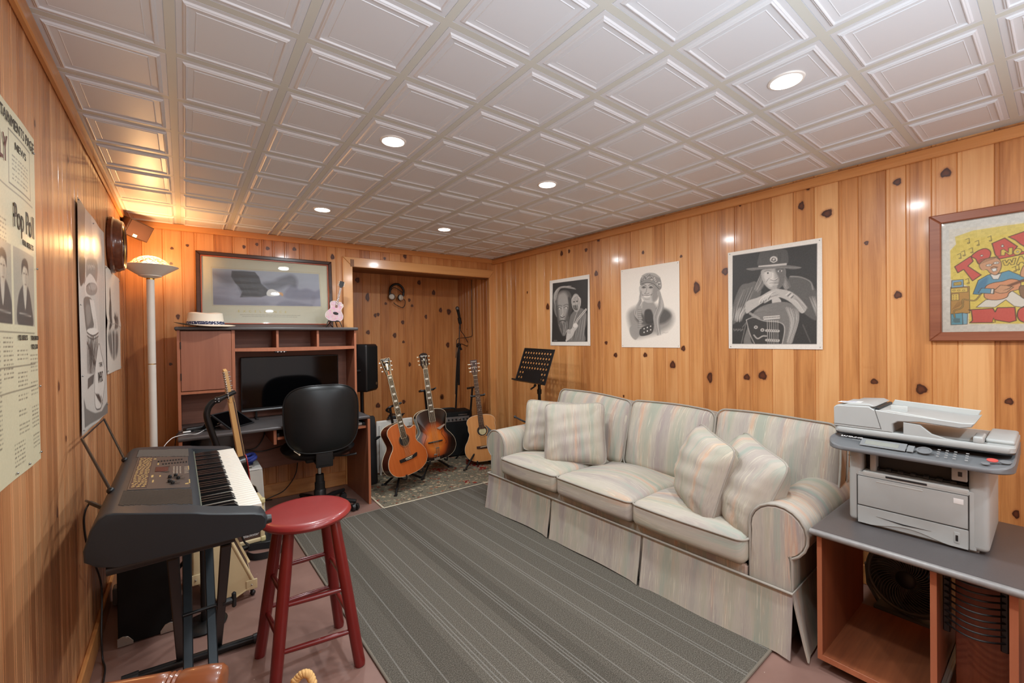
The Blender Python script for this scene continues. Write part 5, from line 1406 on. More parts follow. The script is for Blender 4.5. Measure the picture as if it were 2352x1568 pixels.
m = MB(); m.box((0, -.004*k, .61*k), (.052*k, .02*k, .52*k), .001); fb_ = m.build('neck', MAH, mg)
m = MB()
for i in range(14): m.box((0, -.0145*k, (.42+.032*i)*k), (.05*k, .004*k, .006*k), 0)
m.build('frets', NICK, fb_)
m = MB(); m.prism([(-.03*k, .86*k), (.03*k, .86*k), (.055*k, .93*k), (.05*k, 1.03*k), (-.05*k, 1.03*k), (-.055*k, .93*k)], -.004*k, .014*k, .002*k); h_ = m.build('headstock', BLKL, mg)
m = MB()
for i in range(3):
    for s_ in (-1, 1): m.cyl((s_*.052*k, .004*k, (.92+.04*i)*k), (s_*.075*k, .004*k, (.92+.04*i)*k), .009*k, n=8)
m.build('tuners', PEARL, h_)
p = AY(765, 737, 3.72)
ms = thing('ornament_stand', 'tiny black wire stand under the pink miniature guitar', 'stand', (p.x, p.y, HT))
m = MB()
dz = p.z-HT
for s_ in (-1, 1): m.tube(spline([(s_*.060, -.03, .004), (s_*.045, -.02, max(.006, dz-.004)), (s_*.02, .0, max(.006, dz-.004)), (s_*.045, .045, .004)], 5), .0035, 8)
m.tube([(-.046, -.02, max(.006, dz-.004)), (.046, -.02, max(.006, dz-.004))], .0035, 8); m.build('wire_frame', BLKM, ms, smooth=60)
# ------------------------------------------------------------------ alcove gear
TOLEX = paint('black_vinyl_covering', (17, 17, 17), .65, spec=.2, bump=.25, bscale=700.); GRILLB = paint('black_grille_cloth', (22, 23, 23), .85, spec=.2, bump=.3, bscale=900.)
amp = thing('guitar_amplifier', 'black guitar amplifier with silver knob strip in the alcove corner behind the guitars', 'amplifier', (2.30, 4.22, 0), R(-13))
AH = AY(1050, 944, 4.12).z
m = MB(); m.rbox((0, 0, AH/2+.01), (.52, .25, AH-.02), .008, 2); cab = m.build('cabinet', TOLEX, amp)
m = MB(); m.box((0, -.1255, AH*.40), (.47, .004, AH*.70), .001); m.build('grille_cloth', GRILLB, amp)
m = MB(); m.box((0, -.1265, AH*.845), (.49, .006, .052), .001); pl = m.build('control_plate', paint('silver_control_plate', (128, 122, 118), .35, .5), amp)
for k in range(11):
    m = MB(); x = -.22+k*.042; m.cyl((x, -.129, AH*.84), (x, -.142, AH*.84), .010, .008, 14); m.build('knob', BLK if k % 4 else CHROME, pl)
m = MB(); m.tube(spline([(-.10, 0, AH), (-.09, 0, AH+.022), (0, 0, AH+.028), (.09, 0, AH+.022), (.10, 0, AH)], 5), .009, 8); m.build('carry_handle', BLK, amp)
m = MB()
for x in (-.22, .22):
    for y in (-.09, .09): m.cyl((x, y, 0), (x, y, .014), .018, n=12)
m.build('rubber_feet', BLK, amp)
m = MB(); m.box((.15, -.1295, AH*.935), (.10, .001, .012), 0); m.build('maker_plate', NICK, amp)

MSY = 4.42
mic = thing('microphone_stand', 'black boom microphone stand behind the amplifier in the alcove corner', 'stand', (AY(1042, 1000, MSY).x, MSY, 0))
def mp(u, v, y=MSY): return AY(u, v, y)-mic.location
b0 = Vector((0, 0, .02))
m = MB(); m.tube([b0, mp(1047, 938), mp(1053, 798)], [.011, .011, .010], 10); m.build('lower_pole', BLKM, mic)
m = MB(); m.tube([mp(1054, 884, MSY-.04), mp(1054.5, 800, MSY-.04)], .012, 10); m.tube([mp(1054, 800), mp(1056, 738)], .006, 8); m.build('boom_arm', BLKM, mic)
m = MB(); m.ball(mp(1053.5, 793, MSY-.02), .030, 14, 10); m.cyl(mp(1053, 790, MSY-.05), mp(1060, 803, MSY-.05), .012, n=12); m.build('boom_clutch', BLK, mic)
m = MB(); m.lathe([(.12, .0), (.125, .012), (.11, .02), (.02, .03)], 32); m.build('round_base', BLKM, mic)
mcr = thing('microphone', 'black handheld microphone with grey mesh head at the top of the boom stand', 'microphone', AY(1056, 742, MSY-.02))
o0 = mcr.location
m = MB(); m.tube([AY(1058, 744, MSY-.02)-o0, AY(1053, 718, MSY-.04)-o0, AY(1051.5, 712, MSY-.05)-o0], [.012, .017, .019], 14); m.build('handle', BLK, mcr)
m = MB(); m.ball(AY(1050.5, 708, MSY-.05)-o0, .024, 16, 12); m.build('mesh_head', paint('steel_mesh', (112, 112, 110), .4, .7, bump=.8, bscale=900.), mcr)
m = MB(); m.tube([AY(1055, 730, MSY-.03)-o0, AY(1057, 742, MSY-.02)-o0], .022, 12); m.build('clip', BLK, mcr)
mc = thing('microphone_cable', 'thin black cable looping beside the microphone stand in the alcove', 'cable', (0, 0, 0))
m = MB(); m.tube(spline([AY(1058, 745, MSY), AY(1058, 758, MSY), AY(1066, 770, MSY), AY(1076, 790, MSY), AY(1072, 794, MSY), AY(1058, 790, MSY-.05), AY(1051, 806, MSY-.05), AY(1049, 830, MSY-.05), AY(1047, 870, MSY-.05), AY(1046, 905, MSY-.06)], 6), .0045, 6); m.build('cord', BLK, mc, smooth=60)
wc = thing('wall_cable', 'black cable running down the alcove side wall and across to the microphone stand', 'cable', (0, 0, 0))
m = MB(); m.tube(spline([AX(1083, 642, 2.70), AX(1083.5, 700, 2.70), AX(1084, 745, 2.70), AX(1084.5, 768, 2.70), AX(1081, 773, 2.69), AX(1067, 775.5, 2.60), AY(1053, 777, 4.55), AY(1049, 783, 4.5), AY(1048, 800, 4.5), AY(1047, 822, 4.48)], 6), .004, 6); m.build('cord', BLK, wc, smooth=60)

hpW = paint('off_white_earcup', (206, 198, 182), .45)
hp = thing('headphones', 'black and off-white headphones hanging on the alcove back wall', 'headphones', AY(910, 675, AC-.045, KB), RB)
def hpp(u, v, dy=0.): return loc_of(hp, AY(u, v, AC-.05+dy, KB))
m = MB(); band = [hpp(*q) for q in ((896, 680), (895.5, 668), (898, 659), (906, 653), (915, 653), (923, 659), (927, 668), (926, 680))]
m.tube(spline(band, 6), .014, 8, flat=.9); m.build('headband', BLK, hp, smooth=70)
m = MB(); m.tube(spline([hpp(897, 668, -.02), hpp(905, 660, -.02), hpp(920, 668, -.02), hpp(926, 675, -.02)], 5), .004, 6); m.build('inner_strap', BLK, hp)
for (u, v, rot) in ((900, 681.5, R(-25)), (919, 683.5, R(35))):
    c = hpp(u, v, -.02); T = Matrix.Translation(c) @ Matrix.Rotation(rot, 4, 'Z') @ Matrix.Rotation(PI/2, 4, 'X')
    m = MB(); m.X = T; m.lathe([(.030, -.012), (.037, -.006), (.038, .002), (.034, .006)], 24); cp = m.build('ear_cushion', BLK, hp)
    m = MB(); m.X = T; m.lathe([(.033, .006), (.032, .016), (.024, .026), (.012, .027), (.010, .023), (.001, .023)], 24); m.build('earcup', hpW, cp)
m = MB(); m.tube(spline([hpp(924, 685), hpp(930, 690), hpp(930, 700), hpp(925, 706), hpp(916, 703), hpp(906, 697), hpp(905, 694)], 6), .004, 6); m.build('cord', BLK, hp, smooth=60)

pa = thing('loudspeaker', 'black loudspeaker on a pole between desk hutch and alcove, with a small round badge', 'speaker', (1.372, 4.22, .80), R(43))
PH = AY(860, 790, 4.05).z-.80
m = MB(); m.rbox((0, .0, PH/2), (.215, .235, PH), .022, 3); m.build('cabinet', BLK, pa)
m = MB(); m.rbox((0, -.118, PH/2), (.19, .012, PH-.04), .008, 2); m.build('front_grille', GRILLB, pa)
m = MB(); m.cyl((.06, -.124, .07), (.06, -.127, .07), .014, n=24); m.build('badge', paint('bronze_badge', (110, 92, 70), .4, .5), pa)
m = MB(); m.tube(spline([(-.108, .05, PH*.36), (-.128, .045, PH*.40), (-.130, .0, PH*.44), (-.108, -.05, PH*.45)], 5), .012, 8); m.build('side_handle', BLK, pa)
pst = thing('speaker_stand', 'black pole speaker stand behind the right end of the desk', 'stand', (1.372, 4.22, 0))
m = MB(); m.cyl((0, 0, .05), (0, 0, .80), .017, n=16); m.build('pole', BLKM, pst)
m = MB(); m.cyl((0, 0, .52), (0, 0, .58), .026, n=16); m.cyl((.02, -.02, .55), (.055, -.05, .55), .012, n=10); m.build('height_clamp', BLK, pst)
for a_ in (R(20), R(110), R(-75)):
    m = MB(); m.tube([(0, 0, .35), (.18*math.cos(a_), .18*math.sin(a_), .012)], .010, 8); m.build('leg', BLKM, pst)
gbg = thing('gig_bag', 'tall black gig bag standing upright against the right end of the desk', 'bag', (1.305, 3.83, 0), R(8))
m = MB()
prof = [(.0, .048, .05), (.03, .062, .07), (.2, .056, .07), (.40, .050, .06), (.52, .048, .05), (.60, .045, .03), (.612, .04, .02)]
m.grid(lambda u, v: ((prof[round(v*6)][1]+.006*math.sin(7*v+3*u))*(1 if True else 0)*math.copysign(abs(math.cos(2*PI*u))**.6, math.cos(2*PI*u)), prof[round(v*6)][2]*math.copysign(abs(math.sin(2*PI*u))**.6, math.sin(2*PI*u)), prof[round(v*6)][0]), 24, 6, cu=True)
m.add([m.v[i*7+6] for i in range(24)], [tuple(range(24))]); m.add([m.v[i*7] for i in range(24)], [tuple(range(24))[::-1]]); m.build('bag_body', paint('black_nylon', (24, 24, 25), .75, bump=.3, bscale=60.), gbg, smooth=60)
m = MB(); m.tube(spline([(.02, -.06, .42), (.06, -.07, .43), (.07, -.05, .42), (.05, -.03, .40)], 4), .008, 6); m.build('handle', BLK, gbg)
wp = thing('folded_table', 'white edged folded panel standing behind the orange acoustic guitar', 'folding table', (1.62, 4.02, 0), R(-4))
m = MB(); m.rbox((0, .0, .27), (.36, .03, .50), .012, 3); m.build('panel', paint('white_table_plastic', (206, 202, 194), .5), wp)
m = MB()
for s_ in (-1, 1): m.tube([(s_*.15, -.03, .006), (s_*.15, -.026, .48)], .010, 8)
m.build('folded_legs', paint('white_enamel', (214, 212, 206), .4), wp)
cc = thing('coiled_cable', 'black coiled cable resting on the white panel behind the orange guitar', 'cable', (1.615, 4.015, .52), R(5))
m = MB()
for k in range(4): m.tube([(.075*math.cos(2*PI*i/24)+.01*k, .028*math.sin(2*PI*i/24)*(1+.2*k), .012+.010*k+.006*math.sin(2*PI*i/12+k)) for i in range(24)], .006, 6, closed=True)
m.build('cord', BLK, cc, smooth=60)

# ------------------------------------------------------------------ music stand
mst = thing('music_stand', 'black music stand with rows of round holes behind the far end of the sofa', 'music stand', (2.50, 2.90, 0), R(-90))
# desk plate: local x along the wall, tilted back
MT = Matrix.Translation((0.03, -.055, 1.052)) @ Matrix.Rotation(R(1.5), 4, 'Y') @ Matrix.Rotation(R(-21), 4, 'X')
PWd, PHt = .405, .315
m = MB(); rows_, cols_ = 6, 10
# plate with real holes: grid cells, each hole an octagon cut in its own cell
cw, chh = PWd/ (cols_+1.), .0465
def cell(x0, x1, z0, z1, hole):
    cx, cz = (x0+x1)/2, (z0+z1)/2; y0, y1 = -.001, .001
    if not hole:
        m.box((cx, 0, cz), (x1-x0, .002, z1-z0), 0); return
    n = 16; rr = .0105; vs = []; fs = []
    for y in (y0, y1):
        for k in range(n):
            t_ = 2*PI*(k+.5)/n; c_, s_ = math.cos(t_), math.sin(t_); f = max(abs(c_)/(x1-x0), abs(s_)/(z1-z0))*2
            vs.append((cx+c_/f, y, cz+s_/f)); vs.append((cx+rr*c_, y, cz+rr*s_))
    for k in range(n):
        l = (k+1) % n
        fs.append((2*k, 2*k+1, 2*l+1, 2*l)); o_ = 2*n; fs.append((o_+2*k, o_+2*l, o_+2*l+1, o_+2*k+1)); fs.append((2*k+1, o_+2*k+1, o_+2*l+1, 2*l+1))
    m.add(vs, fs)
ztop = PHt/2-.018
m.X = MT
mx = PWd/2-cw*cols_/2
for r_ in range(rows_):
    z1 = ztop-r_*chh; z0 = z1-chh
    for c_ in range(cols_):
        x0 = -cw*cols_/2+c_*cw; cell(x0, x0+cw, z0, z1, r_ < 4 or c_ in (0, 1, 8, 9))
    for s_ in (-1, 1): m.box((s_*(PWd/2-mx/2), 0, (z0+z1)/2), (mx, .002, chh), 0)
m.box((0, 0, PHt/2-.009), (PWd, .002, .018), 0); zl = ztop-rows_*chh; m.box((0, 0, (zl-PHt/2)/2), (PWd, .002, zl+PHt/2), 0)
m.build('desk_plate', BLKM, mst, smooth=0)
m = MB(); m.X = MT; m.box((0, -.022, -PHt/2), (PWd, .046, .002), 0); m.box((0, -.045, -PHt/2+.005), (PWd, .002, .012), 0); m.tube([(-PWd/2, 0, -PHt/2), (-PWd/2, 0, PHt/2), (PWd/2, 0, PHt/2), (PWd/2, 0, -PHt/2)], .0035, 6); m.build('ledge', BLKM, mst)
m = MB(); m.cyl((0.03, .0, .15), (0.03, .0, .98), .014, n=16); m.cyl((0.03, -.0, .80), (.03, .0, .84), .02, n=14); m.box((.03, -.025, .99), (.06, .05, .04), .006); m.build('pole', BLKM, mst)
m = MB(); m.tube([(.01, -.03, .87), (-.02, -.06, .84)], .007, 8); m.ball((.005, -.028, .875), .013, 10, 8); m.build('clamp_lever', BLK, mst)
for a_ in (R(180), R(60), R(-60)):
    m = MB(); m.tube([(.03, 0, .38), (.03+.17*math.cos(a_), .17*math.sin(a_), .011)], .009, 8); m.build('leg', BLKM, mst)
q0, q1_ = AX(1183, 957, 2.36), AX(1200, 966, 2.34)
m = MB(); m.tube([loc_of(mst, q0), loc_of(mst, q1_), (.03, -.0, .50)], .008, 8); m.ball(loc_of(mst, q0), .013, 10, 8); m.build('support_strut', DGRY, mst)

# ------------------------------------------------------------------ left corner: torchiere, clock, corner speaker
lamp = thing('floor_lamp', 'tall white torchiere floor lamp with a conical bowl and lattice globe in the left corner', 'floor lamp', (-.172, 3.66, 0))
WHE = paint('white_lamp_enamel', (222, 216, 206), .35)
m = MB(); m.lathe([(.125, 0), (.125, .012), (.10, .022), (.03, .03)], 40); m.build('base', WHE, lamp)
zj = AY(345, 836, 3.66).z
m = MB(); m.cyl((0, 0, .02), (-.0, 0, zj-.003), .021, n=24); m.cyl((0, 0, zj+.003), (0, 0, 1.715), .021, n=24); m.build('pole', WHE, lamp)
m = MB(); m.cyl((0, 0, zj-.003), (0, 0, zj+.003), .0195, n=24); m.cyl((0, 0, 1.712), (0, 0, 1.722), .0215, n=24); m.build('joint_ring', GOLD, lamp)
m = MB(); pf = [(.026, 1.722), (.032, 1.724), (.060, 1.734)]
for i in range(7): pf += [(.060+.0125*i, 1.738+.0085*i), (.066+.0125*i, 1.741+.0085*i)]
pf += [(.150, 1.799), (.146, 1.801), (.05, 1.748), (.02, 1.742)]
m.lathe(pf, 64, cap=False); m.build('bowl', WHE, lamp, smooth=60)
BULB = glow('lamp_bulb', (255, 214, 150), 9.)
m = MB()
GR, GZ = .112, 1.768
for k in range(14):
    for sg in (-1, 1):
        pts = []
        for i in range(15):
            ph = R(8+74*i/14); t_ = 2*PI*k/14+sg*i*.085
            pts.append((GR*math.cos(ph)*math.cos(t_), GR*math.cos(ph)*math.sin(t_), GZ+GR*.86*math.sin(ph)))
        m.tube(pts, .0030, 5)
m.build('lattice_globe', paint('white_lattice', (236, 226, 206), .6), lamp, smooth=60)
m = MB(); m.ball((0, 0, 1.800), (.052, .052, .040), 20, 12); m.build('bulb', BULB, lamp)

cz_ = 1.848
clock = thing('wall_clock', 'round dark wood wall clock seen edge-on on the left wall near the corner', 'clock', (LX+.001, 3.255, cz_), RL)
T = Matrix.Rotation(PI/2, 4, 'X')
CLW = woodgrain('dark_walnut_clock_case', (112, 58, 34), (76, 36, 22), 0, .25, .6, .4)
m = MB(); m.X = T; m.lathe([(.150, 0), (.156, .006), (.156, .020), (.148, .026), (.146, .040), (.139, .048), (.135, .060), (.126, .064), (.118, .060), (.116, .048)], 56, cap=False); m.build('case', CLW, clock)
m = MB(); m.X = T; m.lathe([(.117, .046), (.001, .047)], 48); m.build('dial', paint('cream_dial', (226, 214, 186), .4), clock)
m = MB(); m.X = T; m.lathe([(.117, .052), (.113, .058), (.110, .055)], 48, cap=False); m.build('bezel', GOLD, clock)
m = MB(); m.box((.028, -.050, .02), (.06, .001, .006), 0, Matrix.Rotation(R(-20), 4, 'Y')); m.box((0, -.0505, .045), (.004, .001, .085), 0); m.build('hands', BLK, clock)
cs = thing('corner_speaker', 'small brown box speaker mounted up in the corner below the ceiling', 'speaker', AY(309, 526, 3.84), rot=(R(18), R(14), R(38)))
BRN = paint('brown_black_plastic', (62, 40, 34), .5)
m = MB(); m.prism([(-.075, -.055), (.075, -.055), (.075, .055), (-.075, .055)], -.05, .05, .004); m.build('cabinet', BRN, cs)
m = MB(); m.box((0, -.052, 0), (.135, .004, .10), .001); m.build('front_grille', paint('brown_grille_cloth', (72, 46, 38), .9), cs)
m = MB(); m.box((-.012, -.0545, -.043), (.024, .001, .018), 0); m.build('white_sticker', WHT, cs)
m = MB(); m.tube([(-.02, .05, .02), (-.03, .10, .05), (-.05, .13, .07)], .008, 8); m.build('bracket', BLK, cs)

# ------------------------------------------------------------------ on and under the desk
STRAW = paint('ivory_straw', (232, 222, 204), .75, bump=.3, bscale=500., var=.05)
hq = AY(473, 746, 3.73)
hat = thing('straw_hat', 'ivory straw hat with navy patterned band lying on the left end of the hutch', 'hat', (hq.x, 3.76, HT), R(8))
def hatp(r_, t_, z, sx=1.13, sy=.98): return (r_*sx*math.cos(t_), r_*sy*math.sin(t_), z)
m = MB()
def brim(u, v):
    t_ = 2*PI*u; r_ = .098+.062*v; z = .012+.010*v*math.cos(2*t_)*.6+.012*(v**2)*max(0, math.cos(t_-R(150)))-.012*v*v*max(0, math.cos(t_+R(40)))+.004
    return hatp(r_, t_, max(z, .002))
m.grid(brim, 48, 6, cu=True); m.grid(lambda v, u: (lambda p: (p[0], p[1], p[2]-.0025+.0005))(brim(v, u)), 48, 6, cu=True); m.build('brim', STRAW, hat, smooth=70)
def crown(u, v):
    t_ = 2*PI*u
    if v < .6: k = v/.6; return hatp(.100-.010*k, t_, .012+.082*k+.006*math.cos(2*t_)*k)
    k = (v-.6)/.4; return hatp(.090*(1-k), t_, .094+.010*math.sin(PI*min(1, k*1.5)*.6)*(1)+.006*math.cos(2*t_)*(1-k)-.010*k*k)
m = MB(); m.grid(crown, 48, 15, cu=True); m.build('crown', STRAW, hat, smooth=50)
t = NT('navy_dotted_band'); v_ = t.n('TexVoronoi', {'Vector': t.obj(), 'Scale': 110.}, out=0); NAVY = t.fin(t.mix(t.math('LESS_THAN', v_, .32), lin((38, 44, 78)), lin((214, 214, 218))), .7)
m = MB(); m.grid(lambda u, v: hatp(.1015-.003*v, 2*PI*u, .014+.024*v), 48, 2, cu=True); m.build('hat_band', NAVY, hat, smooth=60)

tb = thing('tablet', 'black tablet in a folding cover propped on the left half of the desktop', 'tablet', (0, 0, 0))
a_, b_, c_, d_ = AZ(529, 985, DH+.006), AZ(585, 969, DH+.006), AZ(541.6, 939, DH+.115), AZ(484, 952, DH+.115)
n_ = (b_-a_).cross(d_-a_).normalized()
m = MB(); th_ = n_*.008; m.add([a_, b_, c_, d_, a_-th_, b_-th_, c_-th_, d_-th_], [(0, 1, 2, 3), (7, 6, 5, 4), (0, 4, 5, 1), (1, 5, 6, 2), (2, 6, 7, 3), (3, 7, 4, 0)]); m.build('case', BLK, tb)
ce = (a_+b_+c_+d_)/4; q_ = [ce+(p-ce)*.90+n_*.0006 for p in (a_, b_, c_, d_)]
m = MB(); m.add(q_, [(0, 1, 2, 3)]); m.build('screen', SCR, tb)
e_ = [d_.lerp(c_, .12)-th_, d_.lerp(c_, .88)-th_]; bk_ = n_.copy(); bk_.z = 0; bk_.normalize()
f_ = [Vector((e.x-bk_.x*.10, e.y-bk_.y*.10, DH+.003)) for e in e_]
m = MB(); m.add([e_[0], e_[1], f_[1], f_[0]]+[p+Vector((0, 0, .003)) for p in (e_[0], e_[1], f_[1], f_[0])], [(0, 1, 2, 3), (7, 6, 5, 4), (0, 4, 5, 1), (1, 5, 6, 2), (2, 6, 7, 3), (3, 7, 4, 0)]); m.build('folding_cover', BLK, tb)
ad = thing('power_adapter', 'small black charger block with white tip lying on the left end of the desktop', 'charger', (.04, 3.60, DH), R(20))
m = MB(); m.rbox((0, 0, .014), (.11, .05, .028), .008, 2); m.build('block', BLK, ad)
m = MB(); m.rbox((-.055, -.04, .008), (.045, .012, .010), .004, 2); m.build('plug_tip', WHT, ad)
m = MB(); m.tube(spline([(.05, .0, .012), (.09, .02, .006), (.12, -.03, .006), (.06, -.07, .006), (-.02, -.05, .006)], 6), .004, 6); m.build('cord', BLK, ad, smooth=60)
wcb = thing('charging_cable', 'thin white charging cable drooping from the tablet over the left end of the desk', 'cable', (0, 0, 0))
m = MB(); m.tube(spline([AZ(502, 972, DH+.03), AZ(488, 976, DH+.010), AZ(455, 995, DH+.004), AZ(430, 997, DH+.004), AY(402, 1003, 3.40), AY(388, 1012, 3.37), AY(374, 1030, 3.35), AY(366, 1060, 3.33), AY(362, 1120, 3.33)], 6), .0022, 6); m.tube([AZ(506, 970, DH+.032), AZ(500, 973, DH+.028)], .004, 8); m.build('cord', WHT, wcb, smooth=60)
bcb = thing('charging_cable', 'thin black cable hanging over the left end of the desk toward the floor', 'cable', (0, 0, 0))
m = MB(); m.tube(spline([(.0, 3.60, DH+.004), (-.03, 3.58, DH+.004), (-.052, 3.56, DH-.01), (-.062, 3.55, .6), (-.068, 3.55, .45), (-.065, 3.56, .2), (-.062, 3.58, .006)], 6), .0026, 6); m.build('cord', BLK, bcb, smooth=60)
bg = thing('cloth_bag', 'glossy black bag stuffed under the left end of the desk', 'bag', (.17, 3.735, 0), R(2))
def bagf(u, v):
    t_ = 2*PI*u; z = .655*v; k = 1-.10*v-.25*max(0, v-.85)/.15*.5
    r1 = .165*k*(1+.05*math.sin(3*t_+5*v)); r2 = .10*k*(1+.06*math.sin(2*t_+9*v))
    return (r1*math.copysign(abs(math.cos(t_))**.65, math.cos(t_)), r2*math.copysign(abs(math.sin(t_))**.65, math.sin(t_)), z+.008*math.sin(4*t_)*v)
m = MB(); m.grid(bagf, 36, 12, cu=True); m.add([m.v[i*13+12] for i in range(36)], [tuple(range(36))]); m.add([m.v[i*13] for i in range(36)], [tuple(range(36))[::-1]]); m.build('bag_body', paint('glossy_black_fabric', (16, 16, 18), .28, bump=.6, bscale=14.), bg, smooth=60)
pc = thing('electric_cable', 'black power cord curving down the wall in the knee space under the desk', 'cable', (0, 0, 0))
m = MB(); m.tube(spline([AY(684, 1058, 3.93), AY(680, 1085, 3.93), AY(668, 1108, 3.93), AY(650, 1128, 3.93), AY(626, 1140, 3.93), AY(610, 1148, 3.93), (.545, 3.95, .01)], 6), .004, 6); m.build('cord', BLK, pc, smooth=60)
pc2 = thing('electric_cable', 'black cord hanging in front of the dark modesty panel under the desk', 'cable', (0, 0, 0))
m = MB(); m.tube(spline([AY(608, 992, 3.83), AY(603, 1008, 3.82), AY(588, 1028, 3.82), AY(565, 1034, 3.82), AY(600, 1036, 3.82), AY(632, 1028, 3.82), AY(652, 1022, 3.82)], 6), .004, 6); m.build('cord', BLK, pc2, smooth=60)

# ------------------------------------------------------------------ things on the floor beneath and behind the keyboard
CREAM = paint('cream_vinyl', (214, 194, 152), .5, bump=.2, bscale=500.); BRG = paint('brown_grille', (82, 58, 48), .85, bump=.3, bscale=900.)
bc = thing('speaker_cabinet', 'tall black vinyl speaker cabinet with metal corner on the floor under the keyboard', 'speaker', (-.150, 2.46, 0), R(-2))
m = MB(); m.rbox((0, .24, .27), (.19, .48, .53), .006, 2); m.build('cabinet', TOLEX, bc)
m = MB()
for x in (-.08, .08):
    for y in (.03, .45): m.cyl((x, y, 0), (x, y, .01), .012, n=10)
m.build('rubber_feet', BLK, bc)
for s_ in (-1, 1):
    m = MB(); m.prism([(-.097, .004), (-.045, .004), (-.045, .018), (-.062, .042), (-.080, .046), (-.097, .040)] if s_ < 0 else [(.045, .004), (.097, .004), (.097, .040), (.080, .046), (.062, .042), (.045, .018)], -.003, .002, .001); m.cyl((s_*.068, -.0045, .034), (s_*.068, -.003, .034), .004, n=10); m.build('metal_corner', NICK, bc)

YT = 2.52
ta, tb_, tc, td, te = AY(518, 1226, YT), AY(584, 1343, YT), AY(513, 1398, YT), AY(441, 1332, YT), AY(441, 1240, YT)
tw = thing('guitar_amplifier', 'cream vinyl guitar amplifier tipped back on its rear edge beside the keyboard stand', 'amplifier', (tc.x, YT, 0))
def tl(p, dy=0.): return (p.x-tc.x, dy, max(p.z, .003))
side = [tl(p) for p in (tc, tb_, ta, te, td)]
m = MB(); m.prism([(p[0], p[2]) for p in side], 0, .28, .006); m.build('cabinet', CREAM, tw)
def lerp3(p, q, t_): return tuple(p[i]+(q[i]-p[i])*t_ for i in range(3))
fr0, fr1 = side[1], side[2]
nx = Vector((fr1[2]-fr0[2], 0, -(fr1[0]-fr0[0]))).normalized()
g0, g1 = Vector(lerp3(fr0, fr1, .10)), Vector(lerp3(fr0, fr1, .90))
m = MB(); vv = [g0+Vector((0, .03, 0)), g1+Vector((0, .03, 0)), g1+Vector((0, .25, 0)), g0+Vector((0, .25, 0))]; m.add([v+nx*.003 for v in vv]+[v-nx*.004 for v in vv], [(3, 2, 1, 0), (4, 5, 6, 7), (0, 1, 5, 4), (1, 2, 6, 5), (2, 3, 7, 6), (3, 0, 4, 7)]); m.build('grille_cloth', BRG, tw)
for y in (.004, .276): m = MB(); m.tube([Vector(fr0)+Vector((0, y, 0))+nx*.004, Vector(fr1)+Vector((0, y, 0))+nx*.004], .008, 8); m.build('edge_trim', CREAM, tw)
m = MB(); m.tube([Vector(side[0])+Vector((0, -.001, .004)), Vector(side[1])+Vector((0, -.001, .004))], .004, 6); m.build('edge_trim', CREAM, tw)
for p in (side[1], side[2], side[4]):
    c_ = Vector(p)+(Vector((.02, 0, .13))-Vector(p))*.10; m = MB(); m.rbox((c_.x, c_.y, c_.z), (.050, .008, .050), .004, 2); b_ = m.build('corner_cap', CREAM, tw); m = MB(); m.ball(c_+Vector((0, -.004, 0)), .0045, 8, 6); m.build('corner_rivet', NICK, b_)
tp0, tp1 = Vector(side[3]), Vector(side[2]); up = Vector((0, 0, 1))
m = MB()
for k in range(6):
    c_ = tp0.lerp(tp1, .60)+Vector((0, .04+.04*k, -.002)); m.cyl(c_, c_+Vector((.004, 0, .018)), .012, .010, 12)
m.build('control_knobs', NICK, tw)
m = MB(); m.tube(spline([tp0.lerp(tp1, .2)+Vector((0, .10, 0)), tp0.lerp(tp1, .2)+Vector((0, .12, .03)), tp0.lerp(tp1, .2)+Vector((0, .20, .03)), tp0.lerp(tp1, .2)+Vector((0, .22, 0))], 5), .008, 8); m.build('carry_handle', CREAM, tw)
m = MB(); lg0 = Vector(side[1])+Vector((-.01, .03, .02)); m.tube([lg0, (lg0.x+.004, .03, .014)], .008, 8); m.ball((lg0.x+.006, .03, .013), .013, 10, 8); m.build('tilt_leg', BLK, tw)

GST = paint('light_grey_step_plastic', (182, 178, 172), .5)
gs = thing('plastic_stool', 'light grey moulded plastic step stool with arched opening behind the keyboard', 'stool', (.238, 3.345, 0))
# front wall with an arched opening, tapered legs
W0, W1, GH, GD = .190, .170, .437, .24
def arch_wall(y):
    m_ = []
    return m_
out = [(-W0, 0), (-.150, 0), (-.142, .26)]
for i in range(9): a_ = R(180-180*i/8); out.append((.138*math.cos(a_), .285+.085*math.sin(a_)))
out += [(.142, .26), (.150, 0), (W0, 0), (W1, GH-.02), (W1-.02, GH), (-W1+.02, GH), (-W1, GH-.02)]
m = MB(); m.prism(out, 0, .022, .004); m.build('front_wall', GST, gs, smooth=30)
m = MB(); m.prism(out, GD-.022, GD, .004); m.build('rear_wall', GST, gs, smooth=30)
for s_ in (-1, 1):
    m = MB(); m.add([(s_*W0, .005, 0), (s_*W0, GD-.005, 0), (s_*W1, GD-.005, GH-.012), (s_*W1, .005, GH-.012), (s_*(W0-.02), .005, 0), (s_*(W0-.02), GD-.005, 0), (s_*(W1-.02), GD-.005, GH-.012), (s_*(W1-.02), .005, GH-.012)], [(0, 1, 2, 3), (7, 6, 5, 4), (0, 4, 5, 1), (1, 5, 6, 2), (2, 6, 7, 3), (3, 7, 4, 0)]); m.build('side_wall', GST, gs, smooth=30)
m = MB(); m.rbox((0, GD/2, GH-.008), (2*W1, GD, .022), .010, 3); m.build('step_top', GST, gs)
mg_rnd = random.Random(2)
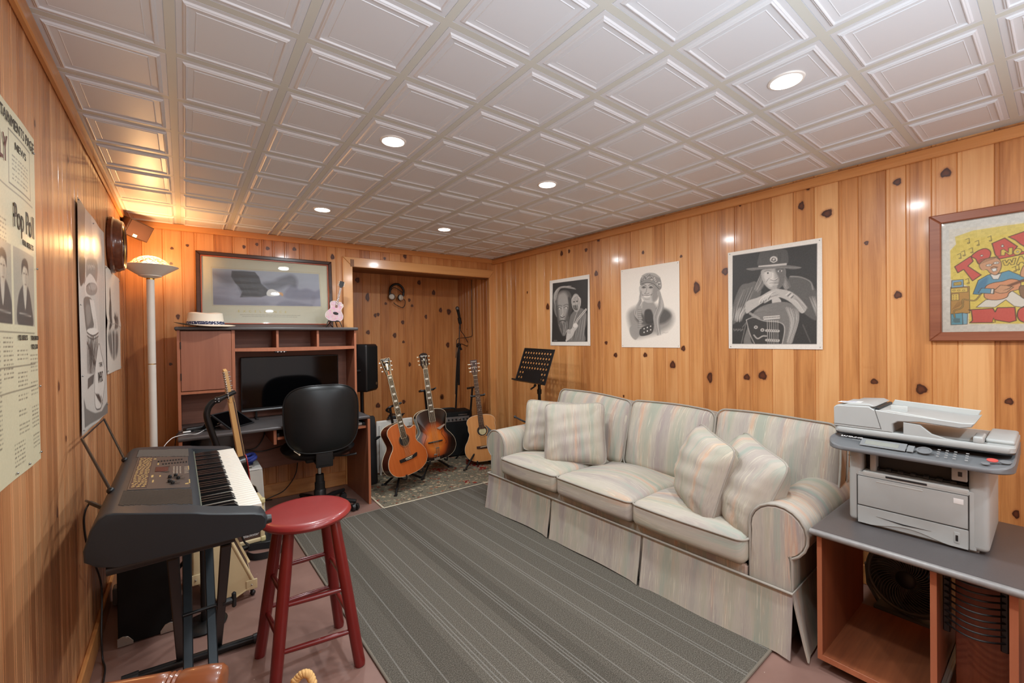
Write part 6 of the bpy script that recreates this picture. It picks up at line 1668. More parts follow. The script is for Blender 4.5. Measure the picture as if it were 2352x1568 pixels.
for k in range(3):
    mgz = thing('magazine', ('lowest thin magazine of the pile on the grey step stool', 'middle thin magazine of the pile on the grey step stool', 'topmost thin magazine of the pile on the grey step stool')[k], 'magazine', (.228+.01*k, 3.375, GH+.0035+.0068*k), R(4-6*k), 'magazines on the grey stool')
    m = MB(); m.box((0, .08, .003), (.21, .15, .006), .001); pg_ = m.build('pages', paint('magazine_pages', (206, 202, 192), .7) if k == 0 else bpy.data.materials['magazine_pages'], mgz)
    m = MB(); m.box((0, .08, .0062), (.212, .152, .0008), 0); m.build('cover', paint('dark_magazine_cover', (66, 64, 70), .35) if k != 1 else WHT, mgz)
BLU = paint('royal_blue_webbing', (34, 48, 120), .7, bump=.2, bscale=600.)
bs = thing('carry_strap', 'royal blue webbing strap bundle heaped on the magazines behind the keyboard', 'strap', (.295, 3.44, GH+.0245), R(-20))
m = MB()
for (a_, b_, c_, rr, r2, z) in ((-.02, .0, .3, .085, .045, .016), (.01, .02, -.4, .075, .05, .034), (.02, -.02, .9, .07, .035, .048)):
    pts = []
    for i in range(32):
        t_ = 2*PI*i/32; x, y = rr*math.cos(t_), r2*math.sin(t_); pts.append((a_+x*math.cos(c_)-y*math.sin(c_), b_+x*math.sin(c_)+y*math.cos(c_), z+.008*math.sin(2*t_+c_)))
    m.tube(pts, .014, 8, closed=True, flat=.9)
m.build('webbing', BLU, bs, smooth=70)
m = MB(); m.rbox((0, 0, .012), (.09, .06, .020), .006, 2); m.build('black_pouch', BLK, bs)
m = MB(); m.box((.01, -.02, .063), (.03, .008, .002), 0); m.build('white_tag', WHT, bs)
ma = thing('practice_amplifier', 'small cream practice amplifier with brown grille on the floor in front of the grey stool', 'amplifier', (.290, 3.155, .018), R(3))
m = MB(); aw, ah, ad_ = .205, .27, .15
fr_o = [(-aw/2, 0), (aw/2, 0), (aw/2, ah), (-aw/2, ah)]
m.rbox((0, ad_/2+.012, ah/2), (aw, ad_, ah), .012, 3); m.build('cabinet', CREAM, ma)
m = MB()
for (x0, x1, z0, z1) in ((-aw/2, -aw/2+.026, 0, ah), (aw/2-.026, aw/2, 0, ah), (-aw/2, aw/2, 0, .026), (-aw/2, aw/2, ah-.05, ah)): m.rbox(((x0+x1)/2, .006, (z0+z1)/2), (x1-x0, .022, z1-z0), .006, 2)
m.build('front_frame', CREAM, ma)
m = MB(); m.box((0, .008, ah/2-.01), (aw-.04, .006, ah-.07), 0); m.build('grille', BRG, ma)
for (sx, z) in ((-1, .0), (1, .0), (-1, ah), (1, ah)):
    m = MB(); m.rbox((sx*(aw/2-.010), .006, z+(.014 if z == 0 else -.014)), (.030, .032, .034), .008, 2); m.build('corner_cap', paint('pale_corner_plastic', (206, 192, 140), .4) if 'pale_corner_plastic' not in bpy.data.materials else bpy.data.materials['pale_corner_plastic'], ma)
text('brand_lettering', 'Blackstar', .024, (.025, .0035, .052), WHT, ma, shear=.15)
m = MB(); m.cyl((-.055, .02, ah), (-.055, .02, ah+.008), .008, n=12); m.cyl((.0, .02, ah), (.0, .02, ah+.008), .008, n=12); m.build('top_knobs', CHROME, ma)
bd_ = thing('effects_pedalboard', 'flat black board under the small cream practice amplifier', 'pedalboard', (.31, 3.215, 0), R(3))
m = MB(); m.rbox((.05, 0, .009), (.42, .19, .0175), .004, 2); m.build('board', BLK, bd_)
gst_ = thing('guitar_strap', 'black webbing guitar strap looped on the floor between keyboard stand and red stool', 'strap', (0, 0, 0))
m = MB()
rib = spline([AZ(570, 1259, .02), AZ(604, 1254, .02), AZ(630, 1252, .02), AZ(645, 1257, .02), AZ(640, 1266, .02), AZ(610, 1276, .02), AZ(582, 1280, .02), AZ(566, 1275, .02)], 8)
vs = []; fs = []
for p in rib: vs += [(p[0], p[1], .002), (p[0], p[1], .042)]
for p in rib: vs += [(p[0]+.004, p[1]+.002, .002), (p[0]+.004, p[1]+.002, .042)]
k_ = 2*len(rib)
for i in range(len(rib)-1):
    fs += [(2*i, 2*i+2, 2*i+3, 2*i+1), (k_+2*i, k_+2*i+1, k_+2*i+3, k_+2*i+2), (2*i+1, 2*i+3, k_+2*i+3, k_+2*i+1), (2*i, k_+2*i, k_+2*i+2, 2*i+2)]
m.add(vs, fs); m.build('webbing', paint('black_webbing', (28, 28, 29), .7), gst_, smooth=60)
m = MB(); m.tube(spline([AY(549, 1222, 2.9), AY(556, 1233, 2.9), AY(563, 1246, 2.93), AZ(572, 1252, .03)], 6), .014, 6, flat=.35); m.build('strap_end', bpy.data.materials['black_webbing'], gst_, smooth=60)
rb = thing('microphone_stand', 'black round based microphone stand on the floor behind the keyboard stand', 'stand', (.050, 2.42, 0))
m = MB(); m.lathe([(.088, 0), (.092, .008), (.08, .016), (.02, .022)], 40); m.build('round_base', BLKM, rb)
m = MB(); m.tube([(0, 0, .02), (0, .0, .36)], .010, 10); m.tube([(.0, 0, .36), (-.03, -.04, .46)], .007, 8); m.build('pole', BLKM, rb)
ou = thing('power_plug', 'white and grey plug adapters on the floor against the left baseboard', 'plug', (-.285, 2.90, 0), R(90))
m = MB(); m.rbox((0, 0, .045), (.06, .035, .085), .008, 2); m.build('adapter_body', paint('grey_plug_plastic', (150, 150, 150), .5), ou)
m = MB(); m.rbox((-.03, -.02, .03), (.05, .025, .03), .008, 2); m.rbox((.01, -.022, .055), (.03, .02, .03), .006, 2); m.build('white_plug', WHT, ou)
m = MB(); m.tube(spline([(-.05, -.02, .02), (-.10, -.03, .008), (-.14, -.02, .006)], 5), .004, 6); m.build('cord', BLK, ou, smooth=60)

# ------------------------------------------------------------------ foreground: chair rail and basket
HON = woodgrain('honey_varnished_oak', (138, 78, 42), (104, 54, 28), 0, .3, .6, .3)
wc_ = thing('wooden_chair', 'honey varnished wooden chair, only the end of its turned top rail in view', 'chair', (-.10, .60, 0), R(-28.5))
a_, b_ = loc_of(wc_, AZ(345, 1592, .80)), loc_of(wc_, AZ(518, 1560, .80))
d_ = (b_-a_).normalized(); L0 = b_-d_*.46
def rp(t_): return L0.lerp(b_, t_)
m = MB(); ts = [0, .01, .1, .5, .80, .835, .842, .849, .856, .863, .870, .878, .92, .95, .985, .997, 1.0]; rs = [.012, .019, .021, .0225, .0225, .0225, .0195, .022, .0195, .022, .0195, .0225, .023, .023, .0215, .017, .010]
m.tube([rp(t_) for t_ in ts], rs, 20); m.build('top_rail', HON, wc_, smooth=50)
zs_ = .44
for t_ in (.12, .88):
    p = rp(t_); m = MB(); m.tube([(p.x, p.y-.0, p.z-.01), (p.x*.96, p.y-.035, zs_)], .014, 12); m.build('back_post', HON, wc_)
for t_ in (.31, .50, .69):
    p = rp(t_); m = MB(); m.tube([(p.x, p.y, p.z-.01), (p.x*.96, p.y-.035, zs_)], .008, 10); m.build('spindle', HON, wc_)
pm = rp(.5)
m = MB(); m.rbox((pm.x, pm.y-.20, zs_-.006), (.42, .40, .032), .012, 3); m.build('seat', HON, wc_)
for sx in (-1, 1):
    for yy in (-.05, -.35):
        m = MB(); m.tube([(pm.x+sx*.15, pm.y+yy, zs_-.02), (pm.x+sx*.185, pm.y+yy+(.02 if yy > -.1 else -.03), 0)], [.018, .013], 12); m.build('leg', HON, wc_)
RATT = paint('woven_rattan', (176, 128, 72), .7, var=.25, scale=60., bump=.5, bscale=120.)
bq = AZ(702, 1550, .48)
bk = thing('wicker_basket', 'woven basket with twisted rope handle, only the handle showing at the bottom edge', 'basket', (bq.x-.02, bq.y-.10, 0), R(20))
m = MB()
def bw(u, v): t_ = 2*PI*u; r_ = .10+.03*v+.003*math.sin(60*v)*1.; return (r_*1.2*math.cos(t_), r_*math.sin(t_), .30*v+.002)
m.grid(bw, 40, 40, cu=True); m.lathe([(.001, .003), (.12, .003)], 32, cap=False); m.build('basket_body', RATT, bk, smooth=60)
hb = [loc_of(bk, AZ(672, 1590, .44)), loc_of(bk, AZ(684, 1557, .47)), loc_of(bk, AZ(701, 1546, .48)), loc_of(bk, AZ(714, 1555, .47)), loc_of(bk, AZ(722, 1592, .44))]
hpts = spline([(hb[0].x, hb[0].y-.02, .29)]+hb+[(hb[-1].x, hb[-1].y-.02, .29)], 12)
m = MB()
for sgn in (0, 2.1, 4.2):
    pp = []
    for i, p in enumerate(hpts):
        q = Vector(p); a_ = i*.55+sgn; t_ = (Vector(hpts[min(i+1, len(hpts)-1)])-Vector(hpts[max(i-1, 0)])).normalized(); e1 = t_.orthogonal().normalized() if i == 0 else (e1-t_*e1.dot(t_)).normalized(); e2 = t_.cross(e1); pp.append(q+e1*(.0045*math.cos(a_))+e2*(.0045*math.sin(a_)))
    m.tube(pp, .0055, 7)
m.build('rope_handle', paint('straw_rope', (206, 164, 104), .75, var=.2, scale=200.), bk, smooth=60)
# ------------------------------------------------------------------ printed and drawn pictures: fine meshes carrying the ink as a point colour
ARTM = artmat('printed_paper', .5); ARTG = artmat('glossy_printed_paper', .42, .06)
def lin_np(a):
    a = np.clip(a, 0, 1); return np.where(a <= .04045, a/12.92, ((a+.055)/1.055)**2.4)
class CV:
    """a sheet w x h metres in the local x-z plane, res metres per point; colours in sRGB 0..255"""
    def __init__(s, w, h, res, base=(255, 255, 255), x0=0., z0=0.):
        s.w, s.h, s.res = w, h, res; s.nx, s.nz = int(w/res)+1, int(h/res)+1
        s.x = np.linspace(x0, x0+w, s.nx)[None, :].repeat(s.nz, 0); s.z = np.linspace(z0, z0+h, s.nz)[:, None].repeat(s.nx, 1)
        s.c = np.ones((s.nz, s.nx, 3))*np.array(base)/255.; s.T = lambda p: p; s.k = 1.; s.rs = np.random.RandomState(4)
    def put(s, m, col, a=1.):
        m = np.clip(m, 0, 1)[..., None]*a; s.c = s.c*(1-m)+m*np.array(col)/255.
    def seg(s, a, b):
        d = np.array(b)-np.array(a); L = max(1e-12, d @ d); t = np.clip(((s.x-a[0])*d[0]+(s.z-a[1])*d[1])/L, 0, 1)
        return np.hypot(s.x-a[0]-t*d[0], s.z-a[1]-t*d[1]), t
    def mask(s, pts, soft=0.):
        P = [s.T(p) for p in pts]; ins = np.zeros(s.x.shape, bool); dist = np.full(s.x.shape, 9.)
        for i in range(len(P)):
            a, b = P[i-1], P[i]; dist = np.minimum(dist, s.seg(a, b)[0])
            if a[1] != b[1]:
                c = ((a[1] > s.z) != (b[1] > s.z)) & (s.x < (b[0]-a[0])*(s.z-a[1])/(b[1]-a[1])+a[0]); ins ^= c
        sd = np.where(ins, dist, -dist); w = max(s.res*1.0, soft*s.k)
        return np.clip(.5+sd/w, 0, 1)
    def poly(s, pts, col, a=1., soft=0., clip=None):
        m = s.mask(pts, soft); s.put(m*clip if clip is not None else m, col, a); return m
    def smooth(s, pts, n=6): return [(p[0], p[2]) for p in spline([(q[0], 0, q[1]) for q in pts], n, True)]
    def blob(s, pts, col, a=1., soft=0., clip=None): return s.poly(s.smooth(pts, 5), col, a, soft, clip)
    def line(s, pts, w, col, a=1., soft=0., curve=False, taper=False, clip=None):
        if curve: pts = [(p[0], p[2]) for p in spline([(q[0], 0, q[1]) for q in pts], 5)]
        P = [s.T(p) for p in pts]; m = np.zeros(s.x.shape); N = len(P)-1
        for i in range(N):
            d, t = s.seg(P[i], P[i+1]); ww = w*s.k/2
            if taper: ww = ww*(1-abs(2*(i+t)/N-1)**2*.8)
            m = np.maximum(m, np.clip(.5+(ww-d)/max(s.res, soft*s.k), 0, 1))
        s.put(m*clip if clip is not None else m, col, a)
    def ell(s, c, rx, ry, col, a=1., soft=0., rot=0., clip=None):
        C = s.T(c); X, Z = s.x-C[0], s.z-C[1]; cr_, sr_ = math.cos(rot), math.sin(rot); X, Z = X*cr_+Z*sr_, -X*sr_+Z*cr_
        rx, ry = rx*s.k, ry*s.k; q = np.sqrt((X/rx)**2+(Z/ry)**2); d = (1-q)*min(rx, ry); m = np.clip(.5+d/max(s.res, soft*s.k), 0, 1)
        s.put(m*clip if clip is not None else m, col, a); return m
    def noise(s, amt, cell=1):
        n = s.rs.rand(s.nz//cell+2, s.nx//cell+2); n = np.kron(n, np.ones((cell, cell)))[:s.nz, :s.nx]; s.c = np.clip(s.c+(n[..., None]-.5)*amt, 0, 1)
    def build(s, name, mat, parent, fn=None, y=0.):
        X, Z = s.x.ravel(), s.z.ravel(); Y = np.full(X.shape, y) if fn is None else fn(s.x, s.z).ravel()+y
        co = np.stack([X, Y, Z], 1).astype(np.float32); i = np.arange(s.nz-1)[:, None]*s.nx+np.arange(s.nx-1)[None, :]
        q = np.stack([i, i+1, i+1+s.nx, i+s.nx], -1).reshape(-1, 4).astype(np.int32)
        me = bpy.data.meshes.new(name); me.vertices.add(len(co)); me.vertices.foreach_set('co', co.ravel()); me.loops.add(q.size); me.loops.foreach_set('vertex_index', q.ravel())
        me.polygons.add(len(q)); me.polygons.foreach_set('loop_start', np.arange(0, q.size, 4, dtype=np.int32)); me.update(calc_edges=True); me.polygons.foreach_set('use_smooth', np.ones(len(q), bool))
        a = me.attributes.new('art', 'FLOAT_COLOR', 'POINT'); c = np.ones((len(co), 4), np.float32); c[:, :3] = lin_np(s.c.reshape(-1, 3)); a.data.foreach_set('color', c.ravel())
        me.materials.append(mat); o = bpy.data.objects.new(name, me); COL.objects.link(o); o.parent = parent; return o

def wr(u, v):
    q = AX(u, v, 2.775)
    for _ in range(3): q = AX(u, v, xr(q.y)-.004)
    return q
PINM = paint('steel_pin', (150, 150, 150), .3, .9)
def poster(name, label, tl, tr, bl, cx, cy, sc, res=.0029, base=(214, 206, 194), group='drawn portraits on the pine wall'):
    """sheet on the right wall from three photo corners; drawing coordinates are crop pixels (cx, cy, scale)"""
    a, b, c = wr(*tl), wr(*tr), wr(*bl)
    r_ = thing(name, label, 'poster', (c.x, c.y, c.z), RR, group)
    w = (Vector((b.x, b.y, 0))-Vector((a.x, a.y, 0))).length; h = (a.z+b.z)/2-c.z
    cv = CV(w, h, res, base)
    def T(p):
        q = loc_of(r_, wr(cx+p[0]/sc, cy+p[1]/sc)); return (q.x, q.z)
    cv.T = T; p0, p1 = T((((tl[0]-cx)+(bl[0]-cx))/2*sc, (tl[1]-cy)*sc)), T(((tr[0]-cx)*sc, (tl[1]-cy)*sc)); cv.k = w/((tr[0]-tl[0])*sc)
    return r_, cv
def pins(r_, w, h, m_=.012):
    for x in (m_, w-m_):
        for z in (m_, h-m_):
            m = MB(); m.ball((x, -.001, z), (.003, .002, .003), 8, 6); m.build('pin', PINM, r_)
S1 = 2352/680
GY = lambda v: (v, v*.97, v*.93)
def strokes(cv, pairs, n, w, lo, hi, seed, a=.7, jit=4, clip=None):
    """hatching: n curved strokes blended between two guide curves"""
    r_ = random.Random(seed); A, B = pairs
    for i in range(n):
        t_ = r_.random(); g = r_.uniform(lo, hi); k = r_.uniform(.0, .3); e = r_.uniform(.6, 1.)
        pts = [(p[0]*(1-t_)+q[0]*t_+r_.uniform(-jit, jit), p[1]*(1-t_)+q[1]*t_+r_.uniform(-jit, jit)) for p, q in zip(A, B)]
        cv.line(pts, w*r_.uniform(.5, 1.2), GY(g), a, curve=True, taper=True, clip=clip)

# 1: large face and a guitarist on black
r1, cv = poster('portrait_poster', 'smallest looking drawing, bearded face beside a small guitarist on black ground', (1265, 643), (1357, 631), (1264.5, 793), 1240, 520, S1, base=(228, 222, 212))
dk = cv.mask([(103, 452), (382, 416), (378, 914), (96, 916)]); cv.put(dk, GY(36))
cv.blob([(120, 560), (165, 510), (225, 510), (255, 560), (262, 640), (240, 700), (230, 770), (215, 850), (180, 860), (150, 800), (135, 700), (118, 640)], GY(92), .9, 10, dk)
cv.blob([(150, 540), (195, 520), (225, 560), (228, 640), (205, 720), (190, 770), (160, 740), (150, 660), (140, 600)], GY(168), .85, 22, dk)
cv.blob([(225, 560), (258, 590), (258, 660), (238, 720), (225, 690), (232, 630)], GY(60), .9, 8, dk)
strokes(cv, ([(115, 620), (112, 550), (150, 490), (240, 470)], [(128, 570), (150, 510), (190, 480), (290, 500)]), 46, 3.4, 90, 215, 1, .8, 5, dk)
strokes(cv, ([(112, 560), (108, 640), (125, 700)], [(125, 600), (122, 660), (135, 720)]), 14, 3, 110, 190, 2, .7, 4, dk)
for e in ([(142, 652), (155, 645), (172, 652)], [(192, 645), (208, 636), (225, 646)], [(138, 634), (158, 626), (176, 632)], [(190, 628), (212, 618), (230, 624)]): cv.line(e, 4, GY(60), .6, 4, True, clip=dk)
cv.ell((156, 653), 5, 4, GY(225), .9, clip=dk); cv.ell((210, 646), 5, 4, GY(220), .9, clip=dk)
cv.line([(180, 640), (184, 690), (170, 712), (190, 716)], 4, GY(215), .7, 3, True, clip=dk); cv.line([(165, 716), (180, 722), (196, 714)], 4, GY(30), .9, 2, True, clip=dk)
cv.line([(160, 752), (182, 746), (205, 752)], 5, GY(34), .9, 2, True, clip=dk)
strokes(cv, ([(150, 770), (160, 820), (185, 870)], [(225, 750), (220, 800), (200, 865)]), 60, 3, 60, 200, 3, .7, 5, dk)
cv.blob([(255, 690), (300, 650), (345, 655), (372, 700), (368, 780), (352, 830), (356, 914), (225, 914), (228, 810), (238, 730)], GY(118), .95, 6, dk)
strokes(cv, ([(300, 660), (270, 760), (245, 900)], [(368, 690), (358, 790), (350, 905)]), 46, 4, 60, 196, 4, .65, 6, dk)
cv.ell((288, 605), 34, 52, GY(176), 1, 5, .1, dk); strokes(cv, ([(252, 610), (255, 570), (290, 552)], [(325, 630), (322, 575), (300, 556)]), 34, 3.5, 120, 225, 5, .8, 4, dk)
strokes(cv, ([(262, 625), (270, 650), (288, 664)], [(300, 620), (306, 640), (302, 664)]), 26, 3, 40, 110, 6, .8, 3, dk)
for e in ((272, 598), (296, 594)): cv.ell(e, 7, 3.5, GY(40), .9, 1, clip=dk)
cv.line([(366, 660), (300, 740), (212, 905)], 13, GY(206), .95, 2, clip=dk); cv.line([(366, 660), (300, 740), (216, 898)], 3, GY(60), .9, 1, clip=dk)
cv.blob([(212, 905), (214, 850), (240, 820), (272, 800), (288, 772), (306, 790), (280, 830), (262, 870), (232, 900)], GY(196), .9, 4, dk)
cv.ell((282, 785), 17, 13, GY(216), 1, 3, clip=dk); cv.ell((228, 836), 16, 14, GY(206), 1, 3, clip=dk)
for k in range(4): cv.line([(218+k*8, 826), (214+k*9, 850)], 3, GY(90), .8, 1, clip=dk)
for k in range(7): cv.line([(112+k*4, 902+(k % 2)*2), (113+k*4, 909-(k % 3))], 1.6, GY(190), .9, clip=dk)
cv.noise(.05)
ps = cv.build('printed_sheet', ARTM, r1, lambda x, z: .0015*np.sin(9*x+3)*(1-z/.6)-.001); pins(r1, cv.w, cv.h)
# 2: long haired man with headband on white paper
r2, cv = poster('portrait_poster', 'drawing of a smiling long-haired person with headband on plain pale paper', (1427, 620), (1561.5, 599), (1428, 797), 1240, 520, S1, base=(234, 226, 214))
cv.blob([(700, 690), (760, 640), (830, 640), (900, 620), (980, 650), (1045, 680), (1062, 740), (1030, 800), (960, 840), (850, 870), (760, 880), (715, 800)], GY(128), .8, 45)
cv.blob([(760, 660), (830, 700), (930, 650), (1010, 660), (1045, 710), (1000, 760), (930, 780), (860, 790), (800, 770), (760, 730)], GY(78), .9, 22)
cv.blob([(815, 600), (900, 600), (925, 680), (880, 760), (830, 720)], GY(150), 1, 14); cv.blob([(838, 665), (885, 665), (905, 760), (850, 770), (830, 720)], GY(50), .9, 10)
cv.blob([(796, 470), (850, 430), (920, 440), (950, 490), (945, 545), (925, 590), (880, 606), (838, 598), (806, 560), (790, 510)], GY(186), 1, 5)
cv.blob([(905, 470), (950, 490), (940, 560), (905, 600), (890, 560)], GY(132), .8, 18)
cv.blob([(795, 450), (806, 405), (850, 375), (905, 378), (955, 410), (968, 470), (958, 500), (930, 470), (860, 448), (812, 462)], GY(140), 1, 3)
cv.blob([(806, 395), (850, 370), (915, 372), (960, 412), (900, 390), (850, 388)], GY(168), 1, 3)
r_ = random.Random(9)
for k in range(90): 
    t_ = r_.random(); x = 805+155*t_; y = 430-44*math.sin(PI*min(1, t_*1.15))+34*t_+r_.uniform(-20, 16); cv.ell((x, y), r_.uniform(2, 5), r_.uniform(2, 4), GY(r_.choice([70, 90, 205, 215])), .8, 1)
cv.line([(798, 462), (850, 446), (905, 458), (952, 500)], 4, GY(60), .9, 1, True)
for e in ((826, 484), (882, 484)):
    cv.ell(e, 17, 10, GY(110), .6, 6); cv.line([(e[0]-14, e[1]), (e[0], e[1]-5), (e[0]+14, e[1]+1)], 4, GY(44), .9, 1, True); cv.ell((e[0], e[1]), 4, 4, GY(30))
cv.line([(806, 470), (826, 462), (846, 472)], 5, GY(96), .8, 2, True); cv.line([(864, 468), (886, 460), (906, 472)], 5, GY(96), .8, 2, True)
cv.line([(852, 480), (844, 520), (832, 532), (852, 536), (868, 528)], 4, GY(104), .8, 2, True)
cv.line([(812, 536), (822, 552), (850, 557), (878, 552), (892, 534)], 4, GY(88), .8, 2, True); cv.blob([(818, 546), (850, 550), (884, 544), (868, 560), (835, 562)], GY(222), 1, 2); cv.line([(816, 545), (850, 549), (886, 543)], 3, GY(56), .9, 1, True); cv.line([(832, 574), (852, 580), (874, 574)], 3, GY(120), .7, 2, True)
strokes(cv, ([(800, 500), (785, 600), (775, 680), (800, 740)], [(812, 520), (800, 610), (800, 680), (815, 730)]), 50, 4, 96, 214, 11, .6, 5); strokes(cv, ([(800, 560), (760, 640), (750, 700), (800, 760)], [(815, 600), (795, 650), (790, 720), (820, 760)]), 50, 4, 90, 214, 12, .6, 5)
strokes(cv, ([(950, 520), (940, 620), (900, 720), (930, 860)], [(962, 540), (985, 640), (950, 740), (960, 860)]), 70, 4.5, 100, 220, 13, .6, 6)
cv.ell((944, 530), 12, 20, GY(160), 1, 4)
cv.blob([(716, 800), (760, 785), (800, 800), (796, 850), (760, 900), (720, 860)], GY(150), .9, 8); cv.blob([(800, 810), (880, 775), (905, 790), (885, 850), (800, 868)], GY(64), 1, 3); cv.line([(790, 640), (800, 800)], 22, GY(160), .9, 4)
for k in range(10): cv.line([(778, 660+k*16), (812, 656+k*16)], 2.5, GY(86), .8, 1)
for k in range(3):
    for s_ in (0, 1): cv.ell((828+k*26, 812-k*10+s_*28), 5, 5, GY(226), 1, 1)
cv.line([(968, 850), (985, 842), (1000, 846), (1020, 838)], 2, GY(140), .8, 1, True); cv.noise(.03)
cv.build('printed_sheet', ARTM, r2, lambda x, z: -.001+.0012*np.sin(7*x)*(1-z/.6)); pins(r2, cv.w, cv.h)
# 3: man in a flat brimmed hat leaning on an electric guitar
r3, cv = poster('portrait_poster', 'largest looking drawing, person in a brimmed hat leaning on an electric guitar', (1673, 580), (1889.5, 546), (1674, 800), 1240, 520, S1, base=(226, 220, 210))
dk = cv.mask([(1532, 232), (2203, 134), (2201, 934), (1528, 932)]); cv.put(dk, GY(42))
cv.blob([(1590, 480), (1660, 450), (1720, 440), (1760, 520), (1700, 640), (1640, 690), (1560, 760), (1528, 770), (1528, 650)], GY(96), 1, 8, dk)
cv.blob([(1980, 400), (2080, 410), (2160, 460), (2203, 540), (2203, 740), (2100, 690), (2060, 640), (1990, 560)], GY(84), 1, 8, dk)
cv.line([(1990, 398), (2070, 402), (2150, 440), (2170, 500)], 10, GY(150), .8, 6, True, clip=dk)
strokes(cv, ([(1600, 500), (1560, 620), (1530, 760)], [(1720, 470), (1660, 600), (1600, 720)]), 50, 5, 60, 176, 21, .6, 6, dk); strokes(cv, ([(1540, 640), (1535, 700), (1530, 750)], [(1660, 640), (1620, 700), (1600, 760)]), 22, 6, 150, 215, 22, .7, 6, dk)
strokes(cv, ([(2140, 560), (2170, 640), (2200, 720)], [(2185, 550), (2195, 600), (2203, 640)]), 12, 6, 130, 190, 23, .6, 5, dk)
# hair, face
for sgn, A, B in ((1, [(1765, 350), (1735, 420), (1700, 500)], [(1800, 400), (1780, 470), (1740, 520)]), (2, [(1935, 350), (1965, 420), (1990, 480)], [(1915, 400), (1935, 480), (1950, 510)])): strokes(cv, (A, B), 60, 5, 70, 196, 30+sgn, .7, 8, dk)
cv.blob([(1765, 345), (1860, 330), (1945, 330), (1950, 410), (1925, 470), (1880, 500), (1830, 500), (1785, 460), (1762, 400)], GY(160), 1, 6, dk)
cv.blob([(1870, 335), (1945, 330), (1950, 410), (1925, 475), (1885, 490), (1900, 420)], GY(92), .85, 14, dk); cv.blob([(1780, 370), (1850, 360), (1865, 420), (1840, 480), (1800, 450)], GY(204), .8, 18, dk)
for e, g in (((1812, 368), 40), ((1908, 352), 30)):
    cv.line([(e[0]-26, e[1]-11), (e[0], e[1]-19), (e[0]+26, e[1]-13)], 5, GY(g+30), .6, 4, True, clip=dk); cv.ell((e[0], e[1]+2), 17, 8, GY(210), .9, 3, clip=dk); cv.ell((e[0], e[1]+2), 7, 7, GY(26), 1, 1, clip=dk)
cv.line([(1852, 370), (1850, 405), (1836, 418), (1860, 426), (1884, 412)], 5, GY(226), .8, 3, True, clip=dk); cv.line([(1832, 422), (1860, 430), (1888, 416)], 4, GY(50), .8, 2, True, clip=dk)
cv.line([(1826, 450), (1860, 447), (1894, 448)], 4, GY(84), .7, 3, True, clip=dk); cv.line([(1830, 462), (1862, 464), (1892, 458)], 6, GY(196), .8, 3, True, clip=dk); cv.line([(1800, 440), (1812, 420), (1824, 410)], 4, GY(80), .7, 3, True, clip=dk)
# hat
cv.blob([(1735, 310), (1738, 240), (1765, 195), (1850, 185), (1940, 180), (1970, 210), (1965, 300), (1850, 310)], GY(74), 1, 4, dk); strokes(cv, ([(1745, 230), (1755, 300)], [(1955, 200), (1955, 290)]), 30, 8, 60, 92, 41, .5, 5, dk)
cv.poly([(1735, 312), (1960, 290), (1962, 316), (1738, 330)], GY(170), 1, 3, dk); cv.line([(1738, 318), (1960, 297)], 5, GY(222), .8, 2, clip=dk)
cv.blob([(1640, 335), (1740, 322), (1860, 318), (1970, 308), (2080, 325), (2020, 340), (1950, 334), (1860, 334), (1740, 344), (1680, 350)], GY(104), 1, 4, dk); cv.line([(1645, 340), (1760, 332), (1960, 326), (2070, 328)], 4, GY(150), .7, 2, True, clip=dk)
for k in range(9): a_ = PI*k/8; cv.ell((1858+24*math.cos(a_), 262-20*math.sin(a_)), 7, 7, GY(206), .9, 2, clip=dk)
cv.line([(1832, 272), (1858, 284), (1884, 270)], 8, GY(216), .9, 2, True, clip=dk); cv.ell((1858, 262), 10, 10, GY(190), 1, 2, clip=dk)
# hands and sleeves
cv.blob([(1640, 600), (1740, 560), (1850, 500), (1930, 500), (2000, 520), (2060, 570), (2120, 640), (2080, 690), (2000, 610), (1930, 570), (1860, 560), (1780, 600), (1690, 660), (1640, 690)], GY(176), 1, 6, dk)
strokes(cv, ([(1740, 590), (1800, 545), (1870, 510)], [(1790, 610), (1850, 575), (1920, 560)]), 26, 5, 90, 236, 43, .7, 4, dk); strokes(cv, ([(1980, 560), (2040, 600), (2100, 680)], [(2040, 545), (2080, 590), (2130, 650)]), 20, 6, 110, 220, 44, .6, 5, dk)
for k in range(4): cv.line([(1745+k*20, 600-k*8), (1762+k*20, 570-k*8), (1790+k*18, 548-k*8)], 12, GY(206), .8, 4, True, clip=dk); cv.line([(1754+k*20, 606-k*8), (1772+k*20, 575-k*8)], 4, GY(60), .8, 2, clip=dk)
cv.blob([(1845, 570), (1890, 560), (1920, 600), (1915, 680), (1895, 700), (1860, 690), (1850, 640)], GY(184), 1, 5, dk)
for k in range(4): cv.line([(1858+k*16, 610), (1860+k*15, 690)], 5, GY(80), .8, 2, clip=dk)
for k in range(4): cv.line([(1955+k*14, 545+k*8), (1985+k*10, 520+k*10)], 5, GY(40 if k % 2 else 220), .9, 2, clip=dk)
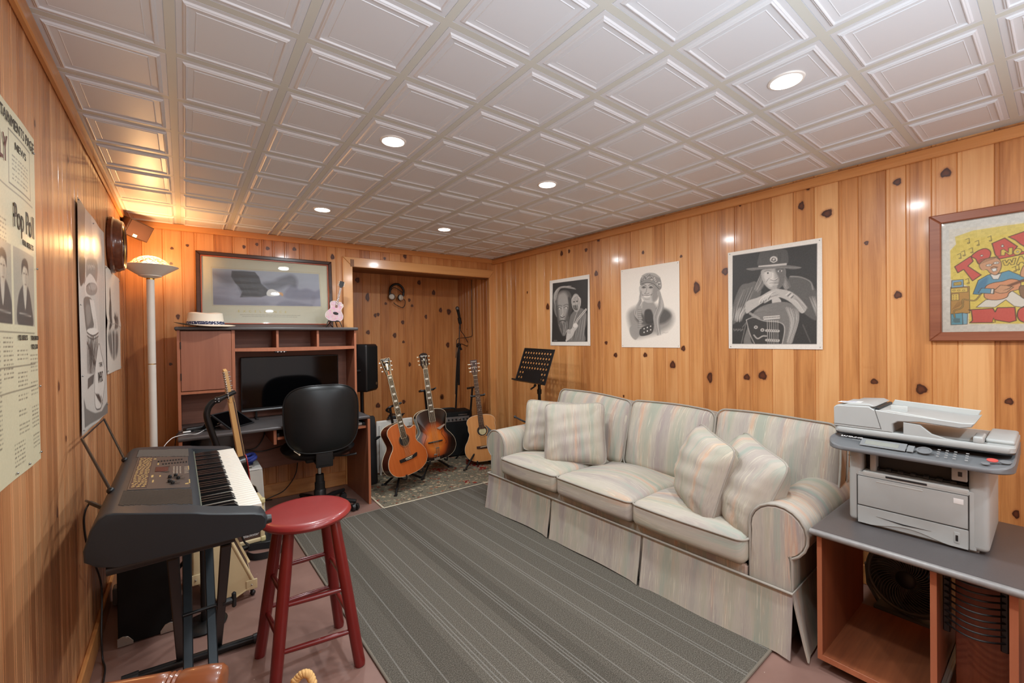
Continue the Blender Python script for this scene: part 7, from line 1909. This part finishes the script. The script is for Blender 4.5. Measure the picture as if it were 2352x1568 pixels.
# guitar seen from below: body, neck plate, strings
cv.blob([(1700, 680), (1800, 620), (1960, 600), (2050, 660), (2060, 740), (2020, 880), (1990, 934), (1880, 934), (1700, 934), (1620, 930), (1650, 800)], GY(112), 1, 5, dk)
strokes(cv, ([(1950, 640), (1990, 760), (1960, 920)], [(2055, 660), (2050, 760), (2000, 930)]), 70, 4, 90, 214, 45, .6, 6, dk); strokes(cv, ([(1710, 670), (1760, 650), (1840, 640)], [(1700, 720), (1760, 710), (1840, 700)]), 30, 5, 90, 150, 46, .5, 6, dk)
cv.blob([(1640, 740), (1700, 720), (1780, 750), (1900, 760), (1940, 800), (1930, 900), (1900, 934), (1700, 934), (1670, 850)], GY(48), 1, 3, dk); cv.line([(1640, 742), (1700, 722), (1780, 750), (1905, 762), (1945, 810), (1925, 934)], 7, GY(190), .8, 2, True, clip=dk); cv.line([(1640, 742), (1668, 850), (1705, 930)], 7, GY(190), .8, 2, True, clip=dk)
cv.poly([(1775, 715), (1905, 705), (1908, 730), (1778, 742)], GY(200), 1, 2, dk)
for k in range(10): cv.ell((1786+k*12.5, 726-k*.9), 4, 5, GY(50), .9, 1, clip=dk)
for k in range(6): cv.line([(1806+k*17, 745), (1812+k*16, 934)], 4, GY(206), .9, 1, clip=dk)
for y in (826, 902): cv.line([(1800, y), (1895, y+4)], 22, GY(178), 1, 3, clip=dk); [cv.ell((1808+k*16, y+1), 4, 4, GY(70), .9, 1, clip=dk) for k in range(6)]
for (x, y) in ((1716, 800), (1768, 822)): cv.ell((x, y), 16, 15, GY(190), 1, 2, clip=dk); cv.ell((x, y), 8, 8, GY(100), 1, 2, clip=dk)
cv.line([(1700, 862), (1730, 890), (1770, 870), (1800, 870)], 12, GY(176), .9, 3, True, clip=dk); cv.line([(1670, 690), (1740, 730)], 22, GY(150), .9, 4, clip=dk)
cv.line([(1610, 800), (1640, 760), (1600, 930)], 8, GY(130), .7, 4, clip=dk); cv.line([(2090, 780), (2150, 920)], 9, GY(96), .7, 6, clip=dk)
for k in range(9): cv.line([(1540+k*9, 812+(k % 2)*4), (1543+k*9, 830-(k % 3)*3)], 3, GY(190), .9, 1, clip=dk)
cv.noise(.05)
cv.build('printed_sheet', ARTM, r3, lambda x, z: -.001+.0012*np.sin(6*x+1)*(1-z/.6)); pins(r3, cv.w, cv.h)

# framed cartoon
def frame_bars(parent, w, h, bw, th, mat, y0=0., ch=.003, y1=None):
    for (nm, o_) in (('frame_left', [(0, 0), (bw, bw), (bw, h-bw), (0, h)]), ('frame_right', [(w, 0), (w, h), (w-bw, h-bw), (w-bw, bw)]), ('frame_bottom', [(0, 0), (w, 0), (w-bw, bw), (bw, bw)]), ('frame_top', [(0, h), (bw, h-bw), (w-bw, h-bw), (w, h)])):
        m = MB(); m.prism(o_, y0-th, y0, ch); m.build('frame_bar', mat, parent)
t = NT('picture_glass'); gl_ = t.t.nodes.new('ShaderNodeBsdfGlossy'); gl_.inputs['Roughness'].default_value = .02; tr_ = t.t.nodes.new('ShaderNodeBsdfTransparent'); mx_ = t.t.nodes.new('ShaderNodeMixShader'); fr_ = t.t.nodes.new('ShaderNodeFresnel'); fr_.inputs[0].default_value = 1.38
t.t.links.new(fr_.outputs[0], mx_.inputs[0]); t.t.links.new(tr_.outputs[0], mx_.inputs[1]); t.t.links.new(gl_.outputs[0], mx_.inputs[2]); t.t.links.new(mx_.outputs[0], t.t.nodes['Material Output'].inputs[0]); GLASS = t.m
S2 = 1122/272
a, c = wr(2130.5, 500), wr(2136, 783)
cf = thing('framed_cartoon', 'bright yellow and red cartoon of a guitar player in a brown wooden frame', 'framed picture', (c.x, c.y, c.z), RR)
fw, fh = .62, a.z-c.z
frame_bars(cf, fw, fh, .041, .022, woodgrain('brown_mahogany_frame', (150, 92, 64), (120, 66, 44), 0, .4, .6), ch=.004)
cv = CV(fw-.07, fh-.07, .0018, (222, 216, 202), .035, .035)
def T(p):
    q = loc_of(cf, wr(2080+p[0]/S2, 440+p[1]/S2)); return (q.x, q.z)
cv.T = T; cv.k = (T((900, 700))[0]-T((450, 700))[0])/450.
YEL = (226, 200, 92); RD = (206, 84, 72); INK = (70, 56, 40); BL = (92, 150, 172)
xr0 = 3050
cv.poly([(412, 362), (xr0, 60), (xr0, 1260), (430, 1262)], (226, 216, 196))
ysh = cv.mask([(470, 430), (640, 370), (900, 330), (xr0, 40), (xr0, 1250), (600, 1250), (600, 900), (430, 830), (425, 560), (480, 500)], 10); cv.put(ysh, YEL); cv.noise(.05, 6); cv.noise(.03, 2)
def shp(pts, col, wl=9, curve=False, ink=INK):
    if curve: pts = cv.smooth(pts, 5)
    cv.poly(pts, col); cv.line(list(pts)+[pts[0]], wl, ink)
shp([(466, 712), (620, 612), (642, 660), (592, 706), (718, 790), (636, 846), (552, 738), (496, 770)], RD)
shp([(625, 612), (690, 560), (760, 540), (806, 570), (800, 620), (770, 650), (800, 690), (700, 690), (665, 640)], RD, 9, True); cv.ell((722, 608), 14, 9, (232, 226, 214)); cv.line([(708, 608), (722, 597), (737, 606), (722, 618), (708, 608)], 4, INK)
shp([(820, 492), (940, 440), (1060, 520), (1030, 560), (1130, 570), (1130, 590), (890, 640), (850, 600)], RD); shp([(905, 516), (920, 500), (934, 520), (915, 530)], (228, 222, 210), 5)
shp([(975, 430), (1105, 386), (1240, 330), (1260, 420), (1160, 540), (1090, 500), (1040, 460)], RD)
for k, ch_ in enumerate(((1300, 330), (1560, 270), (1820, 220))): shp([(ch_[0], ch_[1]+30), (ch_[0]+180, ch_[1]-20), (ch_[0]+200, ch_[1]+60), (ch_[0]+120, ch_[1]+90), (ch_[0]+130, ch_[1]+210), (ch_[0]+50, ch_[1]+220), (ch_[0]+40, ch_[1]+110)], RD)
YL = (220, 190, 84)
shp([(904, 556), (930, 545), (975, 580), (978, 535), (1016, 530), (1014, 594), (985, 604), (945, 575), (940, 606), (903, 604)], YL, 6); shp([(1022, 570), (1050, 540), (1090, 545), (1100, 570), (1070, 598), (1035, 596)], YL, 6, True); cv.ell((1062, 570), 13, 9, (226, 216, 196)); cv.line([(1050, 570), (1062, 561), (1074, 570), (1062, 579), (1050, 570)], 3, INK)
shp([(918, 656), (945, 648), (958, 675), (975, 645), (996, 645), (1008, 672), (1020, 634), (1046, 630), (1030, 690), (1002, 695), (985, 672), (968, 698), (938, 700)], YL, 6); shp([(1050, 690), (1078, 618), (1104, 612), (1150, 680), (1122, 686), (1112, 668), (1084, 674), (1076, 692)], YL, 6)
for (x, y) in ((590, 470), (680, 490), (798, 448), (622, 560), (510, 614), (548, 588), (586, 850), (1030, 735), (1060, 722), (1400, 700), (1500, 640)):
    cv.ell((x+8, y+18), 13, 10, INK); cv.ell((x+8, y+18), 7, 5, YEL); cv.line([(x+18, y+16), (x+12, y-28), (x-20, y-14)], 5, INK)
# amps on the left
shp([(430, 905), (605, 898), (610, 1150), (428, 1160)], (186, 140, 70), 6); shp([(440, 842), (548, 832), (550, 902), (436, 912)], (130, 170, 190), 6); shp([(458, 862), (530, 852), (532, 885), (456, 892)], (206, 176, 80), 4)
for k in range(5): cv.line([(462+k*14, 886), (476+k*14, 862)], 3, INK, .8)
shp([(430, 918), (590, 908), (592, 950), (430, 960)], (224, 190, 90), 5)
for k in range(3): cv.ell((460+k*46, 935), 14, 11, INK); cv.ell((460+k*46, 935), 10, 8, (226, 196, 96))
shp([(436, 972), (506, 966), (508, 1028), (436, 1032)], (226, 192, 92), 5)
for i in range(3):
    for j in range(2): cv.ell((455+j*26, 984+i*17), 5, 5, INK)
for k in range(9): cv.line([(440+k*8, 1120-k*4), (500+k*8, 1040)], 2, (120, 80, 40), .7)
shp([(430, 1160), (540, 1148), (545, 1258), (432, 1262)], (96, 160, 176), 6); shp([(540, 1148), (590, 1156), (586, 1255), (545, 1258)], (128, 176, 192), 5)
for k in range(6): cv.line([(446+k*12, 1240), (468+k*10, 1200)], 2.5, INK, .7); cv.line([(446+k*12, 1200), (468+k*10, 1240)], 2.5, INK, .7)
cv.line([(468, 1190), (462, 1130), (520, 1108), (545, 1080), (545, 1024), (600, 1028), (660, 1030), (712, 975)], 17, INK, 1, 0, True); cv.line([(468, 1190), (462, 1130), (520, 1108), (545, 1080), (545, 1024), (600, 1028), (660, 1030), (712, 975)], 8, (196, 160, 80), 1, 0, True)
# the player
SK = (206, 152, 112)
shp([(670, 1095), (760, 1025), (920, 1010), (1010, 940), (1120, 1010), (1180, 1060), (1100, 1095), (1030, 1085), (950, 1025), (850, 1095)], (224, 216, 200), 6)
shp([(640, 970), (690, 840), (780, 790), (900, 770), (980, 748), (1080, 790), (1180, 800), (1180, 850), (1060, 850), (990, 900), (800, 940), (700, 975)], BL, 7)
cv.blob([(650, 960), (700, 860), (780, 810), (760, 900), (700, 960)], (62, 118, 150), .7, 20)
shp([(800, 780), (830, 830), (880, 830), (910, 770), (860, 790)], (228, 222, 210), 5); shp([(700, 690), (760, 640), (840, 622), (895, 650), (910, 700), (890, 760), (850, 790), (800, 770), (770, 740), (720, 740)], SK, 6, True)
for k in range(12): cv.line([(700+k*13, 690-k*5), (690+k*16, 660-k*4), (720+k*17, 640-k*3)], 5, (110, 84, 56), .9, 0, True)
for (x, y) in ((790, 698), (860, 676)): cv.ell((x, y), 27, 17, INK); cv.ell((x, y), 23, 13, (228, 220, 206)); cv.ell((x+4, y), 5, 5, INK)
cv.line([(817, 692), (834, 685)], 5, INK); cv.line([(810, 725), (838, 712), (872, 718)], 9, (96, 64, 40), 1, 0, True); cv.blob([(812, 735), (860, 722), (866, 748), (832, 760)], (236, 232, 222)); cv.line([(812, 735), (860, 722), (866, 748), (832, 760), (812, 735)], 5, INK); cv.ell((740, 735), 16, 20, SK)
shp([(745, 990), (760, 900), (830, 865), (920, 850), (1000, 828), (1085, 850), (1080, 920), (990, 950), (960, 1000), (880, 1025), (790, 1022)], (214, 146, 104), 7, True); cv.ell((905, 925), 40, 28, (120, 70, 44), .8)
cv.line([(930, 912), (1180, 815)], 22, (116, 72, 48)); cv.line([(930, 900), (1180, 803)], 4, INK); cv.line([(930, 924), (1180, 828)], 4, INK)
shp([(830, 945), (900, 885), (960, 890), (1025, 905), (960, 955), (900, 965)], SK, 6); shp([(690, 960), (720, 915), (840, 920), (838, 968)], BL, 6); shp([(806, 965), (812, 920), (836, 922), (832, 968)], (226, 220, 208), 5)
for k in range(4): cv.line([(930+k*18, 935-k*4), (985+k*8, 915-k*6)], 3, INK, .8)
shp([(1120, 700), (1180, 690), (1200, 800), (1090, 800)], SK, 6, True); shp([(1080, 900), (1160, 900), (1180, 1010), (1100, 1000)], (136, 104, 76), 6, True)
# bottom letters
shp([(600, 1120), (830, 1105), (850, 1140), (870, 1100), (1036, 1095), (1050, 1220), (985, 1238), (850, 1215), (830, 1240), (610, 1242), (635, 1220), (625, 1130)], RD, 10); shp([(820, 1240), (835, 1196), (855, 1236)], (220, 190, 70), 5)
shp([(1060, 1180), (1080, 1110), (1180, 1085), (1290, 1110), (1300, 1200), (1200, 1240), (1100, 1230)], RD, 10, True); cv.ell((1180, 1160), 40, 26, YEL)
cv.noise(.03)
cv.build('cartoon_sheet', ARTM, cf, y=-.006)
m = MB(); m.box((fw/2, -.009, fh/2), (fw-.06, .002, fh-.06), 0); m.build('glass_pane', GLASS, cf)

# ------------------------------------------------------------------ eagle print leaning on the wall above the hutch
a = AY(448, 577, 4.0, KB); b = AY(761, 601, 4.0, KB)
EW = (Vector((b.x, b.y, 0))-Vector((a.x, a.y, 0))).length; EHT = (a.z+b.z)/2-HT+.004
tilt = math.atan(.035/EHT)
ep = thing('framed_print', 'framed print of a soaring eagle leaning on the wall above the hutch', 'framed picture', (a.x, yb(a.x, 3.982), HT), rot=(-tilt, 0, RB))
DKF = woodgrain('dark_frame_wood', (70, 44, 34), (44, 28, 24), 0, .3, .6); RDF = paint('red_inner_lip', (158, 72, 44), .35)
frame_bars(ep, EW, EHT, .030, .022, DKF, .0, .005)
for (x0, x1, z0, z1) in ((.029, EW-.029, .029, .037), (.029, EW-.029, EHT-.037, EHT-.029), (.029, .037, .029, EHT-.029), (EW-.037, EW-.029, .029, EHT-.029)):
    m = MB(); m.box(((x0+x1)/2, -.010, (z0+z1)/2), (x1-x0, .012, z1-z0), .001); m.build('inner_lip', RDF, ep)
cv = CV(EW-.07, EHT-.07, .0031, (204, 196, 168), .035, .035)
E3 = 1853/520
def T(p):
    q = loc_of(ep, AY(380+p[0]/E3, 560+p[1]/E3, 3.965, KB)); return (q.x, q.z)
cv.T = T; cv.k = (T((900, 400))[0]-T((500, 400))[0])/400.
pm = cv.mask([(382, 190), (1262, 240), (1276, 508), (392, 495)])
zz = (cv.z-T((700, 500))[1])/(T((700, 210))[1]-T((700, 500))[1]); g_ = np.clip(zz, 0, 1)[..., None]
col = (np.array((138, 136, 150))*(1-g_)+np.array((164, 168, 178))*g_)/255.; cv.c = cv.c*(1-pm[..., None])+col*pm[..., None]
nz = np.kron(cv.rs.rand(14, 26), np.ones((18, 18)))[:cv.nz, :cv.nx]
cv.blob([(380, 380), (560, 360), (640, 420), (1000, 400), (1270, 380), (1276, 508), (390, 500)], (150, 147, 160), .7, 60, pm); cv.blob([(980, 430), (1010, 350), (1060, 320), (1100, 370), (1160, 360), (1230, 385), (1280, 370), (1280, 440), (1100, 450)], (114, 113, 130), .8, 26, pm)
cv.blob([(385, 225), (470, 230), (600, 235), (640, 260), (540, 330), (420, 275)], (104, 98, 104), .7, 60, pm); cv.blob([(930, 480), (1000, 460), (1120, 480), (1200, 505), (940, 508)], (112, 110, 126), .7, 26, pm); cv.blob([(380, 430), (500, 440), (640, 470), (800, 460), (820, 500), (380, 500)], (120, 116, 128), .7, 40, pm)
cv.poly([(545, 212), (640, 214), (735, 222), (768, 262), (788, 320), (845, 372), (840, 412), (785, 432), (700, 430), (612, 432), (634, 384), (604, 345), (572, 312), (540, 258)], (54, 50, 52), .96, 9, pm)
cv.blob([(800, 318), (880, 300), (950, 268), (1035, 246), (1082, 285), (1072, 345), (1010, 335), (940, 362), (860, 372)], (84, 82, 90), .75, 40, pm)
r_ = random.Random(3)
for k in range(26): t_ = r_.random(); cv.line([(560+180*t_, 250+40*r_.random()), (620+190*t_, 420+r_.uniform(-30, 6))], 5, (46+r_.randint(0, 40),)*3, .4, 4, clip=pm)
for k in range(9): cv.line([(605+k*4, 345+k*9), (640+k*8, 350+k*9)], 6, (58, 54, 56), .8, 3, clip=pm)
cv.blob([(830, 400), (845, 372), (880, 365), (925, 385), (950, 402), (930, 418), (880, 424), (840, 420)], (226, 222, 214), 1, 4, pm); cv.blob([(925, 392), (955, 392), (968, 408), (962, 424), (945, 412), (925, 412)], (206, 150, 90), 1, 3, pm); cv.ell((912, 394), 5, 4, (40, 30, 30), 1, 1, clip=pm); cv.line([(640, 425), (760, 430), (850, 424)], 4, (150, 140, 140), .6, 3, True, clip=pm)
cv.line([(374, 180), (1268, 232), (1282, 514), (384, 501), (374, 180)], 3, (176, 156, 120), .9)
for j in range(2): 
    x = 612+j*20
    while x < 1100-j*20: w_ = r_.uniform(10, 34); cv.line([(x, 577+j*14+(x-612)*.012), (x+w_, 577+j*14+(x+w_-612)*.012)], 3.4, (120, 110, 92), .75); x += w_+6
cv.noise(.02); cv.build('print_sheet', ARTM, ep, y=-.004)
tp = T((800, 552)); text('title_lettering', 'EXCELLENCE', .026, (tp[0], -.0048, tp[1]), paint('gold_title_print', (198, 178, 84), .5), ep, space=2.6, squash=1.)
m = MB(); m.box((EW/2, -.0085, EHT/2), (EW-.06, .002, EHT-.06), 0); m.build('glass_pane', GLASS, ep)

# ------------------------------------------------------------------ posters on the left wall
def lsheet(name, label, y0, y1, z0, z1, res, base, wave=0.006, sx=0.):
    r_ = thing(name, label, 'poster', (LX+.003, y0, z0), RL, 'posters on the left wall')
    cv = CV(y1-y0, z1-z0, res, base)
    def T(p):
        q = loc_of(r_, AX(p[0], p[1], LX+.005)); return (q.x, q.z)
    cv.T = T; return r_, cv
# newspaper page
rn, cv = lsheet('newspaper_poster', 'cream enlarged newspaper page with pop poll headline on the left wall', 1.10, 1.725, .985, 1.86, .0034, (206, 198, 166))
cv.k = .0022
IK = (64, 56, 46)
def ly(u): return AX(u, 600, LX+.010).y-1.10
def lz(v, u): return AX(u, v, LX+.010).z-.985
x50 = ly(50); rr_ = random.Random(6)
def tline(x, z, w, hgt, col=IK, a=.8):
    hgt *= .75
    xx = x
    while xx < x+w:
        ww = rr_.uniform(.008, .02); ww = min(ww, x+w-xx)
        m_ = ((cv.x > xx) & (cv.x < xx+ww) & (abs(cv.z-z) < hgt/2)).astype(float); cv.put(m_, col, a*rr_.uniform(.45, .8)); xx += ww+.005
W = cv.w
for z in (.680, .662, .345, .318, .262, .205, .165): cv.put(((abs(cv.z-z) < .0012) & (cv.x < W-.03)).astype(float), IK, .5)
# boxed notice
bx0, bx1, bz0, bz1 = .405, .575, .692, .822
for (xa, xb, za, zb2) in ((bx0, bx1, bz0, bz0+.004), (bx0, bx1, bz1-.004, bz1), (bx0, bx0+.004, bz0, bz1), (bx1-.004, bx1, bz0, bz1)): cv.put(((cv.x > xa) & (cv.x < xb) & (cv.z > za) & (cv.z < zb2)).astype(float), IK, .8)
for k in range(6): tline(bx0+.025, bz1-.055-k*.011, .12, .005)
# two photographs
for (xa, xb, sd) in ((.29, .412, 1), (.424, .598, 2)):
    pmk = ((cv.x > xa) & (cv.x < xb) & (cv.z > .362) & (cv.z < .550)).astype(float); cv.put(pmk, (164, 156, 138)); cx_ = (xa+xb)/2
    old = cv.T; cv.T = lambda p: p; k_ = cv.k; cv.k = 1.; zz0 = .362
    cv.blob([(cx_-.06, zz0), (cx_-.055, zz0+.07), (cx_-.01, zz0+.105), (cx_+.03, zz0+.095), (cx_+.06, zz0+.05), (cx_+.066, zz0)], (70, 64, 60), 1, .006, pmk); cv.blob([(cx_-.02, zz0+.10), (cx_-.004, zz0+.04), (cx_+.012, zz0+.10)], (188, 180, 164), 1, .004, pmk)
    cv.ell((cx_, .487), .024, .034, (196, 184, 162), 1, .004, clip=pmk); cv.ell((cx_+.010, .482), .012, .026, (150, 138, 120), .6, .012, clip=pmk)
    cv.blob([(cx_-.028, .488), (cx_-.026, .520), (cx_, .532), (cx_+.026, .522), (cx_+.028, .492), (cx_+.016, .508), (cx_-.014, .510)], (46, 42, 40), 1, .004, pmk)
    for ex in (-.010, .009): cv.line([(cx_+ex-.005, .493), (cx_+ex+.005, .494)], .003, (60, 52, 46), .8, .002, clip=pmk)
    cv.line([(cx_-.006, .466), (cx_+.008, .466)], .0025, (100, 76, 66), .8, .002, clip=pmk); cv.line([(cx_-.05, .385), (cx_+.05, .380)], .012, (60, 54, 50), .8, .006, clip=pmk); cv.line([(cx_-.05, .392), (cx_+.05, .388)], .003, (190, 182, 168), .8, .002, clip=pmk)
    cv.T = old; cv.k = k_
for (x, z0_, n, w) in ((.44, .300, 3, .08), (.44, .245, 4, .075), (.44, .192, 2, .075), (.44, .152, 2, .06), (.44, .120, 3, .08), (.40, .078, 6, .08), (.545, .285, 5, .075), (.545, .215, 4, .07), (.548, .150, 6, .07), (.555, .075, 4, .065), (.33, .60, 6, .05), (.12, .80, 46, .2), (.12, .33, 26, .2), (.34, .33, 10, .07)):
    for k in range(n): tline(x, z0_-k*.010, w, .0045)
cv.noise(.03)
rip = lambda x, z: -.003-.0012*np.sin(26*x+1.)*(.5+.5*np.sin(3*z))-.0006*np.sin(7*z+4*x)
cv.build('printed_sheet', ARTG, rn, rip)
def ltext(nm, s_, x, z, size, col, squash=1., par=rn, dy=-.0048, al='CENTER'): text(nm, s_, size, (x, dy, z), paint('ink_'+nm, col, .6), par, squash=squash, align=al)
ltext('masthead_lettering', 'ENTERTAINMENTS PAGE', .612, .842, .036, IK, .92, al='RIGHT'); ltext('title_lettering', 'WEEKLY', .388, .760, .088, (92, 40, 30), .6, al='RIGHT'); ltext('box_lettering', 'NEWS', .49, .793, .026, IK, 1.25)
ltext('headline_lettering', 'Pop Poll', .598, .622, .084, IK, .62, al='RIGHT'); ltext('subhead_lettering', 'FULL RESULTS', .585, .570, .019, IK, .8, al='RIGHT')
ltext('column_lettering', 'POLL RESULTS', .44, .331, .018, IK, .65, al='LEFT'); ltext('notice_lettering', 'TON LONDON', .545, .331, .017, IK, .6, al='LEFT'); ltext('notice_lettering', 'POOL CLUB', .548, .308, .018, IK, .6, al='LEFT')
for (x, z) in ((W-.022, .83), (W-.012, .52), (W-.008, .2), (W-.01, .02), (W-.12, .012), (W-.22, .012)):
    m = MB(); m.ball((x, -.006, z), (.0028, .0022, .0028), 8, 6); m.build('pin', PINM, rn)
# tall rock poster
rw, cv = lsheet('music_poster', 'tall rippled black and white drum kit poster on the left wall', 2.305, 2.985, .945, 1.862, .0036, (196, 190, 182))
W, Hh = cv.w, cv.h
def T(p):
    q = loc_of(rw, AX(160+p[0]/2.8, 440+p[1]/2.8, LX+.005)); return (q.x, q.z)
cv.T = T; cv.k = .00062
def el(c, rx, ry, n=16): return [(c[0]+rx*math.cos(2*PI*i/n), c[1]+ry*math.sin(2*PI*i/n)) for i in range(n)]
cv.poly([(20, 0), (70, 40), (98, 90), (92, 430), (104, 600), (60, 570), (44, 300)], GY(112), 1, 12); cv.blob([(58, 432), (94, 424), (100, 480), (94, 560), (64, 602)], GY(62), 1, 10)
cv.poly([(98, 90), (130, 120), (150, 430), (100, 420)], GY(168), .8, 20); cv.blob([(110, 440), (150, 430), (175, 470), (172, 560), (150, 600), (112, 560)], GY(132), .9, 20)
for k in range(8): cv.line([(116+k*5, 470+6*(k % 2)), (121+k*5, 500-8*(k % 3))], 7, GY(226), .9, 4)
cv.blob([(96, 592), (116, 545), (136, 530), (172, 604), (150, 640), (118, 690), (100, 650)], GY(214), 1, 6); cv.poly(el((140, 626), 34, 42), GY(138), 1, 5); cv.poly(el((146, 612), 22, 22), GY(176), .8, 14); cv.line([(110, 610), (128, 590), (140, 640)], 7, GY(70), .8, 4)
cv.blob([(88, 690), (134, 682), (156, 760), (150, 872), (112, 904), (94, 800)], GY(104), 1, 8); cv.blob([(104, 740), (130, 730), (138, 820), (116, 860)], GY(150), .7, 20); cv.poly([(130, 690), (152, 700), (182, 884), (160, 890), (142, 780)], GY(214), 1, 5)
for x in (148, 158): cv.line([(x, 820), (x+6, 888)], 5, GY(60), .9, 3)
dm = cv.mask([(112, 890), (184, 890), (176, 1060), (168, 1176), (106, 1172), (108, 1040)]); cv.put(dm, GY(196)); strokes(cv, ([(112, 930), (108, 1050), (108, 1170)], [(184, 930), (176, 1050), (168, 1170)]), 70, 9, 24, 120, 51, .85, 5, dm); strokes(cv, ([(112, 960), (120, 985)], [(170, 1140), (182, 1165)]), 60, 10, 20, 90, 55, .9, 9, dm)
cv.poly(el((148, 898), 37, 22), GY(222), 1, 3); cv.line([(112, 904), (148, 926), (184, 906)], 9, GY(44), 1, 3, True); cv.line([(112, 926), (148, 948), (184, 928)], 7, GY(60), 1, 3, True)
bd2 = [(186, 978), (206, 1040), (222, 1130), (224, 1230), (206, 1370), (178, 1400), (160, 1380), (156, 1260), (162, 1110)]; cv.blob(bd2, GY(214), 1, 4); bs2 = cv.smooth(bd2, 5); cv.line(bs2+[bs2[0]], 9, GY(66), 1, 3)
cv.poly([(114, 1204), (154, 1172), (150, 1232), (112, 1272)], GY(84), 1, 5); strokes(cv, ([(160, 1300), (178, 1340)], [(196, 1310), (206, 1370)]), 40, 10, 20, 90, 52, .9, 8)
cv.poly([(82, 1330), (100, 1395), (160, 1424), (206, 1410), (236, 1350), (250, 1420), (90, 1520)], GY(116), 1, 8); strokes(cv, ([(172, 260), (190, 600), (200, 960)], [(214, 300), (222, 700), (226, 1000)]), 46, 8, 140, 214, 53, .5, 5)
cv.noise(.05); cv.build('printed_sheet', ARTG, rw, lambda x, z: -.0032-.0016*np.sin(19*x+.6)-.0010*np.sin(8*z+3*x))
p1_, p2_ = T((194, 1112)), T((192, 1195)); text('drum_lettering', 'THE', .030, (p1_[0], -.0064, p1_[1]), BLK, rw, squash=1.5); text('drum_lettering', 'WHO', .072, (p2_[0], -.0064, p2_[1]), BLK, rw, squash=.8)
for (x, z) in ((.01, .99), (.01, .55), (.02, .25), (.03, .02), (.5, .97), (.97, .05)):
    m = MB(); m.ball((x*W, -.008, z*Hh), (.003, .0025, .003), 8, 6); m.build('pin', PINM, rw)
# small photo poster beside it
rp_, cv = lsheet('photo_poster', 'small creased black and white photo poster below the wall clock', 3.0, 3.60, 1.14, 1.70, .004, (206, 198, 186))
W, Hh = cv.w, cv.h; cv.T = lambda p: (p[0]*W, p[1]*Hh); cv.k = W
cv.blob([(.14, .42), (.18, .60), (.26, .74), (.34, .70), (.36, .58), (.30, .46)], GY(60), 1, .03); cv.ell((.27, .76), .05, .06, GY(90), 1, .02); cv.blob([(.55, .44), (.62, .60), (.72, .56), (.80, .46)], GY(100), 1, .03); strokes(cv, ([(.55, .56), (.62, .5)], [(.85, .6), (.82, .5)]), 16, .03, 30, 90, 61, .8, .03)
cv.blob([(.08, .36), (.30, .40), (.60, .40), (.84, .38), (.80, .20), (.60, .14), (.30, .16), (.14, .24)], GY(96), .9, .06); cv.line([(.36, .40), (.42, .18)], .06, GY(206), 1, .03); cv.line([(.62, .40), (.58, .16)], .05, GY(206), 1, .03); cv.line([(.45, .38), (.47, .14)], .05, GY(50), 1, .02)
cv.line([(0, .50), (.3, .47), (.6, .49), (1, .46)], .008, GY(150), .9, .004); cv.noise(.05)
cv.build('printed_sheet', ARTM, rp_, lambda x, z: -.004-.002*np.sin(9*x+1)-.004*np.exp(-((z-.27)/.03)**2))
for (x, z) in ((.02, .98), (.97, .02), (.02, .03), (.97, .97)):
    m = MB(); m.ball((x*W, -.008, z*Hh), (.003, .0025, .003), 8, 6); m.build('pin', PINM, rp_)

# ------------------------------------------------------------------ light
bl = bpy.data.lights.new('torchiere_bulb', 'POINT'); bl.energy = 9.; bl.color = (1., .56, .23); bl.shadow_soft_size = .05
q = bpy.data.objects.new('torchiere_bulb', bl); COL.objects.link(q); q.location = (-.172, 3.66, 1.90)
area('flash_bounce', (.60, -.60, 1.20), 1.4, 46., (.74, .89, 1.), (R(180), 0, 0), 'DISK')  # unseen area light added behind the camera, aimed up like a bounced flash
area('room_fill', (1.1, -1.55, 1.45), 1.9, 14., (.86, .94, 1.), (R(90), 0, 0), 'SQUARE')  # unseen fill light added at the camera end, no fixture there
w = bpy.data.worlds.new('basement_air'); scn.world = w; w.use_nodes = True
w.node_tree.nodes['Background'].inputs[0].default_value = (.5, .47, .44, 1); w.node_tree.nodes['Background'].inputs[1].default_value = .15
scn.view_settings.view_transform = 'Standard'; scn.view_settings.look = 'None'; scn.view_settings.gamma = 1.; scn.view_settings.use_curve_mapping = False
scn.view_settings.exposure = 0.
c_ = scn.cycles
c_.max_bounces = 7; c_.diffuse_bounces = 5; c_.glossy_bounces = 3; c_.transparent_max_bounces = 6; c_.caustics_reflective = False; c_.caustics_refractive = False
c_.use_denoising = True; c_.sample_clamp_indirect = 6.
